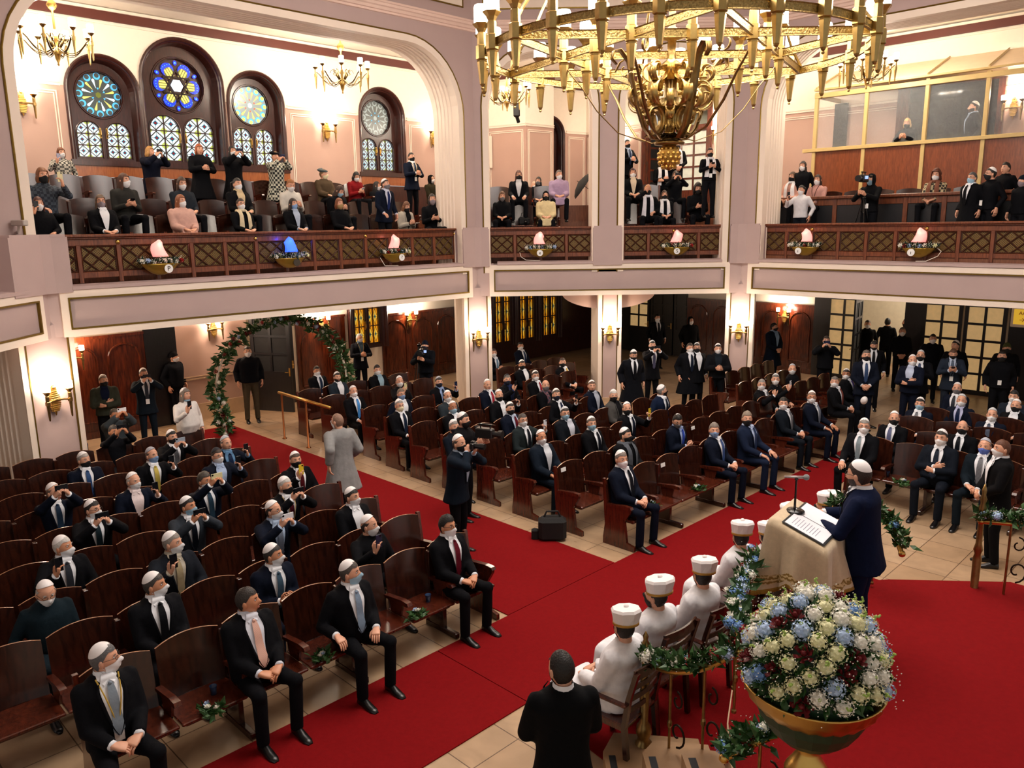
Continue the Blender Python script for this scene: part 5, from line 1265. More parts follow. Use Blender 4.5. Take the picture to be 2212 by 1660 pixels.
r(1428, 831, 'arm', 'silver haired person in blue suit leaning on the pew back', top='101C34', mask='k', hc='7A7672', tie='182030', look=-50)
r(1349, 923, 'lap', 'young person in black mask and pale scarf behind the front row', top=BLK, kind='coat', mask='k', shirt=None, scarf='585C64', hc='120E0C', look=-10)
r(1341, 972, 'lap', 'grey haired person in pointed white mask at the front row aisle end, right block', top=NVY, tie='0C1018', o='f', hc='7A7068', sc=1.04, fat=.03)
r(1462, 891, 'text', 'person with glasses and vivid blue tie reading in the second row', top=NVY, tie='3450B8', mask='g', glasses=True, hc='181412', shirt='A8BCE8', hair='full', pitch=-20)
r(1543, 913, 'lap', 'person with long grey hair and sky blue mask in the front row, right block', top=NVY, tie='3C5488', mask='l', hc='7A7068', hair='full')
r(1614, 888, 'thigh', 'person with long grey hair and black mask in slate blue suit, front row', top='141E34', tie='28385A', mask='k', kip=False, hc='8A7C6C', hair='full', shirt='B8C8E8', sc=1.03)
r(1693, 857, 'lap', 'young person with short dark hair and striped tie, front row', top='10161E', tie=stripe3, kip=False, hc='120E0C')
r(1754, 844, 'thigh', 'bald person with glasses leaning forward in the front row', top=NVY, tie=stripe1, o='f', hair='crop', hc='8A7060', glasses=True, sk=1)
r(1804, 812, 'lap', 'person with open black jacket and reddish tie, front row right end', top=BLK, tie='7A4038', o='f', kip=False, hc='6A6460', hair='crop')
r(1829, 796, 'lap', 'person with purple tie partly behind the standing person in navy suit', top=BLK, tie='3C3090', o='f', hc='181412', sk=2)
r(1646, 818, 'phone1', 'person raising a black phone with one hand on the chest', top=BLK, tie=stripe3, kip=False, hair='crop', hc='8A8680', glasses=True, phone='101218')
r(1676, 807, 'phone1', 'person photographing with a white phone near the right pier', top=BLK, hc='6A6660', phone='E4E4EA', kip='C8CCD0', shirt=None, kind='sweater')
r(1712, 786, 'lap', 'person in black sweater with white mask, back row near right pier', top='0B0C12', kind='sweater', shirt=None, hair='fringe', hc='8A7A6A', kip='B8BCC4')
# back rows under front gallery
for a in [(1127, 777, 'lap', 'person in black with white skullcap in the shade left of the front pier', dict(top=BLK, mask='k', sk=1)),
          (1215, 772, 'lap', 'person in black mask and yellow tie in the shade', dict(top=BLK, mask='k', tie='D0B050', kip=False, hc='3A2A20')),
          (1124, 738, 'lap', 'person in white mask sitting far back below the amber windows', dict(top='0A1020', kip=False, tie='203050', hc='101010')),
          (1066, 752, 'text', 'person in white mask cut off by the left pier, in the shade', dict(top='0A0C14', kip=False, tie='7090A8', hc='40302A'))]:
    r(a[0], a[1], a[2], a[3], **a[4])
T_ = 'people standing at the back of the hall'
def s(x, y, pose, label, h=-80, **k): k.setdefault('group', T_); person(x, y, 0, pose, h, label, **k)
s(1367, 753, 's_hang', 'young person in dark coat with grey collar looking down', top='0B0D14', kind='coat', tie='0C0E14', mask='k', hc='120E0C', pitch=-20, look=0)
s(1409, 735, 's_phone', 'person with lavender grey tie taking a phone picture', top=BLK, tie='50506A', mask='k', hc='2A221C', o='b', kip='C8CCD0', phone='101218')
s(1490, 740, 's_hang', 'tall person in long black overcoat and white mask', top='0B0D13', kind='coat', tie='182030', kip=False, hair='crop', hc='2A221C', look=0)
s(1504, 735, 's_hang', 'person in glasses and black mask peeking behind the long black overcoat', h=-75, top='090B10', mask='k', glasses=True, hc='2A221C', kip='C8CCD0', pos=at(1506, 733, 1.78)[:2])
s(1551, 742, 's_hold', 'person in black jacket with both fists at the waist', h=-95, top='0C0E13', kind='puffer', shirt='182028', hair='crop', hc='181210', look=0)
s(1420, 678, 's_hang', 'person in dark suit and white mask before the dark doors', top='0A0C12', tie='0C1018', kip=False, hc='120E0C', look=0)
s(1492, 684, 's_hang', 'person in black headscarf and white mask before the dark doors', top='08090D', kind='coat', shirt=None, kip=False, hair='scarf', hc='08090C', look=0)
s(1786, 725, 's_phone', 'person in black jacket taking a picture before the etched glass door', h=-110, top='0A0B10', kind='puffer', shirt=None, kip=False, hc='40342C', phone='182040', look=0)
s(1671, 697, 's_clasp', 'person in dark blue coat standing in profile behind the right fluted pier', h=-60, top='0C1626', kind='coat', shirt='8CA8C8', mask='k', kip=False, hc='120E0C', look=-20)
s(1872, 755, 's_clasp', 'tall person in navy suit standing with a white skullcap in the hands', h=-105, top='0E1422', tie='34486C', mask='k', kip=False, hair='crop', hc='5A524C', look=0, sc=1.03)
s(1889, 733, 's_hang', 'person with dark hair looking down behind the tall person in navy suit', h=-110, top='0A0B10', tie='0C0E14', mask='k', kip=False, hc='120E0C', pitch=-20, look=0)
s(1950, 706, 's_clasp', 'heavy person in black top with white mask near the open door', h=-110, top='090A0E', kind='sweater', shirt=None, kip=False, hair='crop', hc='6A5A4C', fat=.07, look=0)
s(2016, 721, 's_hang', 'person in black hooded jacket with white mask before the glazed door', h=-110, top='090B12', kind='puffer', shirt=None, kip=False, hc='181210', look=0)
s(1972, 766, 's_fold', 'person in dark cardigan with folded arms and white skullcap', h=-130, top='0C1222', kind='puffer', shirt='B8C4DC', hair='fringe', hc='6A625A', look=-20)
s(1990, 756, 's_text', 'person in glasses and black mask holding a phone beside the folded arms', h=-120, top=BLK, tie='3C4C6C', mask='k', glasses=True, hair='fringe', hc='40342C', kip='C8CCD0', phone='101218', look=0)
s(2060, 750, 's_text', 'person in slate suit with black lanyard looking at a phone', h=-115, top='242C3A', tie='586478', mask='k', kip=False, hair='crop', hc='5A3A28', phone='101218', lan='0C0C10', pitch=-20, look=0, shirt='C8D4EC')
s(2066, 735, 's_hang', 'person in skullcap hidden behind the slate suit', h=-115, top='0A0B10', shirt=None, kind='sweater', hc='181210', mask=None, look=40)
s(2176, 740, 's_hang', 'person in green knit cap by the right door', h=-115, top='090A0E', kind='puffer', shirt=None, kip=False, hair='beanie', hc='4A5030', mask='k', look=0)
s(2166, 757, 's_hang', 'person in black jacket with white badge, near the right edge', h=-120, top='090A0F', kind='puffer', shirt=None, kip=False, hc='181210', mask='k', badge=True, look=0)
s(1897, 657, 's_hang', 'person in black seen from behind in the lobby', h=60, top='08090D', kip=False, hc='100C0A', shirt=None, kind='sweater', look=0, mask=None, pos=(FR @ Vector((1.5, 5.7, 0)))[:2])
s(1922, 657, 's_hang', 'bearded person in profile in the lobby', h=170, top='0A0C14', kip='C8CCD0', hc='2A160C', mask=None, o='b', shirt=None, kind='coat', look=0, pos=(FR @ Vector((1.95, 5.9, 0)))[:2])
s(1891, 687, 's_hang', 'person in white mask glimpsed in the doorway', h=-110, top='08090D', kip=False, hc='2A160C', shirt=None, kind='sweater', look=0, pos=(FR @ Vector((1.25, 4.9, 0)))[:2])
# right side block, facing the lectern from the right
Q_ = 'people seated right of the lectern'
def q(x, y, pose, label, **k): k.setdefault('group', Q_); k.setdefault('h', 225); g(x, y, pose, label, **k)
q(1868, 903, 'thigh', 'grey haired person in pointed mask and grey tie next to the empty pew', top=BLK, tie='7C8C94', o='f', hc='8A8680', glasses=True, sc=1.05)
q(1933, 888, 'lap', 'bald person in black mask and lilac tie, second row', top=BLK, tie='5A6080', mask='k', hair='fringe', hc='8A7A70')
q(1989, 858, 'lap', 'young dark haired person with striped tie and pale mask', top=NVY, tie=stripe3, mask='b', hc='0E0A08')
q(2069, 826, 'lap', 'person in grey mask sitting in the back row', top=NVY, mask='g', hair='fringe', hc='181210', tie='30343C')
q(2079, 851, 'lap', 'bald person with dark blue tie in the third row', top=NVY, tie='0E1C3C', o='f', hair='fringe', hc='9A8A80', kip='C8CCD0', shirt='B8BCDC')
q(2036, 927, 'fold', 'stout person with wrists crossed on the belly, front row', top='0E141E', tie='1C2432', o='f', fat=.11, hc='2A2220', sc=1.06, look=0)
q(2081, 907, 'lap', 'bald person in black mask behind the stout person', top=BLK, tie='0C1018', mask='k', hair='fringe', hc='8A7A70', kip=False)
q(2145, 881, 'lap', 'bald person in pointed mask and grey tie, second row', top=NVY, tie='50586A', o='f', hair='fringe', hc='5A4A40', kip='C8CCD0')
q(2197, 862, 'lap', 'bald person in black mask and open white shirt, right edge', top=BLK, mask='k', hair='fringe', hc='6A5A50')
q(2192, 843, 'lap', 'dark haired person in white mask at the right edge', top='1C2430', hc='120E0C', kip='d')
q(2130, 946, 'lap', 'bald person with vivid blue mask and grey striped tie', top='101A22', tie=stripe3, mask='B', hair='fringe', hc='8A7A70', kip='B0B4C0', sc=1.03)
person(2170, 949, 0, 's_clasp', 165, 'person with reddish short hair standing in black suit by the brass railing', top='08080B', kip=False, hc='5A3420', hair='crop', look=-10)
# ---------------------------------------------------------------- people in the galleries
def gw(z, h0, grp, M=None, off=1.):
    def f(x, y, pose, label, **k):
        k.setdefault('group', grp); k.setdefault('kip', False); k.setdefault('shirt', None); k.setdefault('kind', 'sweater'); k.setdefault('top', BLK); k.setdefault('tr', '0C0D12'); k.setdefault('sc', .96); zz = k.pop('z', z); k.setdefault('plane', None if 'pos' in k else (M, k.pop('off', off))); person(x, y, zz, pose, k.pop('h', h0), label, **k)
    return f
GA = 'people in the left gallery'; a1 = gw(3.78, -45, GA, FL, 1.05); a2 = gw(4.1, -45, GA, FL, 2.0); a3 = gw(4.6, -45, GA, FL, 3.2)
plaid = checkm('navy_plaid_tweed', '1A2230', '3A4450', 12); plaidw = checkm('white_plaid', 'B8B4A8', '40403C', 11); hound = checkm('houndstooth', 'C0C0B0', '181C1C', 9)
a2(87, 357, 'phone1l', 'person with short auburn curls, black mask and navy tweed jacket', hair='bob', hc='7A4A28', mask='k', topm=plaid, phone='D8D0A0', look=-10, sc=1.02)
a3(131, 333, 's_phone1', 'person in white plaid jacket with auburn curls and a lilac phone', hair='bob', hc='6A3A20', topm=plaidw, phone='8C8CA8', look=-10, sc=.94)
a1(80, 425, 'phone1', 'person with red hair at the left end of the front gallery row', hair='long', hc='4A1C14', phone='101218', look=0)
a1(215, 420, 'lap', 'person with glasses, grey brown hair and white neck scarf', hair='long', hc='5A4636', mask='p', glasses=True, kind='jacket', shirt='E9ECF2', look=10)
a2(264, 374, 'text', 'person with wavy brown hair in dark grey shirt looking at a phone', hair='long', hc='4A2A1A', topm=cloth('2E2E2C'), phone='101218', look=-30)
a3(321, 316, 's_phone', 'blond person in navy double breasted coat holding up a black phone', hair='bob', hc='A87C44', mask=None, kind='coat', top='0C1020', phone='101218', h=-30, look=-20)
a3(428, 311, 's_hold', 'ginger haired person in black coat standing before the tall centre window', hair='bob', hc='A0522A', mask=None, kind='coat', top='08090E', look=0)
a3(500, 315, 's_phone', 'dark haired person in black coat filming with a dark blue phone', hair='long', hc='1C1210', kind='coat', top='090A0E', phone='182040', look=0)
a2(389, 381, 'lap', 'person with long brown hair in slate jacket, middle row', hair='long', hc='3A2418', top='20262E', look=0, pitch=-10)
a1(387, 420, 'lap', 'person in pale pink coat with wavy auburn hair', hair='long', hc='8A5030', o='f', kind='coat', top='C8A094', look=-20)
a2(510, 384, 'lap', 'dark haired person in black behind the cream scarf', hair='pony', hc='1C1412', kind='jacket', shirt='C8B490', look=-10)
a1(518, 428, 'lap', 'person with glasses and long cream scarf, front row', hair='bun', hc='3A2C24', glasses=True, scarf='D4C4A4', look=0)
a3(593, 328, 's_phone', 'person in black beret and houndstooth coat filming with a navy phone', hair='beret', hc='0C0C10', mask=None, kind='coat', topm=hound, phone='182040', look=0, sc=.95)
a2(625, 385, 'text', 'person with ginger bun in grey waistcoat and white sleeves', hair='bun', hc='9A6438', topm=cloth('C8C4BC'), look=10, pitch=-20)
a1(631, 428, 'lap', 'person with long dark hair, blue mask and black coat', hair='long', hc='241612', mask='l', kind='jacket', shirt='A8B4C8', look=-10)
a3(697, 366, 'lap', 'person in grey beret and brown quilted coat', hair='beret', hc='50585C', mask='y', kind='puffer', top='4A3C2C', look=-30, z=4.58)
a2(727, 398, 'text', 'person with long brown hair bowing over a paper', hair='long', hc='3C2418', mask='b', pitch=-30, look=-20)
a1(731, 428, 'lap', 'person with short auburn hair and tan mask, front row', hair='bob', hc='7A4424', mask='t', look=0)
a3(766, 370, 'text', 'person with black bob in dark red jacket using a phone', hair='bob', hc='120C0C', o='f', top='7A1418', phone='E4E4EA', pitch=-20, look=0, z=4.58)
a1(830, 386, 's_lean', 'person in white skullcap and grey mask standing in navy suit at the balustrade', kip=True, kind='jacket', shirt='C8CCDC', tie='182858', top='0C1424', mask='g', hair='crop', hc='3A2C24', look=-20, sc=1.0)
a3(887, 329, 's_hold', 'young person in navy suit with lanyard and black mask standing at the back', kind='jacket', shirt='E9ECF2', tie='1C2C44', top='0C1426', mask='k', hair='short', hc='181210', lan='C8A458', look=0, sc=1.02)
a3(930, 378, 'lap', 'dark haired person in olive coat in the corner', hair='scarf', hc='0C0A0C', o='f', top='2E2A1C', look=-10)
a1(932, 409, 'text', 'person with wavy dark hair typing on a phone at the row end', off=1.5, hair='long', hc='1C1414', mask='p', phone='101218', h=-70, look=0, sc=1.02)
a1(874, 434, 'text', 'person with long light brown hair writing in a notebook', hair='long', hc='6A4228', mask='k', kind='jacket', top='A8A094', shirt='0C0C10', pitch=-20, look=0)
a3(812, 392, 'lap', 'person with black hair hidden behind the navy suit in the gallery', hair='long', hc='0C0A0C', look=-40, z=4.4)
GB = 'people in the front gallery'; b1 = gw(4.0, -90, GB, FF, 1.05); b2 = gw(4.5, -90, GB, FF, 2.1); b3 = gw(4.95, -90, GB, FF, 3.4)
b1(1084, 413, 'lap', 'person with short ginger brown hair and grey mask', hair='bob', hc='5A3824', mask='g', look=-10, pitch=-10)
b2(1120, 368, 'thigh', 'person with long reddish hair, black mask and dark glasses', hair='long', hc='4A2018', mask='k', glasses=True, kind='jacket', shirt='C8C8CC', look=-10)
b2(1150, 381, 'lap', 'elderly person in orange top between two taller neighbours', hair='short', hc='C8A890', top='D0603A', look=0, z=4.4, pos=(FF @ Vector((1.5, 3.1, 0)))[:2])
b2(1172, 371, 'lap', 'person with long black hair and grey mask leaning left', hair='long', hc='0E0A0C', mask='g', look=20, pos=(FF @ Vector((1.62, 2.7, 0)))[:2])
b2(1207, 367, 'lap', 'person wrapped in a lilac shawl', hair='bun', hc='6A5E58', kind='coat', top='A892B0', look=-20)
b1(1179, 413, 'lap', 'person in cream fur coat and black headscarf', hair='scarf', hc='0C0C0E', mask='k', kind='coat', top='D8C89C', look=0)
b3(1354, 301, 's_hold', 'person in dark suit half hidden by the slim pillar of the gallery', kind='jacket', shirt='A8B8D0', tie='203050', mask='k', hair='crop', hc='3A3430', h=-60, look=0, sc=1.0)
b2(1367, 363, 'lap', 'person with maroon hair in cream top and black jacket', hair='bob', hc='3A1014', kind='jacket', shirt='D8C8B0', look=0)
b1(1399, 399, 'face', 'blond person covering the face with one hand', hair='pony', hc='B88A4C', mask='k', scarf='E0E0EC', look=-10)
b1(1435, 411, 'lap', 'person with brown hair, black mask and white shawl, front row', hair='long', hc='3A2418', mask='k', scarf='E8E8F0', look=0)
b2(1459, 369, 'phone2', 'person with wavy brown hair holding a phone in front row of the bay', hair='long', hc='3C2A1C', mask='k', phone='101218', look=0)
b1(1507, 396, 'text', 'person with big dark curls and white scarf end', hair='curly', hc='1A1210', mask='k', phone='101218', look=0, pitch=-10)
b3(1431, 342, 's_fold', 'blond person with folded arms and white shawl', hair='bob', hc='A88450', mask='k', scarf='E8E8F0', look=10, z=4.4)
b3(1447, 305, 's_hang', 'blond person behind the checked headscarf', hair='bob', hc='7A5C3C', mask='k', scarf='E8E8F0', look=0, sc=.97)
b3(1463, 304, 's_clasp', 'person in black and white headscarf with a badge', hair='scarf', hc='B8B8BC', mask='k', badge=True, scarf='E8E8F0', look=0)
b1(1534, 319, 's_text', 'person with short maroon hair and long white scarf standing on the gallery steps', hair='short', hc='2A0C14', mask='k', scarf='E8E8F0', phone='101218', look=0, z=4.55, lan='0C0C10')
GC = 'people in the right gallery'; c0 = gw(3.66, 225, GC, FR, .85); c1 = gw(4.2, 225, GC, FR, 2.2)
c1(1736, 348, 's_hang', 'person with long dark wavy hair standing by the booth corner', hair='long', hc='201412', look=0, sc=.95)
c1(1714, 371, 'lap', 'person with brown hair, black mask, white scarf and pink top', hair='long', hc='4A3424', mask='k', top='C89888', scarf='E8E8F0', look=10, z=4.3)
c0(1733, 400, 's_phone1', 'person in black waistcoat with white sleeves taking a picture', hair='bun', hc='0E0C10', topm=cloth('D8D8DC'), phone='101218', look=10, tr='12161E')
c1(1768, 377, 'lap', 'person with long brown hair in dusty pink sweater', hair='long', hc='2A1814', top='B88C84', look=0, lan='0C0C10')
c0(1884, 375, 's_vcam', 'hooded person in black behind the tripod video camera', hair='scarf', hc='0B0C10', mask='b', top='090A0E', look=10, badge=True, sc=1.0, extra=give(VCM, 'video_camera', 'video camera on the tripod at the right gallery balustrade', 'video camera', (.0, .45, .66)))
c1(2024, 366, 'lap', 'person with curly ginger hair and plaid scarf behind the partition', hair='curly', hc='5A2C1C', topm=checkm('tartan_beige', 'B8A884', '2C2824', 10), look=0, scarf='7A5040')
c0(2103, 371, 's_hang', 'grey haired person with blue mask in black coat and white stole', hair='short', hc='4A4A4C', mask='b', kind='coat', glasses=True, shirt='E9ECF2', tie='0C0C10', h=200, look=0, sc=1.0)
c0(2144, 361, 's_hang', 'person in glasses and black mask with badge on black sweater', kip=True, hair='short', hc='120E0C', mask='k', glasses=True, badge=True, h=190, look=20, sc=1.02)
c1(2137, 344, 's_hang', 'person with thick dark hair looking down behind the skullcapped person', hair='full', hc='1A1410', mask=None, h=200, look=0, z=3.9, sc=1.0, pos=(FR @ Vector((5.0, 1.9, 0)))[:2])
c0(2212, 378, 's_hang', 'person in dark cap cut off by the right edge of the gallery', hair='beanie', hc='0C1420', mask='p', h=200, look=0)
person(1962, 255, 5.2, 's_text', 225, 'blond person in black mask behind the booth glass', kip=False, hair='bob', hc='D8B478', mask='k', kind='sweater', shirt=None, top='0C0C12', look=0, pitch=-10, group='people in the glazed booth', sc=.98, plane=(FR, 4.2))
person(2108, 209, 5.25, 's_hang', 165, 'bearded person in white skullcap in profile behind the booth glass', hair='crop', hc='2A1810', mask=None, o='b', kind='jacket', shirt='A8B8D0', top='20242C', look=0, group='people in the glazed booth', sc=1.05, plane=(FR, 4.45))
struct(MB().box(.1, 8.2, 3.6, 4.85, 4.9, 5.2).build('floor_booth', M_tier, M=FR))
# ---------------------------------------------------------------- wall lamps and chandeliers
def sconce_meshes():
    p = MB(); p.smooth = False
    # ribbed oval plate, wider in the middle
    for i in range(11):
        z = -.15+.028*i; w = (.045+.03*sin(pi*(i+.5)/11))*(1 if i < 9 else .75); p.bbox(-w, w, -.055-.012*sin(pi*i/10), 0, z, z+.02, .004)
    p.bbox(-.045, .045, -.04, 0, -.15, .2, .006); p.tube([(0, -.03, -.15), (0, -.03, -.21)], [.02, .006], 6); p.ball((0, -.03, .2), (.03, .03, .03), 8, 6)
    plate = p.mesh('back_plate', [M_brassb])
    a = MB(); a.tube([(-.17, -.13, -.0), (-.1, -.1, .015), (0, -.07, .02), (.1, -.1, .015), (.17, -.13, 0)], .014, 6); a.bbox(-.05, .05, -.08, -.02, .0, .04, .005)
    for s in (-1, 1): a.bbox(s*.17-.026, s*.17+.026, -.156, -.104, -.03, .03, .006)
    arm = a.mesh('arm', [M_brassd])
    t = MB()
    t.lathe([(.008, -.25), (.011, -.24), (.014, -.22), (.026, -.0), (.026, .1), (.02, .11), (.03, .13), (.055, .16), (.062, .165), (.058, .172)], 8); torch = t.mesh('torch', [M_brassd])
    g_ = MB(); g_.smooth = True; g_.lathe([(.035, .165), (.05, .175), (.052, .26), (.045, .275), (.01, .277)], 12); shade = g_.mesh('glass_shade', [M_glassw])
    return plate, arm, torch, shade
SCM = sconce_meshes()
def sconce(M, x, z, y, label, e=30, light=True, sc=1.):
    B = M @ Matrix.Translation((x, y, z)) @ Matrix.Diagonal((sc, sc, sc, 1)); t = thing('wall_lamp', B, label, 'wall lamp', 'brass two armed wall lamps')
    inst(SCM[0], 'back_plate', t); inst(SCM[1], 'arm', t)
    for s in (-1, 1):
        k = inst(SCM[2], 'torch', t, Matrix.Translation((s*.17, -.13, 0))); inst(SCM[3], 'glass_shade', k)
    if light: plight('wall_lamp_light', B @ Vector((0, -.2, .32)), e*1.2, 'FFE4C8', .08)
def plight(name, loc, e, col='FFD9AE', r=.12):
    l = bpy.data.lights.new(name, 'POINT'); l.energy = e; l.color = hexc(col); l.shadow_soft_size = r
    o = bpy.data.objects.new(name, l); COL.objects.link(o); o.location = loc; return o
def pm(A, B):
    a = Vector(A); b = Vector(B); d = b-a; c = (a+b)/2; return Tr(c.x, c.y, 0, atan2(d.y, d.x))
sconce(pm(cE, cF), -.02, 1.72, -.02, 'brass wall lamp on the near left pier', 34, sc=1.15)
sconce(pm(cA, cB), 0, 1.68, -.02, 'brass wall lamp on the pier between left and front galleries', 34, sc=1.1)
sconce(FF, 3.27, 1.74, .08, 'brass wall lamp on the slim front pier', 34, sc=1.1)
sconce(pm(cC, cD), 0, 1.76, -.02, 'brass wall lamp on the pier right of the front bay', 34, sc=1.1)
for x, y, lb in [(155, 775, 'brass wall lamp on the dark panelling behind the near left pier'), (460, 712, 'brass wall lamp on the mauve wall left of the flower arch'), (692, 705, 'brass wall lamp seen through the top of the flower arch'), (883, 692, 'brass wall lamp on panelling left of the fluted centre pier')]:
    q = onp(FL, x, y, 3.85); sconce(FL, q[0], min(2.15, q[1]), 3.84, lb, 60)
q = onp(FR, 1697, 685, 4.65); sconce(FR, q[0], q[1], 4.62, 'brass wall lamp on panelling right of the fluted pier', 60)
for x, y, lb in [(705, 285, 'brass wall lamp between third and fourth stained glass windows'), (935, 300, 'brass wall lamp right of the fourth stained glass window'), (47, 225, 'brass wall lamp at the far left of the left gallery')]:
    q = onp(FL, x, y, 4.87); sconce(FL, q[0], q[1], 4.87, lb, 30, sc=1.15)
q = onp(FR, 2190, 235, 4.87); sconce(FR, q[0], q[1], 4.87, 'brass wall lamp on the wall behind the booth glass', 30, sc=1.15)
sconce(MD, 5.35, 7.0, -.02, 'brass wall lamp right of the gallery glass door', 25); sconce(MD, 1.6, 6.95, -.02, 'brass wall lamp left of the gallery glass door', 25)
# gallery chandelier
def ch_arm():
    a = MB(); a.smooth = True; P = []
    for i in range(13):
        t = i/12; P.append((.05+.55*t, 0, -.02-.13*sin(pi*min(1, t*1.15))+.16*t*t))
    a.tube(P, [.008]*13, 6, True, None, 2.2); P2 = [(x, 0, z-.05*(1-i/12)) for i, (x, y, z) in enumerate(P)]; a.tube(P2, .006, 6)
    a.tube([(.05+.1*cos(k*.7)*(1-k/12)+.12, 0, .12+.1*sin(k*.7)*(1-k/12)) for k in range(10)], .006, 5, True, None, 2)
    a.tube([(.04, 0, -.05), (.11, 0, .06), (.17, 0, .2)], [.02, .022, .006], 6, True, None, .35)
    return a.mesh('arm', [mat('dark_brass', '5E4A26', .35, metal=.9, var=.2)])
def ch_torch():
    t = MB(); t.lathe([(.006, -.3), (.01, -.285), (.013, -.26), (.03, -.04), (.034, -.035), (.034, .03), (.024, .04), (.02, .13), (.03, .145), (.058, .175), (.062, .185)], 8); return t.mesh('torch', [M_brass])
def ch_shade():
    g_ = MB(); g_.smooth = True; g_.lathe([(.04, .18), (.058, .19), (.058, .32), (.05, .335), (.01, .337)], 14); return g_.mesh('glass_shade', [M_glassw])
CA, CT, CSH = ch_arm(), ch_torch(), ch_shade()
def chandelier(P, label, n=8, top=9.2, e=150, sc=1.):
    t = thing('chandelier', Matrix.Translation(P) @ Matrix.Diagonal((sc, sc, sc, 1)), label, 'chandelier', 'brass gallery chandeliers')
    for k in range(n):
        R = Matrix.Rotation(2*pi*k/n+.2, 4, 'Z'); inst(CA, 'arm', t, R); o = inst(CT, 'torch', t, R @ Matrix.Translation((.6, 0, .06))); inst(CSH, 'glass_shade', o)
    b = MB(); b.smooth = True; h = (top-P[2])/sc
    b.lathe([(.004, -.34), (.02, -.32), (.012, -.29), (.04, -.22), (.05, -.15), (.09, -.1), (.03, -.06), (.03, .1), (.06, .16), (.02, .2), (.018, .6), (.06, .64), (.09, .7), (.06, .76), (.018, .8), (.016, h-.05), (.07, h-.03), (.07, h)], 12)
    b.build('stem', M_brassb, t); plight('chandelier_light', P+Vector((0, 0, .3*sc)), e*1.15, 'FFF0DC', .3)
for M, x, y, off, lb in [(FL, 122, 100, 2.3, 'brass chandelier nearest the left edge of the left gallery'), (FL, 739, 170, 2.3, 'brass chandelier at the right end of the left gallery'),
        (FF, 1095, 212, 2.6, 'brass chandelier in the front bay left of the pinecone pendant'), (FR, 1873, 160, 1.9, 'brass chandelier in front of the booth'), (FF, 1527, 205, 3.0, 'brass chandelier half hidden behind the big one by the glass door')]:
    qx, qz = onp(M, x, y, off); p = M @ Vector((qx, off, qz)); chandelier(p, lb, 8, 9.2, 230)
# big central chandelier
CX, CY, CZ, RR = 1.86, 9.6, 6.33, 2.13
t = thing('chandelier', (CX, CY, CZ), 'huge ring shaped brass chandelier with a star of beams hanging in the hall', 'chandelier')
M_orn = mat('ornamented_brass', 'A8905C', .35, metal=1, var=.5, scale=60, bump=1., bscale=45)
mb = MB(); mb.smooth = False
def band(pts, w=.009, h=.042, closed=False, m=None):
    R = []
    n = len(pts)
    for i, p in enumerate(pts):
        a = Vector(pts[(i-1) % n] if closed or i else pts[0]); b = Vector(pts[(i+1) % n] if closed or i < n-1 else pts[-1]); d = (b-a).normalized(); s_ = Vector((-d.y, d.x, 0))*w
        p = Vector(p); R.append([tuple(p+s_*2-Vector((0, 0, h))), tuple(p+s_-Vector((0, 0, h-.012))), tuple(p+s_+Vector((0, 0, h-.012))), tuple(p+s_*2+Vector((0, 0, h))), tuple(p-s_*2+Vector((0, 0, h))), tuple(p-s_+Vector((0, 0, h-.012))), tuple(p-s_-Vector((0, 0, h-.012))), tuple(p-s_*2-Vector((0, 0, h)))])
    if closed: R.append(R[0])
    mb.loft(R, not closed)
band([(RR*cos(a), RR*sin(a), 0) for a in [2*pi*k/72 for k in range(72)]], closed=True)
mb.build('ring', M_orn, t)
HX = [(RR*cos(radians(30+60*k)), RR*sin(radians(30+60*k)), 0) for k in range(6)]
for k in range(6):
    mb = MB(); band([HX[k], HX[(k+2) % 6]]); mb.build('star_beam', M_orn, t)
ri = RR/sqrt(3)
mb = MB(); band([(-ri, 0, 0), (ri, 0, 0)]); mb.build('star_beam', M_orn, t)
tm = MB(); tm.lathe([(.012, -.36), (.02, -.35), (.03, -.33), (.055, -.1), (.058, -.09), (.05, -.08), (.066, -.07), (.066, .07), (.05, .08), (.048, .2), (.04, .21), (.045, .22), (.06, .25), (.095, .29), (.1, .3)], 6); tm.ball((0, 0, -.375), .018, 6, 4)
TM = tm.mesh('torch', [M_brass]); sm_ = MB(); sm_.smooth = True; sm_.lathe([(.06, .29), (.082, .3), (.08, .47), (.07, .49), (.01, .49)], 16); SM = sm_.mesh('glass_shade', [M_glassw])
tp = [(RR*1.02*cos(a), RR*1.02*sin(a)) for a in [2*pi*(k+.5)/26 for k in range(26)]]+[(ri*cos(radians(60*k)), ri*sin(radians(60*k))) for k in range(6)]
tp += [((HX[k][0]+HX[(k+2) % 6][0])*.5, (HX[k][1]+HX[(k+2) % 6][1])*.5) for k in range(6)]
for x, y in tp: o = inst(TM, 'torch', t, Matrix.Translation((x, y, 0))); inst(SM, 'glass_shade', o)
# hanging rods, stem, scrolls, pinecone
for k in range(6):
    a = radians(30+60*k); mb = MB(); n = 24; P = []
    for i in range(n+1):
        s_ = i/n; r_ = RR*(1-.88*s_); z = 2.6*s_; P.append((r_*cos(a)+.012*cos(i*1.4), r_*sin(a)+.012*sin(i*1.4), z+.05))
    mb.tube(P, .018, 5); mb.build('hanging_rod', M_brass, t)
mb = MB(); mb.smooth = True
mb.lathe([(.09, -.95), (.1, -.93), (.06, -.9), (.075, -.6), (.13, -.56), (.13, -.52), (.07, -.49), (.075, -.22), (.06, -.2), (.09, -.16), (.15, -.13), (.12, -.1), (.05, -.05), (.05, .15), (.16, .18), (.1, .25), (.04, .3), (.035, 4.2)], 16)
mb.lathe([(.02, -1.0), (.17, -.99), (.18, -.965), (.12, -.94), (.06, -.93)], 18)
mb.build('stem', M_brassd, t)
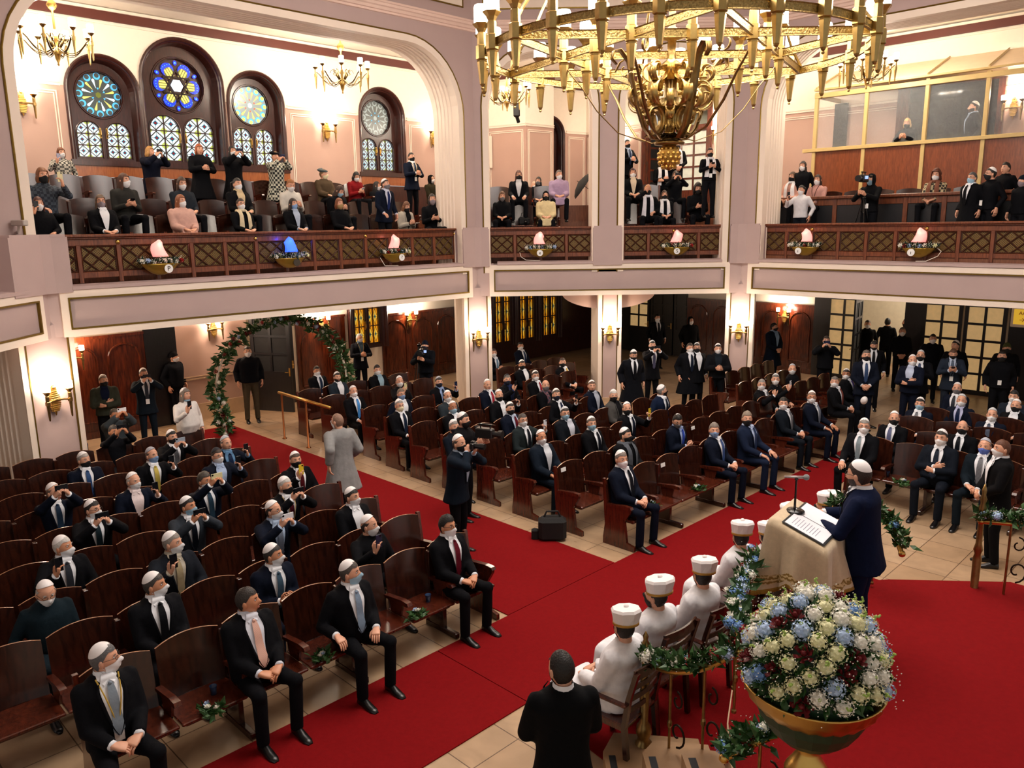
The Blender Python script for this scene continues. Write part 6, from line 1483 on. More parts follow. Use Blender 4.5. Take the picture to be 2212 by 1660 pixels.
mb = MB(); mb.lathe([(.01, -1.28), (.05, -1.26), (.1, -1.2), (.125, -1.12), (.115, -1.05), (.08, -1.0), (.06, -.99)], 16)
for j in range(5):
    for k in range(12):
        z = -1.24+j*.05; rr_ = [.075, .11, .122, .12, .1][j]; a = 2*pi*(k+.5*(j % 2))/12; mb.ball((rr_*cos(a), rr_*sin(a), z), (.022, .022, .026), 5, 4)
mb.build('pinecone', M_brassb, t)
def scroll(cx, cz, r0_, r1_, a0, a1, n=16): return [(cx+(r0_+(r1_-r0_)*i/n)*cos(a0+(a1-a0)*i/n), cz+(r0_+(r1_-r0_)*i/n)*sin(a0+(a1-a0)*i/n)) for i in range(n+1)]
def strip(P, name, k, nn, ph, m, w=.035, tk=.18):
    a = 2*pi*k/nn+ph; mb = MB(); mb.smooth = True; R = []
    P = [Vector((r_*cos(a), r_*sin(a), z)) for r_, z in P]; sd = Vector((-sin(a), cos(a), 0))
    for i, p in enumerate(P):
        d = (P[min(i+1, len(P)-1)]-P[max(0, i-1)]).normalized(); nrm = d.cross(sd)*.004; ww = w*(.5+.5*min(1, (len(P)-1-i)/4, (i+1)/3))
        R.append([tuple(p+sd*ww+nrm), tuple(p-sd*ww+nrm), tuple(p-sd*ww-nrm), tuple(p+sd*ww-nrm)])
    mb.loft(R, True); mb.build(name, m, t)
for k in range(8):
    # long leaf shaped arms sweeping up from the hub
    strip([(.06, -.86), (.12, -.93), (.22, -.93), (.34, -.8), (.44, -.55), (.5, -.3), (.55, -.1), (.66, .02), (.74, 0), (.76, -.08), (.7, -.14)], 'scroll_arm', k//2, 4, .35, M_brassd, .05) if k % 2 == 0 else None
    strip([(.08, -.5)]+scroll(.36, -.42, .21, .06, pi*1.1, pi*2.9), 'scroll', k, 8, .2, M_brass, .055)
    strip([(.09, -.88)]+scroll(.28, -.7, .19, .05, pi*1.5, -pi*.3+0), 'scroll', k, 8, .2+.39, M_brass, .055)
    strip([(.07, -.2)]+scroll(.22, -.16, .16, .05, pi*1.0, pi*2.8), 'scroll', k, 8, .2+.39, M_brassb, .04)
    strip([(.3, -.3)]+scroll(.42, -.22, .13, .04, pi*1.2, pi*3.0), 'scroll', k, 8, .2, M_brass, .04)
    strip([(.1, -.55), (.3, -.62)]+scroll(.38, -.5, .12, .04, -pi*.5, pi*1.3), 'scroll', k, 8, .2+.39, M_brass, .04)
for k in range(6):
    strip([(.08, -.9), (.3, -.95), (.6, -.85), (.85, -.6), (1.02, -.35), (1.15, -.2), (1.25, -.05), (1.3, .0)], 'outer_arm', k, 6, 0, M_brassd, .018)
    strip([(1.25, .0), (1.05, -.02), (.95, .08)]+scroll(.86, -.02, .12, .04, pi*.5, pi*2.4, 12), 'scroll', k, 6, 0, M_brass, .014)
plight('central_chandelier_light', Vector((CX, CY, CZ+.7)), 190, 'FFF2E2', .9)
for k in range(6): plight('central_chandelier_light', Vector((CX+1.9*cos(radians(60*k)), CY+1.9*sin(radians(60*k)), CZ+.62)), 45, 'FFF2E2', .25)
# small fixtures
def fixture(name, M, fn, m, label, cat): mb = MB(); fn(mb); return tag(mb.build(name, m, M=M), label, cat)
q = onp(FL, 38, 482, -.1)
fixture('security_camera', Tr(*((FL @ Vector((q[0], -.15, 0))).xy), q[1], radians(-20)), lambda b: (b.bbox(-.12, .16, -.045, .045, -.045, .045, .012), b.tube([(0, 0, -.04), (-.02, 0, -.14), (-.2, .1, -.14)], .022, 8), b.ball((-.2, .12, -.14), .05, 8, 6)), mat('camera_housing', 'B8AFA8', .4), 'small white security camera on the left pier', 'security camera')
q = onp(FF, 1116, 238, 3.3); fixture('loudspeaker', FF @ Matrix.Translation((q[0], 3.3, q[1])), lambda b: (b.bbox(-.09, .09, -.1, .08, -.18, .18, .03), b.tube([(.0, .05, -.15), (.05, .15, -.3)], .05, 8)), M_black, 'black loudspeaker hanging on the pale column in the front gallery', 'loudspeaker')
q = onp(FF, 1093, 290, 4.3); fixture('fluorescent_lamp', FL @ Matrix.Translation((5.0, 4.75, 6.75)), lambda b: (b.bbox(-.07, .07, -.08, 0, -.5, .5, .01)), M_white, 'slim pale wall box on the wall of the front gallery', 'wall box')
# emergency exit sign
sg = thing('exit_sign', FR @ Matrix.Translation((5.22, 4.55, 2.05)), 'yellow emergency exit sign in a white frame at the right edge', 'sign')
MB().bbox(-.42, .6, -.03, .03, -.22, .27, .01).build('frame', M_white, sg); MB().box(-.36, .54, -.036, -.03, -.15, .22).build('panel', mat('sign_yellow', 'E8B838', .5, emis='E8B838', es=.5, var=0), sg)
M_red = mat('sign_red', 'B02A1C', .5, var=0)
def text(s_, M, size, m, parent, name='lettering'):
    return text2(s_, M, size, m, parent, name)
def text2(s_, M, size, m, parent, name):
    c = bpy.data.curves.new(name, 'FONT'); c.body = s_; c.size = size; c.extrude = .002; c.align_x = 'CENTER'; c.align_y = 'CENTER'; c.materials.append(m)
    f = bpy.data.objects.new('tmp', c); COL.objects.link(f); dg = bpy.context.evaluated_depsgraph_get(); dg.update(); me = bpy.data.meshes.new_from_object(f.evaluated_get(dg)); bpy.data.objects.remove(f)
    if not me.materials: me.materials.append(m)
    o = bpy.data.objects.new(name, me); COL.objects.link(o); o.parent = parent; o.matrix_basis = M; return o
RX = Matrix.Rotation(radians(90), 4, 'X')
text('AC\u0130L  \u00c7IKI\u015e', Matrix.Translation((.09, -.038, .12)) @ RX, .13, M_red, sg); text('\u2192   \u2192   \u2192', Matrix.Translation((.09, -.038, -.04)) @ RX, .15, M_red, sg, 'arrow')
# ---------------------------------------------------------------- flowers
F_WH = mat('petal_white', 'F0EEE2', .6, var=.05); F_CR = mat('petal_cream', 'E8E6B8', .6, var=.1); F_BL = mat('petal_blue', '6E98D0', .6, var=.2); F_LB = mat('petal_pale_blue', 'B4CCEC', .6, var=.1)
F_RD = mat('petal_red', '9A1418', .6, var=.1); F_DR = mat('petal_dark_red', '6A0A12', .6, var=.1); F_GR = mat('leaf_green', '2C5222', .5, var=.3, scale=20); F_DG = mat('leaf_dark_green', '16321C', .5, var=.3, scale=20); F_LG = mat('bud_green', '9AB858', .6, var=.2)
def rosem():
    mb = MB(); mb.smooth = True
    for j, (r_, h, n) in enumerate(((1., .1, 6), (.78, .3, 5), (.52, .48, 5), (.28, .6, 4))):
        for k in range(n):
            a0 = 2*pi*(k+.37*j)/n; w = 2.6/n*1.25
            mb.grid(lambda u_, v_: ((r_*(.35+.65*v_**.7))*cos(a0+(u_-.5)*w*(1.15-.35*v_)), (r_*(.35+.65*v_**.7))*sin(a0+(u_-.5)*w*(1.15-.35*v_)), -.3+(h+.35)*v_+.12*sin(v_*pi)*(1 if j else -.2)-.1*abs(u_-.5)*v_), 3, 3)
    mb.ball((0, 0, .15), (.3, .3, .4), 8, 5); return mb.mesh('flower', [F_WH])
def hydm(n=34, buds=False):
    mb = MB(); rnd = random.Random(5)
    mb.ball((0, 0, 0), (.7, .7, .6), 8, 6)
    for i in range(n):
        z = 1-1.5*(i+.5)/n; a = i*2.399; r_ = sqrt(max(0, 1-z*z)); d = Vector((r_*cos(a), r_*sin(a), z)); e1 = d.orthogonal().normalized(); e2 = d.cross(e1); c = d*(.85+.1*rnd.random()); s_ = .26; q = rnd.random()*pi
        P = []
        for k in range(8): rr_ = s_*(1 if k % 2 == 0 else .45); P.append(tuple(c+(e1*cos(q+k*pi/4)+e2*sin(q+k*pi/4))*rr_+d*(.06 if k % 2 == 0 else 0)))
        P.append(tuple(c-d*.05)); mb.add(P, [(k, (k+1) % 8, 8) for k in range(8)])
    mb.mi(1)
    for k in range(5): mb.ball((.12*cos(k*1.3), .12*sin(k*1.3), .95+.12*k*(1 if buds else .1)), (.12, .12, .12) if buds else (.06, .06, .05), 6, 4)
    return mb.mesh('flower', [F_WH, F_LG])
ROSE, HYD, STOCK = rosem(), hydm(), hydm(30, True)
def leaf_cluster(pts, s0, name, m, parent, rnd, nper=1, M=None):
    mb = MB()
    for p, nrm in pts:
        for _ in range(nper):
            d = Vector((rnd.gauss(0, 1), rnd.gauss(0, 1), rnd.gauss(0, 1)))*.6+Vector(nrm)*1.1; d.normalize(); s_ = s0*(.6+.7*rnd.random()); e = d.orthogonal().normalized(); e = Matrix.Rotation(rnd.random()*6.3, 3, d) @ e; p_ = Vector(p)
            f = d.cross(e)*.12*s_
            mb.add([p_, p_+d*.35*s_+e*.26*s_, p_+d*s_, p_+d*.35*s_-e*.26*s_, p_+d*.5*s_+f], [(0, 1, 4), (1, 2, 4), (2, 3, 4), (3, 0, 4)])
    return mb.build(name, m, parent, M)
def gyps(pts, name, parent, rnd, r_=.004):
    mb = MB()
    for p, nrm in pts:
        p = Vector(p)+Vector(nrm)*(.02+.07*rnd.random())+Vector((rnd.gauss(0, .03), rnd.gauss(0, .03), rnd.gauss(0, .02))); mb.add([p+Vector(v)*r_ for v in ((1, 0, 0), (-1, 0, 0), (0, 1, 0), (0, -1, 0), (0, 0, 1), (0, 0, -1))], [(0, 2, 4), (2, 1, 4), (1, 3, 4), (3, 0, 4), (2, 0, 5), (1, 2, 5), (3, 1, 5), (0, 3, 5)])
    o = mb.build(name, F_WH, parent); o['kind'] = 'stuff'; return o
def put_flower(me, p, nrm, s_, m, parent, spin=0):
    R = Vector(nrm).to_track_quat('Z', 'Y').to_matrix().to_4x4(); return inst(me, 'flower', parent, Matrix.Translation(p) @ R @ Matrix.Rotation(spin, 4, 'Z') @ Matrix.Scale(s_, 4), [m])
# ---------------------------------------------------------------- raised platform (bima)
ZP = .7
plat = [(1.47, 4.0), (1.5, 4.94), (1.6, 5.42), (2.0, 6.55), (2.3, 7.15), (2.95, 7.72), (3.96, 7.84), (5.2, 7.74), (6.0, 6.9), (6.6, 5.6), (6.6, 2.8), (2.4, 2.8)]
mb = MB(); mb.prism(plat, 0, ZP-.015); struct(mb.build('floor_platform', M_stone))
mb = MB(); c_ = Vector((4, 5.4)); mb.prism([tuple(c_+(Vector(p)-c_)*.995) for p in plat], ZP-.015, ZP); tag(mb.build('red_carpet', M_carpet), 'red carpet covering the raised platform of the speaker', 'carpet', 'red carpet runners')
M_strip = mat('anti_slip_strip', '1A2028', .7)
for i, (xa, xb) in enumerate([(.72, 1.5), (1.0, 1.5), (1.25, 1.5)]):
    z = .175*(i+1); e = .16*i
    P = [(xa+.1, 6.05-e*2.2), (xa-.02, 5.8-e*1.6), (xa, 4.4), (1.5, 4.4), (1.52, 5.95-e*2)]
    mb = MB(); mb.mi(0).prism(P, 0, z); mb.mi(1).box(xa+.02, xa+.075, 4.5, 5.75-e*1.6, z, z+.003); struct(mb.build('floor_step_%d' % (i+1), [mat('brown_marble_step', 'A08060', .25, var=.15, scale=6), M_strip]))
# ---------------------------------------------------------------- brass railing with iron scrolls
def railing(P, zlist, label, newels=(0,), scrolls=True, gar=True, seed=1, fl=10, posts=True, drop=.9):
    t = thing('railing', (P[0][0], P[0][1], 0), label, 'railing', 'brass platform railings'); O = Vector((P[0][0], P[0][1], 0))
    pts = [Vector((p[0], p[1], z))-O for p, z in zip(P, zlist)]
    # smooth path
    Q = []
    for i in range(len(pts)-1):
        p0 = pts[max(0, i-1)]; p1 = pts[i]; p2 = pts[i+1]; p3 = pts[min(len(pts)-1, i+2)]
        for k in range(8):
            s_ = k/8; Q.append(.5*((2*p1)+(p2-p0)*s_+(2*p0-5*p1+4*p2-p3)*s_*s_+(3*p1-p0-3*p2+p3)*s_**3))
    Q.append(pts[-1])
    mb = MB(); mb.smooth = True; mb.tube(Q, .026, 10); mb.ball(tuple(Q[0]), .036, 8, 6); mb.ball(tuple(Q[-1]), .036, 8, 6); mb.build('handrail', M_brassb, t)
    for i in newels:
        p = pts[i]; zb = p.z-drop; mb = MB(); mb.smooth = True
        mb.lathe([(r_, zb+z*drop/.75) for r_, z in ((.075, 0), (.075, .05), (.055, .07), (.05, .1), (.068, .15), (.06, .2), (.035, .24), (.042, .5), (.03, .53), (.045, .56), (.03, .6), (.024, .8), (.04, .84), (.022, .87), (.034, .9), (.018, .93), (.024, .96), (.004, 1.0))], 14, Matrix.Translation((p.x, p.y, 0))); mb.build('newel_post', M_brassd, t)
    if posts:
        n = max(2, int((pts[-1]-pts[0]).length/.28))
        for k in range(1, n):
            q_ = Q[int(k*(len(Q)-1)/n)]; zb = q_.z-drop+.06; mb = MB(); mb.lathe([(.02, zb), (.02, zb+.02), (.011, zb+.03), (.011, zb+.25), (.02, zb+.27), (.02, zb+.3), (.012, zb+.32), (.012, q_.z)], 8, Matrix.Translation((q_.x, q_.y, 0))); mb.build('baluster', M_brassd, t)
            if scrolls:
                d = (Q[min(len(Q)-1, int(k*(len(Q)-1)/n)+2)]-q_).normalized(); mb = MB(); mb.smooth = True
                for sg in (1,):
                    S_ = [(sg*(.02+x), z) for x, z in scroll(.07, .0, .1, .025, -pi*.5, pi*1.6, 16)]
                    mb.tube([tuple(q_+Vector((d.x*x, d.y*x, -.5+z*1.2))) for x, z in S_], .009, 5)
                    mb.build('iron_scroll', M_iron, t); mb = MB(); mb.smooth = True; S_ = [(sg*(.02+x), z) for x, z in scroll(.06, .0, .07, .02, pi*.5, -pi*1.4, 12)]
                    mb.tube([tuple(q_+Vector((d.x*x, d.y*x, -.22+z*1.2))) for x, z in S_], .008, 5)
                mb.build('iron_scroll', M_iron, t)
    if gar:
        rnd = random.Random(seed); g_ = thing('garland', O, 'garland of white, red and blue flowers on the '+gar, 'garland', 'flower garlands on the platform railings')
        L = [(Q[int(rnd.random()*(len(Q)-1))]+Vector((rnd.gauss(0, .03), rnd.gauss(0, .03), .03+abs(rnd.gauss(0, .03)))), (rnd.gauss(0, .5), rnd.gauss(0, .5), .6)) for _ in range(int(70*len(pts)))]
        leaf_cluster(L, .11, 'leaves', F_GR, g_, rnd); gyps(L, 'gypsophila', g_, rnd)
        for k in range(fl):
            q_ = Q[int((k+.5)*(len(Q)-1)/fl)]; m = rnd.choice([F_WH, F_WH, F_RD, F_LB, F_BL]); s_ = .044+.012*rnd.random()
            put_flower(ROSE if m in (F_RD, F_WH) and rnd.random() < .6 else HYD, q_+Vector((rnd.gauss(0, .03), rnd.gauss(0, .03), .08)), (rnd.gauss(-.2, .4), rnd.gauss(-.4, .3), 1), s_, m, g_, rnd.random()*6)
    return t
railing([(1.05, 5.9), (1.2, 5.6), (1.4, 5.35), (1.6, 5.2)], [.93, 1.02, 1.2, 1.42], 'curved brass stair railing with dark iron scrolls by the white robed seated people', (0,), gar='curved stair railing', seed=3, fl=15, drop=.8)
railing([(1.62, 5.25), (1.72, 5.7), (1.92, 6.15), (2.15, 6.6)], [1.5, 1.5, 1.5, 1.5], 'brass railing along the platform edge left of the lectern', (), gar='platform edge left of the lectern', seed=5, fl=36, posts=True, drop=.8, scrolls=False)
railing([(1.35, 4.6), (1.55, 4.5), (1.8, 4.45)], [1.0, 1.2, 1.35], 'brass railing at the bottom edge beside the urn', (), gar='lower stair rail beside the urn', seed=8, fl=7, drop=.7)
railing([(4.75, 7.62), (4.95, 7.45), (5.25, 7.35), (5.5, 7.0)], [1.42, 1.46, 1.46, 1.2], 'brass railing with iron scrolls at the right edge', (0,), gar='right railing', seed=9, fl=9, drop=1.2)
railing([(3.35, 7.85), (3.6, 7.75), (3.78, 7.55), (3.83, 7.35)], [1.5, 1.5, 1.42, 1.2], 'short brass railing end behind the speaker', (), gar='railing end behind the speaker', seed=10, fl=6, drop=.8, scrolls=False)
# ---------------------------------------------------------------- urn with the large bouquet
UX, UY = 1.69, 4.1
t = thing('flower_urn', (UX, UY, ZP), 'large fluted brass urn on a pedestal holding the big bouquet', 'urn')
mb = MB(); mb.smooth = True; zz = -ZP
prof = [(.17, ZP), (.17, .78), (.13, .8), (.12, 1.16), (.10, 1.2), (.115, 1.23), (.125, 1.28), (.12, 1.31), (.095, 1.35), (.06, 1.41), (.055, 1.44), (.068, 1.46), (.05, 1.48), (.048, 1.64)]
mb.loft([[(r_*(1+.05*(k % 2)*(1 if .8 < z < .95 or 1.0 < z < 1.31 else 0))*cos(2*pi*k/32), r_*(1+.05*(k % 2)*(1 if .8 < z < .95 or 1.0 < z < 1.31 else 0))*sin(2*pi*k/32), z+zz) for k in range(32)] for r_, z in prof], True); mb.build('pedestal', M_brassb, t)
mb = MB(); mb.smooth = True
bp = [(.05, 1.62), (.12, 1.63), (.22, 1.665), (.31, 1.73), (.365, 1.8), (.385, 1.855), (.395, 1.87), (.38, 1.87), (.33, 1.8), (.05, 1.75)]
mb.loft([[(r_*(1+.03*(k % 2)*(1 if 1.6 < z < 1.83 else 0))*cos(2*pi*k/48), r_*(1+.03*(k % 2)*(1 if 1.6 < z < 1.83 else 0))*sin(2*pi*k/48), z+zz) for k in range(48)] for r_, z in bp], True); mb.build('bowl', M_brassb, t)
bq = thing('bouquet', (UX, UY, 1.86), 'huge domed bouquet of cream, blue and dark red flowers in the urn', 'bouquet'); rnd = random.Random(11)
mb = MB(); mb.ball((0, 0, .02), (.34, .34, .42), 20, 12); mb.build('foliage_core', F_DG, bq)
pts = []
for i in range(98):
    z = 1-.97*(i+.5)/98; a = i*2.39996; r_ = sqrt(1-z*z); n_ = Vector((r_*cos(a), r_*sin(a), z)); p = Vector((n_.x*.365, n_.y*.365, .04+n_.z*.47))
    m = rnd.choices([F_CR, F_WH, F_LB, F_BL, F_DR], [36, 22, 16, 10, 14])[0]
    me = STOCK if m in (F_CR,) or (m is F_WH and rnd.random() < .4) else (ROSE if m is F_DR else HYD)
    put_flower(me, p*(1+.05*rnd.random()), n_+Vector((0, 0, .3)), (.05 if m is F_DR else .052)+.012*rnd.random(), m, bq, rnd.random()*6)
L = []
for _ in range(1100):
    z = rnd.uniform(.02, 1); a = rnd.random()*6.283; r_ = sqrt(1-min(1, z*z)); n_ = Vector((r_*cos(a), r_*sin(a), z)); L.append((Vector((n_.x*.345, n_.y*.345, .03+n_.z*.44)), n_))
leaf_cluster(L, .075, 'leaves', F_GR, bq, rnd); gyps(L, 'gypsophila', bq, rnd, .0045)
# ---------------------------------------------------------------- lectern, cloth, folder, microphone
LM = Tr(2.53, 6.42, ZP, radians(52))     # local +Y points to the audience (NW)
t = thing('lectern', LM, 'dark lectern body under the gold bordered cloth', 'lectern')
mb = MB(); mb.bbox(-.26, .26, -.2, .2, 0, 1.0, .01); mb.build('body', M_pew, t)
def lz(y): return 1.12+.16*(y+.22)/.44
mb = MB(); mb.add([(-.32, -.24, lz(-.24)-.03), (.32, -.24, lz(-.24)-.03), (.32, .24, lz(.24)-.03), (-.32, .24, lz(.24)-.03), (-.32, -.24, lz(-.24)-.06), (.32, -.24, lz(-.24)-.06), (.32, .24, lz(.24)-.06), (-.32, .24, lz(.24)-.06)], [(0, 1, 2, 3), (7, 6, 5, 4), (0, 4, 5, 1), (1, 5, 6, 2), (2, 6, 7, 3), (3, 7, 4, 0)]); mb.box(-.2, .2, -.15, .15, .9, 1.1); mb.build('top', M_pew, t)
M_cloth = mat('cream_damask', 'CDB796', .8, var=.08, scale=30, sheen=.3, bump=.2, bscale=200); M_fringe = mat('gold_fringe', 'A8842C', .6, var=.3, scale=60, bump=.6, bscale=250)
def borderm():
    m = mat('gold_border', 'B89450', .7, var=0); nt = m.node_tree; b = nt.nodes['Principled BSDF']; tc = nt.nodes.new('ShaderNodeTexCoord')
    w = nt.nodes.new('ShaderNodeTexWave'); w.wave_type = 'RINGS'; w.inputs['Scale'].default_value = 9; w.inputs['Distortion'].default_value = 6; w.inputs['Detail'].default_value = 2; w.inputs['Detail Scale'].default_value = 3
    r = nt.nodes.new('ShaderNodeValToRGB'); r.color_ramp.elements[0].position = .45; r.color_ramp.elements[0].color = (*hexc('8A6A2C'), 1); r.color_ramp.elements[1].position = .6; r.color_ramp.elements[1].color = (*hexc('D2B888'), 1)
    nt.links.new(tc.outputs['Object'], w.inputs[0]); nt.links.new(w.outputs[1], r.inputs[0]); nt.links.new(r.outputs[0], b.inputs['Base Color']); return m
cl = MB(); cl.smooth = True; N = 64; rows = 15
def rim(k):
    s_ = 4*k/N; e = int(s_) % 4; f = s_-int(s_); w, d = .33, .25
    return [(-w+2*w*f, d), (w, d-2*d*f), (w-2*w*f, -d), (-w, -d+2*d*f)][e]
def dropf(k):
    s_ = (4*k/N) % 1; e = int(4*k/N) % 4; base = [.52, .34, .42, .52][e]; return base+.16*(abs(s_-.5)*2)**1.5-(.1*exp(-((s_-.5)/.15)**2) if e in (3,) else 0)
R = [[(rim(k)[0]*q_, rim(k)[1]*q_, lz(rim(k)[1]*q_)+.003) for k in range(N)] for q_ in (.02, .5, .96)]
for j in range(rows):
    f = (j+1)/rows; ring = []
    for k in range(N):
        x, y = rim(k); s_ = (4*k/N); o_ = .03*f+.10*f*(.5+.5*cos(2*pi*s_*2.0))+.025*f*sin(2*pi*s_*5); n_ = Vector((x, y, 0)).normalized(); ring.append((x+n_.x*o_, y+n_.y*o_, lz(y)-.005-dropf(k)*f))
    R.append(ring)
nr = len(R)
for j in range(nr-1):
    pass
cl.add([p for r_ in R for p in r_], [])
for j in range(nr-1):
    for i in range(N): a_ = j*N+i; b_ = j*N+(i+1) % N; cl.f.append((a_, b_, b_+N, a_+N)); cl.m.append(2 if j == nr-2 else (1 if j in (nr-5, nr-4) else 0)); cl.sm.append(True)
cl.build('tablecloth', [M_cloth, borderm(), M_fringe], M=LM); o = bpy.data.objects['tablecloth']; tag(o, 'cream cloth with gold border and fringe draped over the lectern', 'cloth'); mdf = o.modifiers.new('thick', 'SOLIDIFY'); mdf.thickness = .004
def slope(x, y, dz=0): return Matrix.Translation((x, y, lz(y)+dz)) @ Matrix.Rotation(atan2(.16, .44), 4, 'X')
fo = thing('folder', LM @ slope(.02, -.03, .012), 'open black ring folder with printed pages on the lectern', 'folder')
MB().bbox(-.3, .3, -.19, .19, 0, .008, .003).build('cover', mat('folder_black', '1A2024', .4), fo)
M_pr = mat('printed_page', 'EDEDF4', .7, var=0); nt = M_pr.node_tree
for s_ in (-1, 1):
    pg = MB(); pg.box(*( (-.285, -.006) if s_ < 0 else (.006, .285)), -.17, .17, .008, .012); po_ = pg.build('page', M_pr, fo)
    if s_ < 0:
        ln = MB()
        for i in range(9): ln.box(-.24, -.24+.19*(.75+.25*random.random()), .12-i*.026, .125-i*.026, .0122, .0128)
        ln.build('printed_lines', mat('ink', '9090A4', .8, var=0), po_)
mi_ = thing('microphone_stand', LM @ Matrix.Translation((.05, .15, lz(.15)+.005)), 'black desk microphone stand on the lectern', 'microphone stand')
mb = MB(); mb.smooth = True; mb.lathe([(.085, 0), (.085, .01), (.07, .02), (.015, .03)], 20); mb.build('base', M_phone, mi_); mb = MB(); mb.tube([(0, 0, .02), (.0, 0, .16), (0, .0, .3)], [.012, .009, .009], 8); mb.ball((0, 0, .3), .018, 8, 6); mb.build('pole', M_phone, mi_)
ml = LM @ Matrix.Translation((.05, .15, lz(.15)+.32)); mc = thing('microphone', ml, 'silver headed handheld microphone clipped on the desk stand', 'microphone')
mb = MB(); mb.smooth = True; dirm = Vector((.35, -.9, .05)).normalized(); mb.tube([-dirm*.1, dirm*.06], [.01, .014], 10); mb.build('handle', mat('mic_body', 'B8B0B0', .3, metal=.6), mc); mb = MB(); mb.smooth = True; mb.ball(tuple(dirm*.08), .027, 12, 8); mb.build('grille', mat('mic_grille', '9A9CA0', .5, metal=.5, bump=1, bscale=400), mc)
# ---------------------------------------------------------------- the speaker, seated robed men and their chairs
person(1868, 995, ZP, 's_read', 142, 'person in navy suit and white skullcap speaking at the lectern', top='0A1430', tie=None, mask=None, hc='2A1810', o='b', glasses=True, look=10, sc=1.03, pitch=-10, hair='short')
person(1216, 1408, 0, 's_clasp', 100, 'person in black suit with dark beard standing with back turned, bottom centre', top='06070A', kip=False, mask=None, o='b', hc='120E0C', look=-20, sc=1.02, hair='crop')
def chair_meshes():
    W_ = .24; l_ = MB(); l_.bbox(-.022, .022, -.022, .022, 0, .44, .005); leg = l_.mesh('leg', [M_pew])
    r_ = MB(); r_.loft([[(x*.022, y0+y*.02, z) for x, y in ((-1, -1), (1, -1), (1, 1), (-1, 1))] for z, y0 in ((0, -.24), (.44, -.2), (.7, -.24), (.95, -.31))], True); post = r_.mesh('rear_leg', [M_pew])
    s_ = MB(); s_.bbox(-.25, .25, -.22, .24, .43, .46, .01); s_.bbox(-.23, .23, -.19, .21, .38, .43, .005); seat = s_.mesh('seat', [M_seat])
    sl = MB(); sl.smooth = False
    def slat(z, h, y0):
        P = [(-W_+2*W_*i/6, y0-.035*sin(pi*i/6)) for i in range(7)]; sl.loft([[(x, y-.009, z), (x, y+.009, z), (x, y+.009, z+h), (x, y-.009, z+h)] for x, y in P], True)
    slat(.88, .09, -.29); sm2 = sl.mesh('top_rail', [M_pew]); sl = MB(); 
    def slat2(z, h, y0):
        P = [(-W_+2*W_*i/6, y0-.035*sin(pi*i/6)) for i in range(7)]; sl.loft([[(x, y-.007, z), (x, y+.007, z), (x, y+.007, z+h), (x, y-.007, z+h)] for x, y in P], True)
    slat2(0, .045, 0); s3 = sl.mesh('slat', [M_pew])
    a_ = MB(); a_.bbox(-.025, .025, -.24, .2, .64, .665, .008); a_.bbox(-.018, .018, .15, .185, .44, .65, .004); arm = a_.mesh('armrest', [M_seat]); return leg, post, seat, sm2, s3, arm
CM = chair_meshes()
def chair(P, hd, label):
    t = thing('armchair', FQ(P[0], P[1], 0.02, hd), label, 'chair', 'mahogany ladder back armchairs')
    inst(CM[2], 'seat', t); inst(CM[3], 'top_rail', t)
    for s_ in (-1, 1): inst(CM[0], 'leg', t, Matrix.Translation((s_*.225, .2, 0))); inst(CM[1], 'leg', t, Matrix.Translation((s_*.235, 0, 0))); inst(CM[5], 'armrest', t, Matrix.Translation((s_*.27, 0, 0)))
    for z, y in ((.56, -.215), (.67, -.235), (.78, -.262)): inst(CM[4], 'slat', t, Matrix.Translation((0, y, z)))
RB = [(1340, 1300, 140, 30, 'nearest of the seated people in white robe and domed hat'), (1413, 1237, 134, -10, 'second of the seated people in white robe and domed hat, seen from behind'), (1511, 1195, 134, 30, 'third of the seated people in white robe and domed hat'),
      (1594, 1117, 136, 40, 'fourth of the seated people in white robe, head in profile under the domed hat'), (1650, 1125, 140, 35, 'robed person with domed hat just left of the lectern cloth'), (1700, 1080, 140, 0, 'robed person of whom a white hat shows behind the left lectern corner'), (1780, 1055, 140, 0, 'robed person of whom a white hat shows behind the folder')]
for i, (x, y, hd, lk, lb) in enumerate(RB):
    p = at(x, y, 1.40) if x != 1650 else Vector((2.7, 8.12, 0)); d = Vector((cos(radians(hd)), sin(radians(hd)), 0))
    person(x, y, 0, 'lap', hd, lb, top='E6E6EE', kind='robe', shirt=None, kip='hat', mask='k', hc='1C1410', look=lk, hair='crop', group='people in white robes', pos=(p.x, p.y), sc=1.03 if x != 1650 else .95)
    chair((p.x, p.y), hd, ['mahogany armchair of the nearest robed person', 'mahogany armchair second from the stair railing', 'mahogany armchair third from the stair railing', 'mahogany armchair fourth from the stair railing', 'mahogany armchair hidden by the garland left of the lectern', 'mahogany armchair behind the left lectern corner', 'mahogany armchair behind the folder'][i])
# ---------------------------------------------------------------- flower arch over the aisle
A = Vector((-6.37, 16.86, 0)); Bp = Vector((-4.04, 18.45, 0)); mid_ = (A+Bp)/2; ux = (Bp-A).normalized(); hw_ = (Bp-A).length/2
ar = thing('flower_arch', Tr(mid_.x, mid_.y, 0, atan2(ux.y, ux.x)), 'tall round arch of green leaves and white and red flowers over the red aisle', 'flower arch')
P = []
for i in range(41):
    a = radians(-22)+radians(224)*i/40; P.append(Vector((1.5*cos(pi-a+0)*1., 0, .95+1.5*sin(a) if a > 0 and a < pi else .95+1.5*sin(a))))
P = [Vector((-hw_+.05, 0, 0))]+[p for p in P if p.z > .45]+[Vector((hw_-.05, 0, 0))]
P2 = []
for i in range(len(P)-1):
    n_ = max(1, int((P[i+1]-P[i]).length/.1))
    for k in range(n_): P2.append(P[i]+(P[i+1]-P[i])*k/n_)
P2.append(P[-1])
mb = MB(); mb.tube(P2, .025, 8); mb.build('frame', M_white, ar); rnd = random.Random(21); L = []
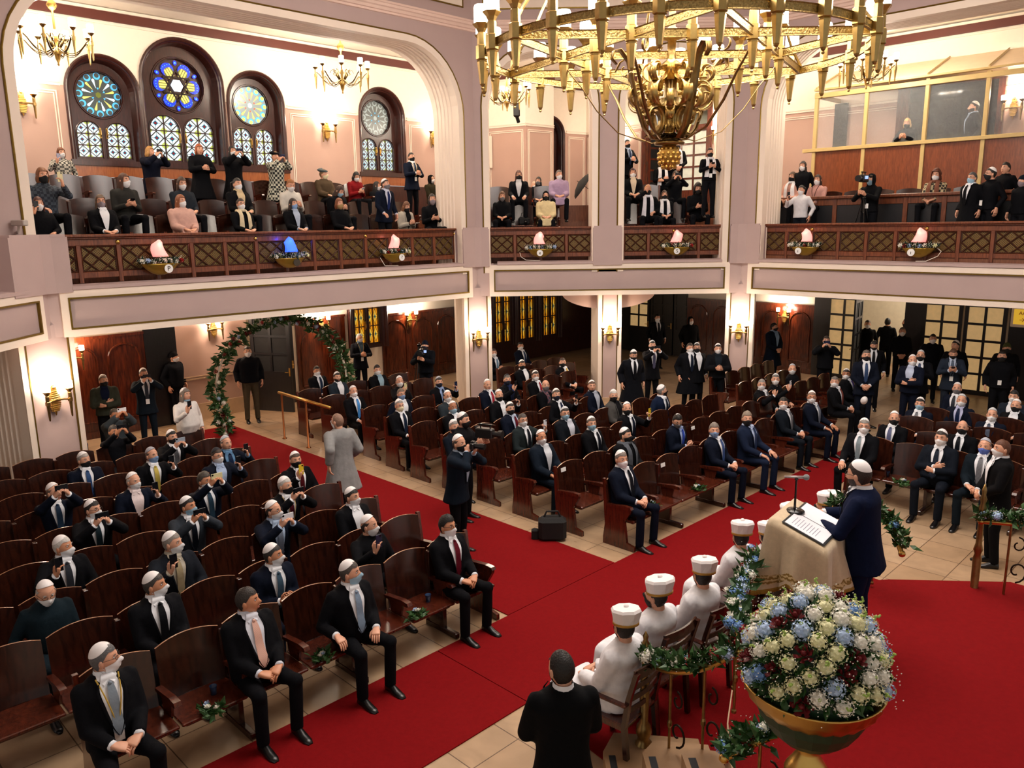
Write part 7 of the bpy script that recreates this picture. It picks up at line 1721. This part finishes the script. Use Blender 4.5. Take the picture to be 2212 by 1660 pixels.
for p in P2:
    for _ in range(26):
        a = rnd.random()*6.283; r_ = .09*sqrt(rnd.random())+.02; L.append((p+Vector((r_*cos(a), r_*sin(a), rnd.gauss(0, .05))), (cos(a), sin(a), rnd.gauss(0, .4))))
leaf_cluster(L, .17, 'leaves', F_GR, ar, rnd); gyps([L[i] for i in range(0, len(L), 4)], 'gypsophila', ar, rnd, .008)
for i in range(54):
    p = rnd.choice(P2); put_flower(rnd.choice([ROSE, HYD]), p+Vector((rnd.gauss(0, .07), -.12-.03*rnd.random(), rnd.gauss(0, .06))), (rnd.gauss(0, .5), -1, .2), .045+.015*rnd.random(), rnd.choice([F_WH, F_WH, F_RD, F_DR, F_LB]), ar)
# ---------------------------------------------------------------- bowls with glowing cloths on the balustrades
M_pink = mat('pink_glowing_fabric', 'F0B0A8', .7, emis='F09890', es=.8, var=.08); M_blue = mat('blue_glowing_fabric', '4068F0', .7, emis='2850FF', es=2.2, var=.08); M_olive = mat('olive_brass', '9C7E30', .35, metal=.6, var=.1)
def clothlamp(seed, m, parent):
    rnd = random.Random(seed); mb = MB(); mb.smooth = True; R = []; ph = rnd.random()*6
    for j in range(8):
        f = j/7; r_ = .13*(1-.35*f)*(1 if j < 7 else .5); R.append([(.03*sin(f*3+ph)+r_*(1+.22*sin(3*a+ph+f*2))*cos(a), .6*r_*(1+.15*cos(2*a+ph))*sin(a), .26*f+(.04*sin(a+ph)*f)) for a in [2*pi*k/14 for k in range(14)]])
    mb.loft(R, True); return mb.build('glowing_cloth', m, parent, Matrix.Translation((0, -.02, .12)))
for i, (M, x, ch, pink, lb) in enumerate([(FL, -7.54, 'P', 1, 'leftmost brass flower bowl with pink cloth on the left balustrade'), (FL, -4.98, '', 0, 'brass flower bowl with glowing blue cloth'), (FL, -2.38, '?', 1, 'brass flower bowl with pink cloth near the right end of the left balustrade'),
        (FF, 1.56, 'e', 1, 'brass flower bowl marked e, left of the pinecone pendant'), (FF, 4.89, 'S', 1, 'brass flower bowl right of the pinecone pendant'), (FR, 1.52, '\u0131', 1, 'brass flower bowl at the left end of the right balustrade'), (FR, 3.98, '\u0131', 1, 'brass flower bowl further right on the right balustrade')]):
    t = thing('flower_bowl', M @ Matrix.Translation((x, .12, 3.86)), lb, 'flower bowl', 'brass flower bowls on the balustrades'); rnd = random.Random(40+i)
    mb = MB(); mb.smooth = True; mb.loft([[(rx*cos(a), ry*sin(a), z) for a in [2*pi*k/24 for k in range(24)]] for z, rx, ry in ((-.2, .06, .03), (-.17, .15, .07), (-.1, .25, .11), (-.02, .32, .14), (.0, .33, .145), (.0, .3, .12), (-.03, .2, .08))], True); mb.build('bowl', M_olive, t)
    bx = {0: .09, 2: .1, 1: .08}.get(i, -.02 if i < 5 else -.1); bd = MB(); bd.loft([[(bx+r_*cos(a), -.13-d, -.09+r_*sin(a)) for a in [2*pi*k/20 for k in range(20)]] for r_, d in ((.075, 0), (.075, .012), (.0, .013))], False); bo = bd.build('round_badge', M_paper if i != 1 else mat('grey_badge', '3A3228', .5), t)
    if ch: text(ch, Matrix.Translation((bx, -.146, -.09)) @ RX, .11, mat('badge_ink', '3A2A18', .6, var=0), bo, 'badge_letter')
    L = [(Vector((.33*cos(a)*.95+rnd.gauss(0, .03), .12*sin(a), .01+.04*rnd.random())), (cos(a)*.6, -.4, .8)) for a in [rnd.random()*6.283 for _ in range(150)]]
    leaf_cluster(L, .09, 'leaves', F_DG, t, rnd); gyps(L, 'gypsophila', t, rnd, .006)
    for k in range(8): put_flower(ROSE, (-.34+.68*k/7, -.11+.02*rnd.random(), .03+.03*rnd.random()), (0, -1, .5), .05, rnd.choice([F_WH, F_CR, F_LB, F_RD]) if k not in (0, 3, 6) else F_WH, t)
    clothlamp(50+i, M_pink if pink else M_blue, t); plight('glow_lamp', M @ Vector((x, -.02, 4.2)), 1.2 if pink else 4, 'FF8070' if pink else '2040FF', .05)
# ---------------------------------------------------------------- small things
def posy(P, label, seed):
    rnd = random.Random(seed); t = thing('posy', P, label, 'flower posy', 'small posies on the seats')
    L = [(Vector((rnd.gauss(0, .04), rnd.gauss(0, .04), .02)), (rnd.gauss(0, 1), rnd.gauss(0, 1), .5)) for _ in range(60)]; leaf_cluster(L, .085, 'leaves', F_GR, t, rnd)
    for k in range(3): put_flower(ROSE, (rnd.gauss(0, .03), rnd.gauss(0, .03), .07), (rnd.gauss(0, .3), rnd.gauss(0, .3), 1), .03, [F_WH, F_LB, F_WH][k], t)
cupm = MB(); cupm.smooth = True; cupm.lathe([(.025, 0), (.033, .08), (.034, .082), (.031, .08), (.024, .005)], 14); CUP = cupm.mesh('cup', [mat('blue_glass_cup', '3A5C8C', .15, trans=.5, var=0)])
for k, (px, py, cx_, cy_, where) in enumerate([(458, 1530, 462, 1500, 'on the front pew between the two nearest seated people'), (697, 1412, 730, 1390, 'on the front pew beside the pink striped tie'), (903, 1322, 925, 1300, 'on the front pew beside the maroon tie'), (1508, 1047, None, 0, 'on the front pew in the right block'), (1408, 1083, None, 0, 'beside the front row person at the aisle corner'), (1948, 1035, 1917, 1030, 'on the empty pew right of the speaker')]):
    posy(at(px, py+12, .437), 'small green and white posy '+where, 70+k)
    if cx_: o = inst(CUP, 'cup', None, Matrix.Translation(at(cx_, cy_, .437))); tag(o, 'small blue cup '+where, 'cup', 'small blue cups')
hb = thing('handrail', (0, 0, 0), 'sloping brass handrail on two posts by the aisle under the left gallery', 'handrail'); a_, b_, pa, pb = at(605, 855, 1.0), at(738, 905, 1.0), at(615, 948, 0), at(667, 968, 0)
mb = MB(); mb.smooth = True; q1 = Vector((pa.x, pa.y, 1.0)); q2 = Vector((pb.x, pb.y, 1.0)); dd = (q2-q1).normalized(); mb.tube([q1-dd*.12, q2+dd*.95], .032, 10); mb.build('rail', M_brassb, hb)
for q_ in (q1, q2): mb = MB(); mb.smooth = True; mb.lathe([(.05, 0), (.05, .015), (.022, .03), (.02, .96)], 10, Matrix.Translation((q_.x, q_.y, 0))); mb.build('post', mat('copper_brown_post', '8A5028', .3, metal=.8), hb)
bg = at(1193, 1165, 0); o = thing('bag', (bg.x, bg.y, 0), 'black camera bag on the floor beside the aisle', 'bag'); mb = MB(); mb.bbox(-.2, .2, -.13, .13, 0, .34, .05); mb.build('body', M_black, o); mb = MB(); mb.tube([(-.12, 0, .33), (-.08, 0, .42), (.08, 0, .42), (.12, 0, .33)], .015, 6); mb.build('handle', M_black, o); mb = MB(); mb.bbox(-.3, -.19, -.05, .05, 0, .16, .02); mb.build('pocket', M_black, o)
def tripod(P, h, label):
    t = thing('tripod', P, label, 'tripod', 'black camera tripods')
    for k in range(3): a = 2*pi*k/3+.3; mb = MB(); mb.tube([(.03*cos(a), .03*sin(a), h), (.33*cos(a), .33*sin(a), 0.01)], [.016, .011], 6); mb.build('leg', M_phone, t)
    mb = MB(); mb.tube([(0, 0, h-.3), (0, 0, h+.08)], .018, 8); mb.bbox(-.05, .05, -.05, .05, h-.02, h+.04, .01); mb.build('column', M_phone, t)
qx, qz = onp(FR, 1866, 400, .55); tripod(FR @ Vector((qx, .62, 3.66)), 1.25, 'black tripod under the video camera at the right balustrade')
p_ = at(905, 735, 1.5); tripod((p_.x, p_.y, 0), 1.35, 'black tripod under the video camera before the dark panelling')
kp = at(1868, 864, .9); o = inst(get('kip', kippah_mesh), 'kippah', None, Matrix.Translation(kp) @ Matrix.Rotation(radians(70), 4, 'X') @ Matrix.Translation((0, 0, -.2))); tag(o, 'white skullcap held in the hands of the tall person in navy suit', 'skullcap')
def hit(x, y):
    d = (fw+rt*((x-1106)/FPX)-up*((y-830)/FPX)).normalized(); bpy.context.view_layer.update(); r = bpy.context.scene.ray_cast(bpy.context.evaluated_depsgraph_get(), Vector((0, 0, CH)), d); return r[1]-d*.012
for x, y, lb in [(1217, 1015, 'second'), (1432, 1005, 'fourth'), (1497, 925, 'rear right')]:
    p = hit(x, y); o = MB().box(-.055, .055, -.002, .002, -.03, .03).build('reserved_card', M_paper, M=FQ(p.x, p.y, p.z, -45) @ Matrix.Rotation(radians(8), 4, 'X')); tag(o, 'small white card on the %s empty backrest of the right block' % lb, 'card', 'white cards on backrests')
for M, P_c, lb in [(FR, [(4.35, .1, 3.86), (4.45, .02, 3.8), (4.4, .0, 3.7), (4.15, .1, 3.59), (3.95, .1, 3.585)], 'thin white cable hanging from the further bowl of the right balustrade'), (FF, [(1.05, .15, 3.78), (1.08, .1, 3.68), (1.2, .1, 3.6), (1.4, .1, 3.585), (1.55, .1, 3.585)], 'thin white cable under the bowl marked e'), (FL, [(-2.75, .15, 3.78), (-2.72, .1, 3.68), (-2.68, .08, 3.6), (-2.3, .1, 3.59)], 'thin white cable at the right bowl of the left balustrade')]:
    mb = MB(); mb.smooth = True; mb.tube(P_c, .007, 5); tag(mb.build('cable', M_white, M=M), lb, 'cable', 'white cables on the ledges')
qx, qz = onp(FF, 1262, 402, 2.6); mb = MB(); mb.smooth = True; n = 8; mb.loft([[(r_*cos(2*pi*k/n), r_*sin(2*pi*k/n), z) for k in range(n)] for r_, z in ((.42, 0), (.38, .06), (.24, .14), (.02, .19))], False); mb.tube([(0, 0, -.3), (0, 0, .24)], .008, 6); o = mb.build('umbrella', M_black, M=FF @ Matrix.Translation((qx, 2.6, qz)) @ Matrix.Rotation(radians(-55), 4, 'Y')); tag(o, 'open black umbrella leaning in the corner of the front gallery', 'umbrella')
mb = MB(); mb.bbox(-.15, .15, -.07, .07, 0, .2, .04); mb.tube([(-.08, 0, .19), (-.06, 0, .3), (.06, 0, .3), (.08, 0, .19)], .01, 6); qx, qz = onp(FF, 1132, 470, 1.1); o = mb.build('handbag', M_black, M=FF @ Matrix.Translation((qx, 1.15, 4.44))); tag(o, 'black handbag on the pew left of the cream fur coat', 'handbag')
# ---------------------------------------------------------------- light
def alight(name, M, sx, sy, e, col='FFF0E0'):
    l = bpy.data.lights.new(name, 'AREA'); l.shape = 'RECTANGLE'; l.size = sx; l.size_y = sy; l.energy = e; l.color = hexc(col)
    o = bpy.data.objects.new(name, l); COL.objects.link(o); o.matrix_world = M; return o
alight('overhead_fill_light', Matrix.Translation((2.4, 9.6, 10.4)), 7, 7, 900, 'FFF6F0')  # added soft room fill from above, standing in for unseen dome windows
w = bpy.data.worlds.new('world'); bpy.context.scene.world = w; w.use_nodes = True
w.node_tree.nodes['Background'].inputs[0].default_value = (1, .95, .9, 1); w.node_tree.nodes['Background'].inputs[1].default_value = .42
plight('lobby_light', FR @ Vector((1.9, 6.6, 2.6)), 70, 'FFF0D8', .2); plight('lobby_light', FR @ Vector((3.6, 7.2, 2.6)), 50, 'FFF0D8', .2)
sc = bpy.context.scene; cy = sc.cycles; cy.max_bounces = 5; cy.diffuse_bounces = 3; cy.glossy_bounces = 3; cy.transmission_bounces = 4; cy.caustics_reflective = False; cy.caustics_refractive = False; cy.use_adaptive_sampling = True; cy.adaptive_threshold = .03
for m_ in bpy.data.materials: m_.cycles.emission_sampling = 'NONE'
sc.view_settings.view_transform = 'Standard'; sc.view_settings.look = 'None'; sc.view_settings.exposure = .25; sc.view_settings.gamma = 1
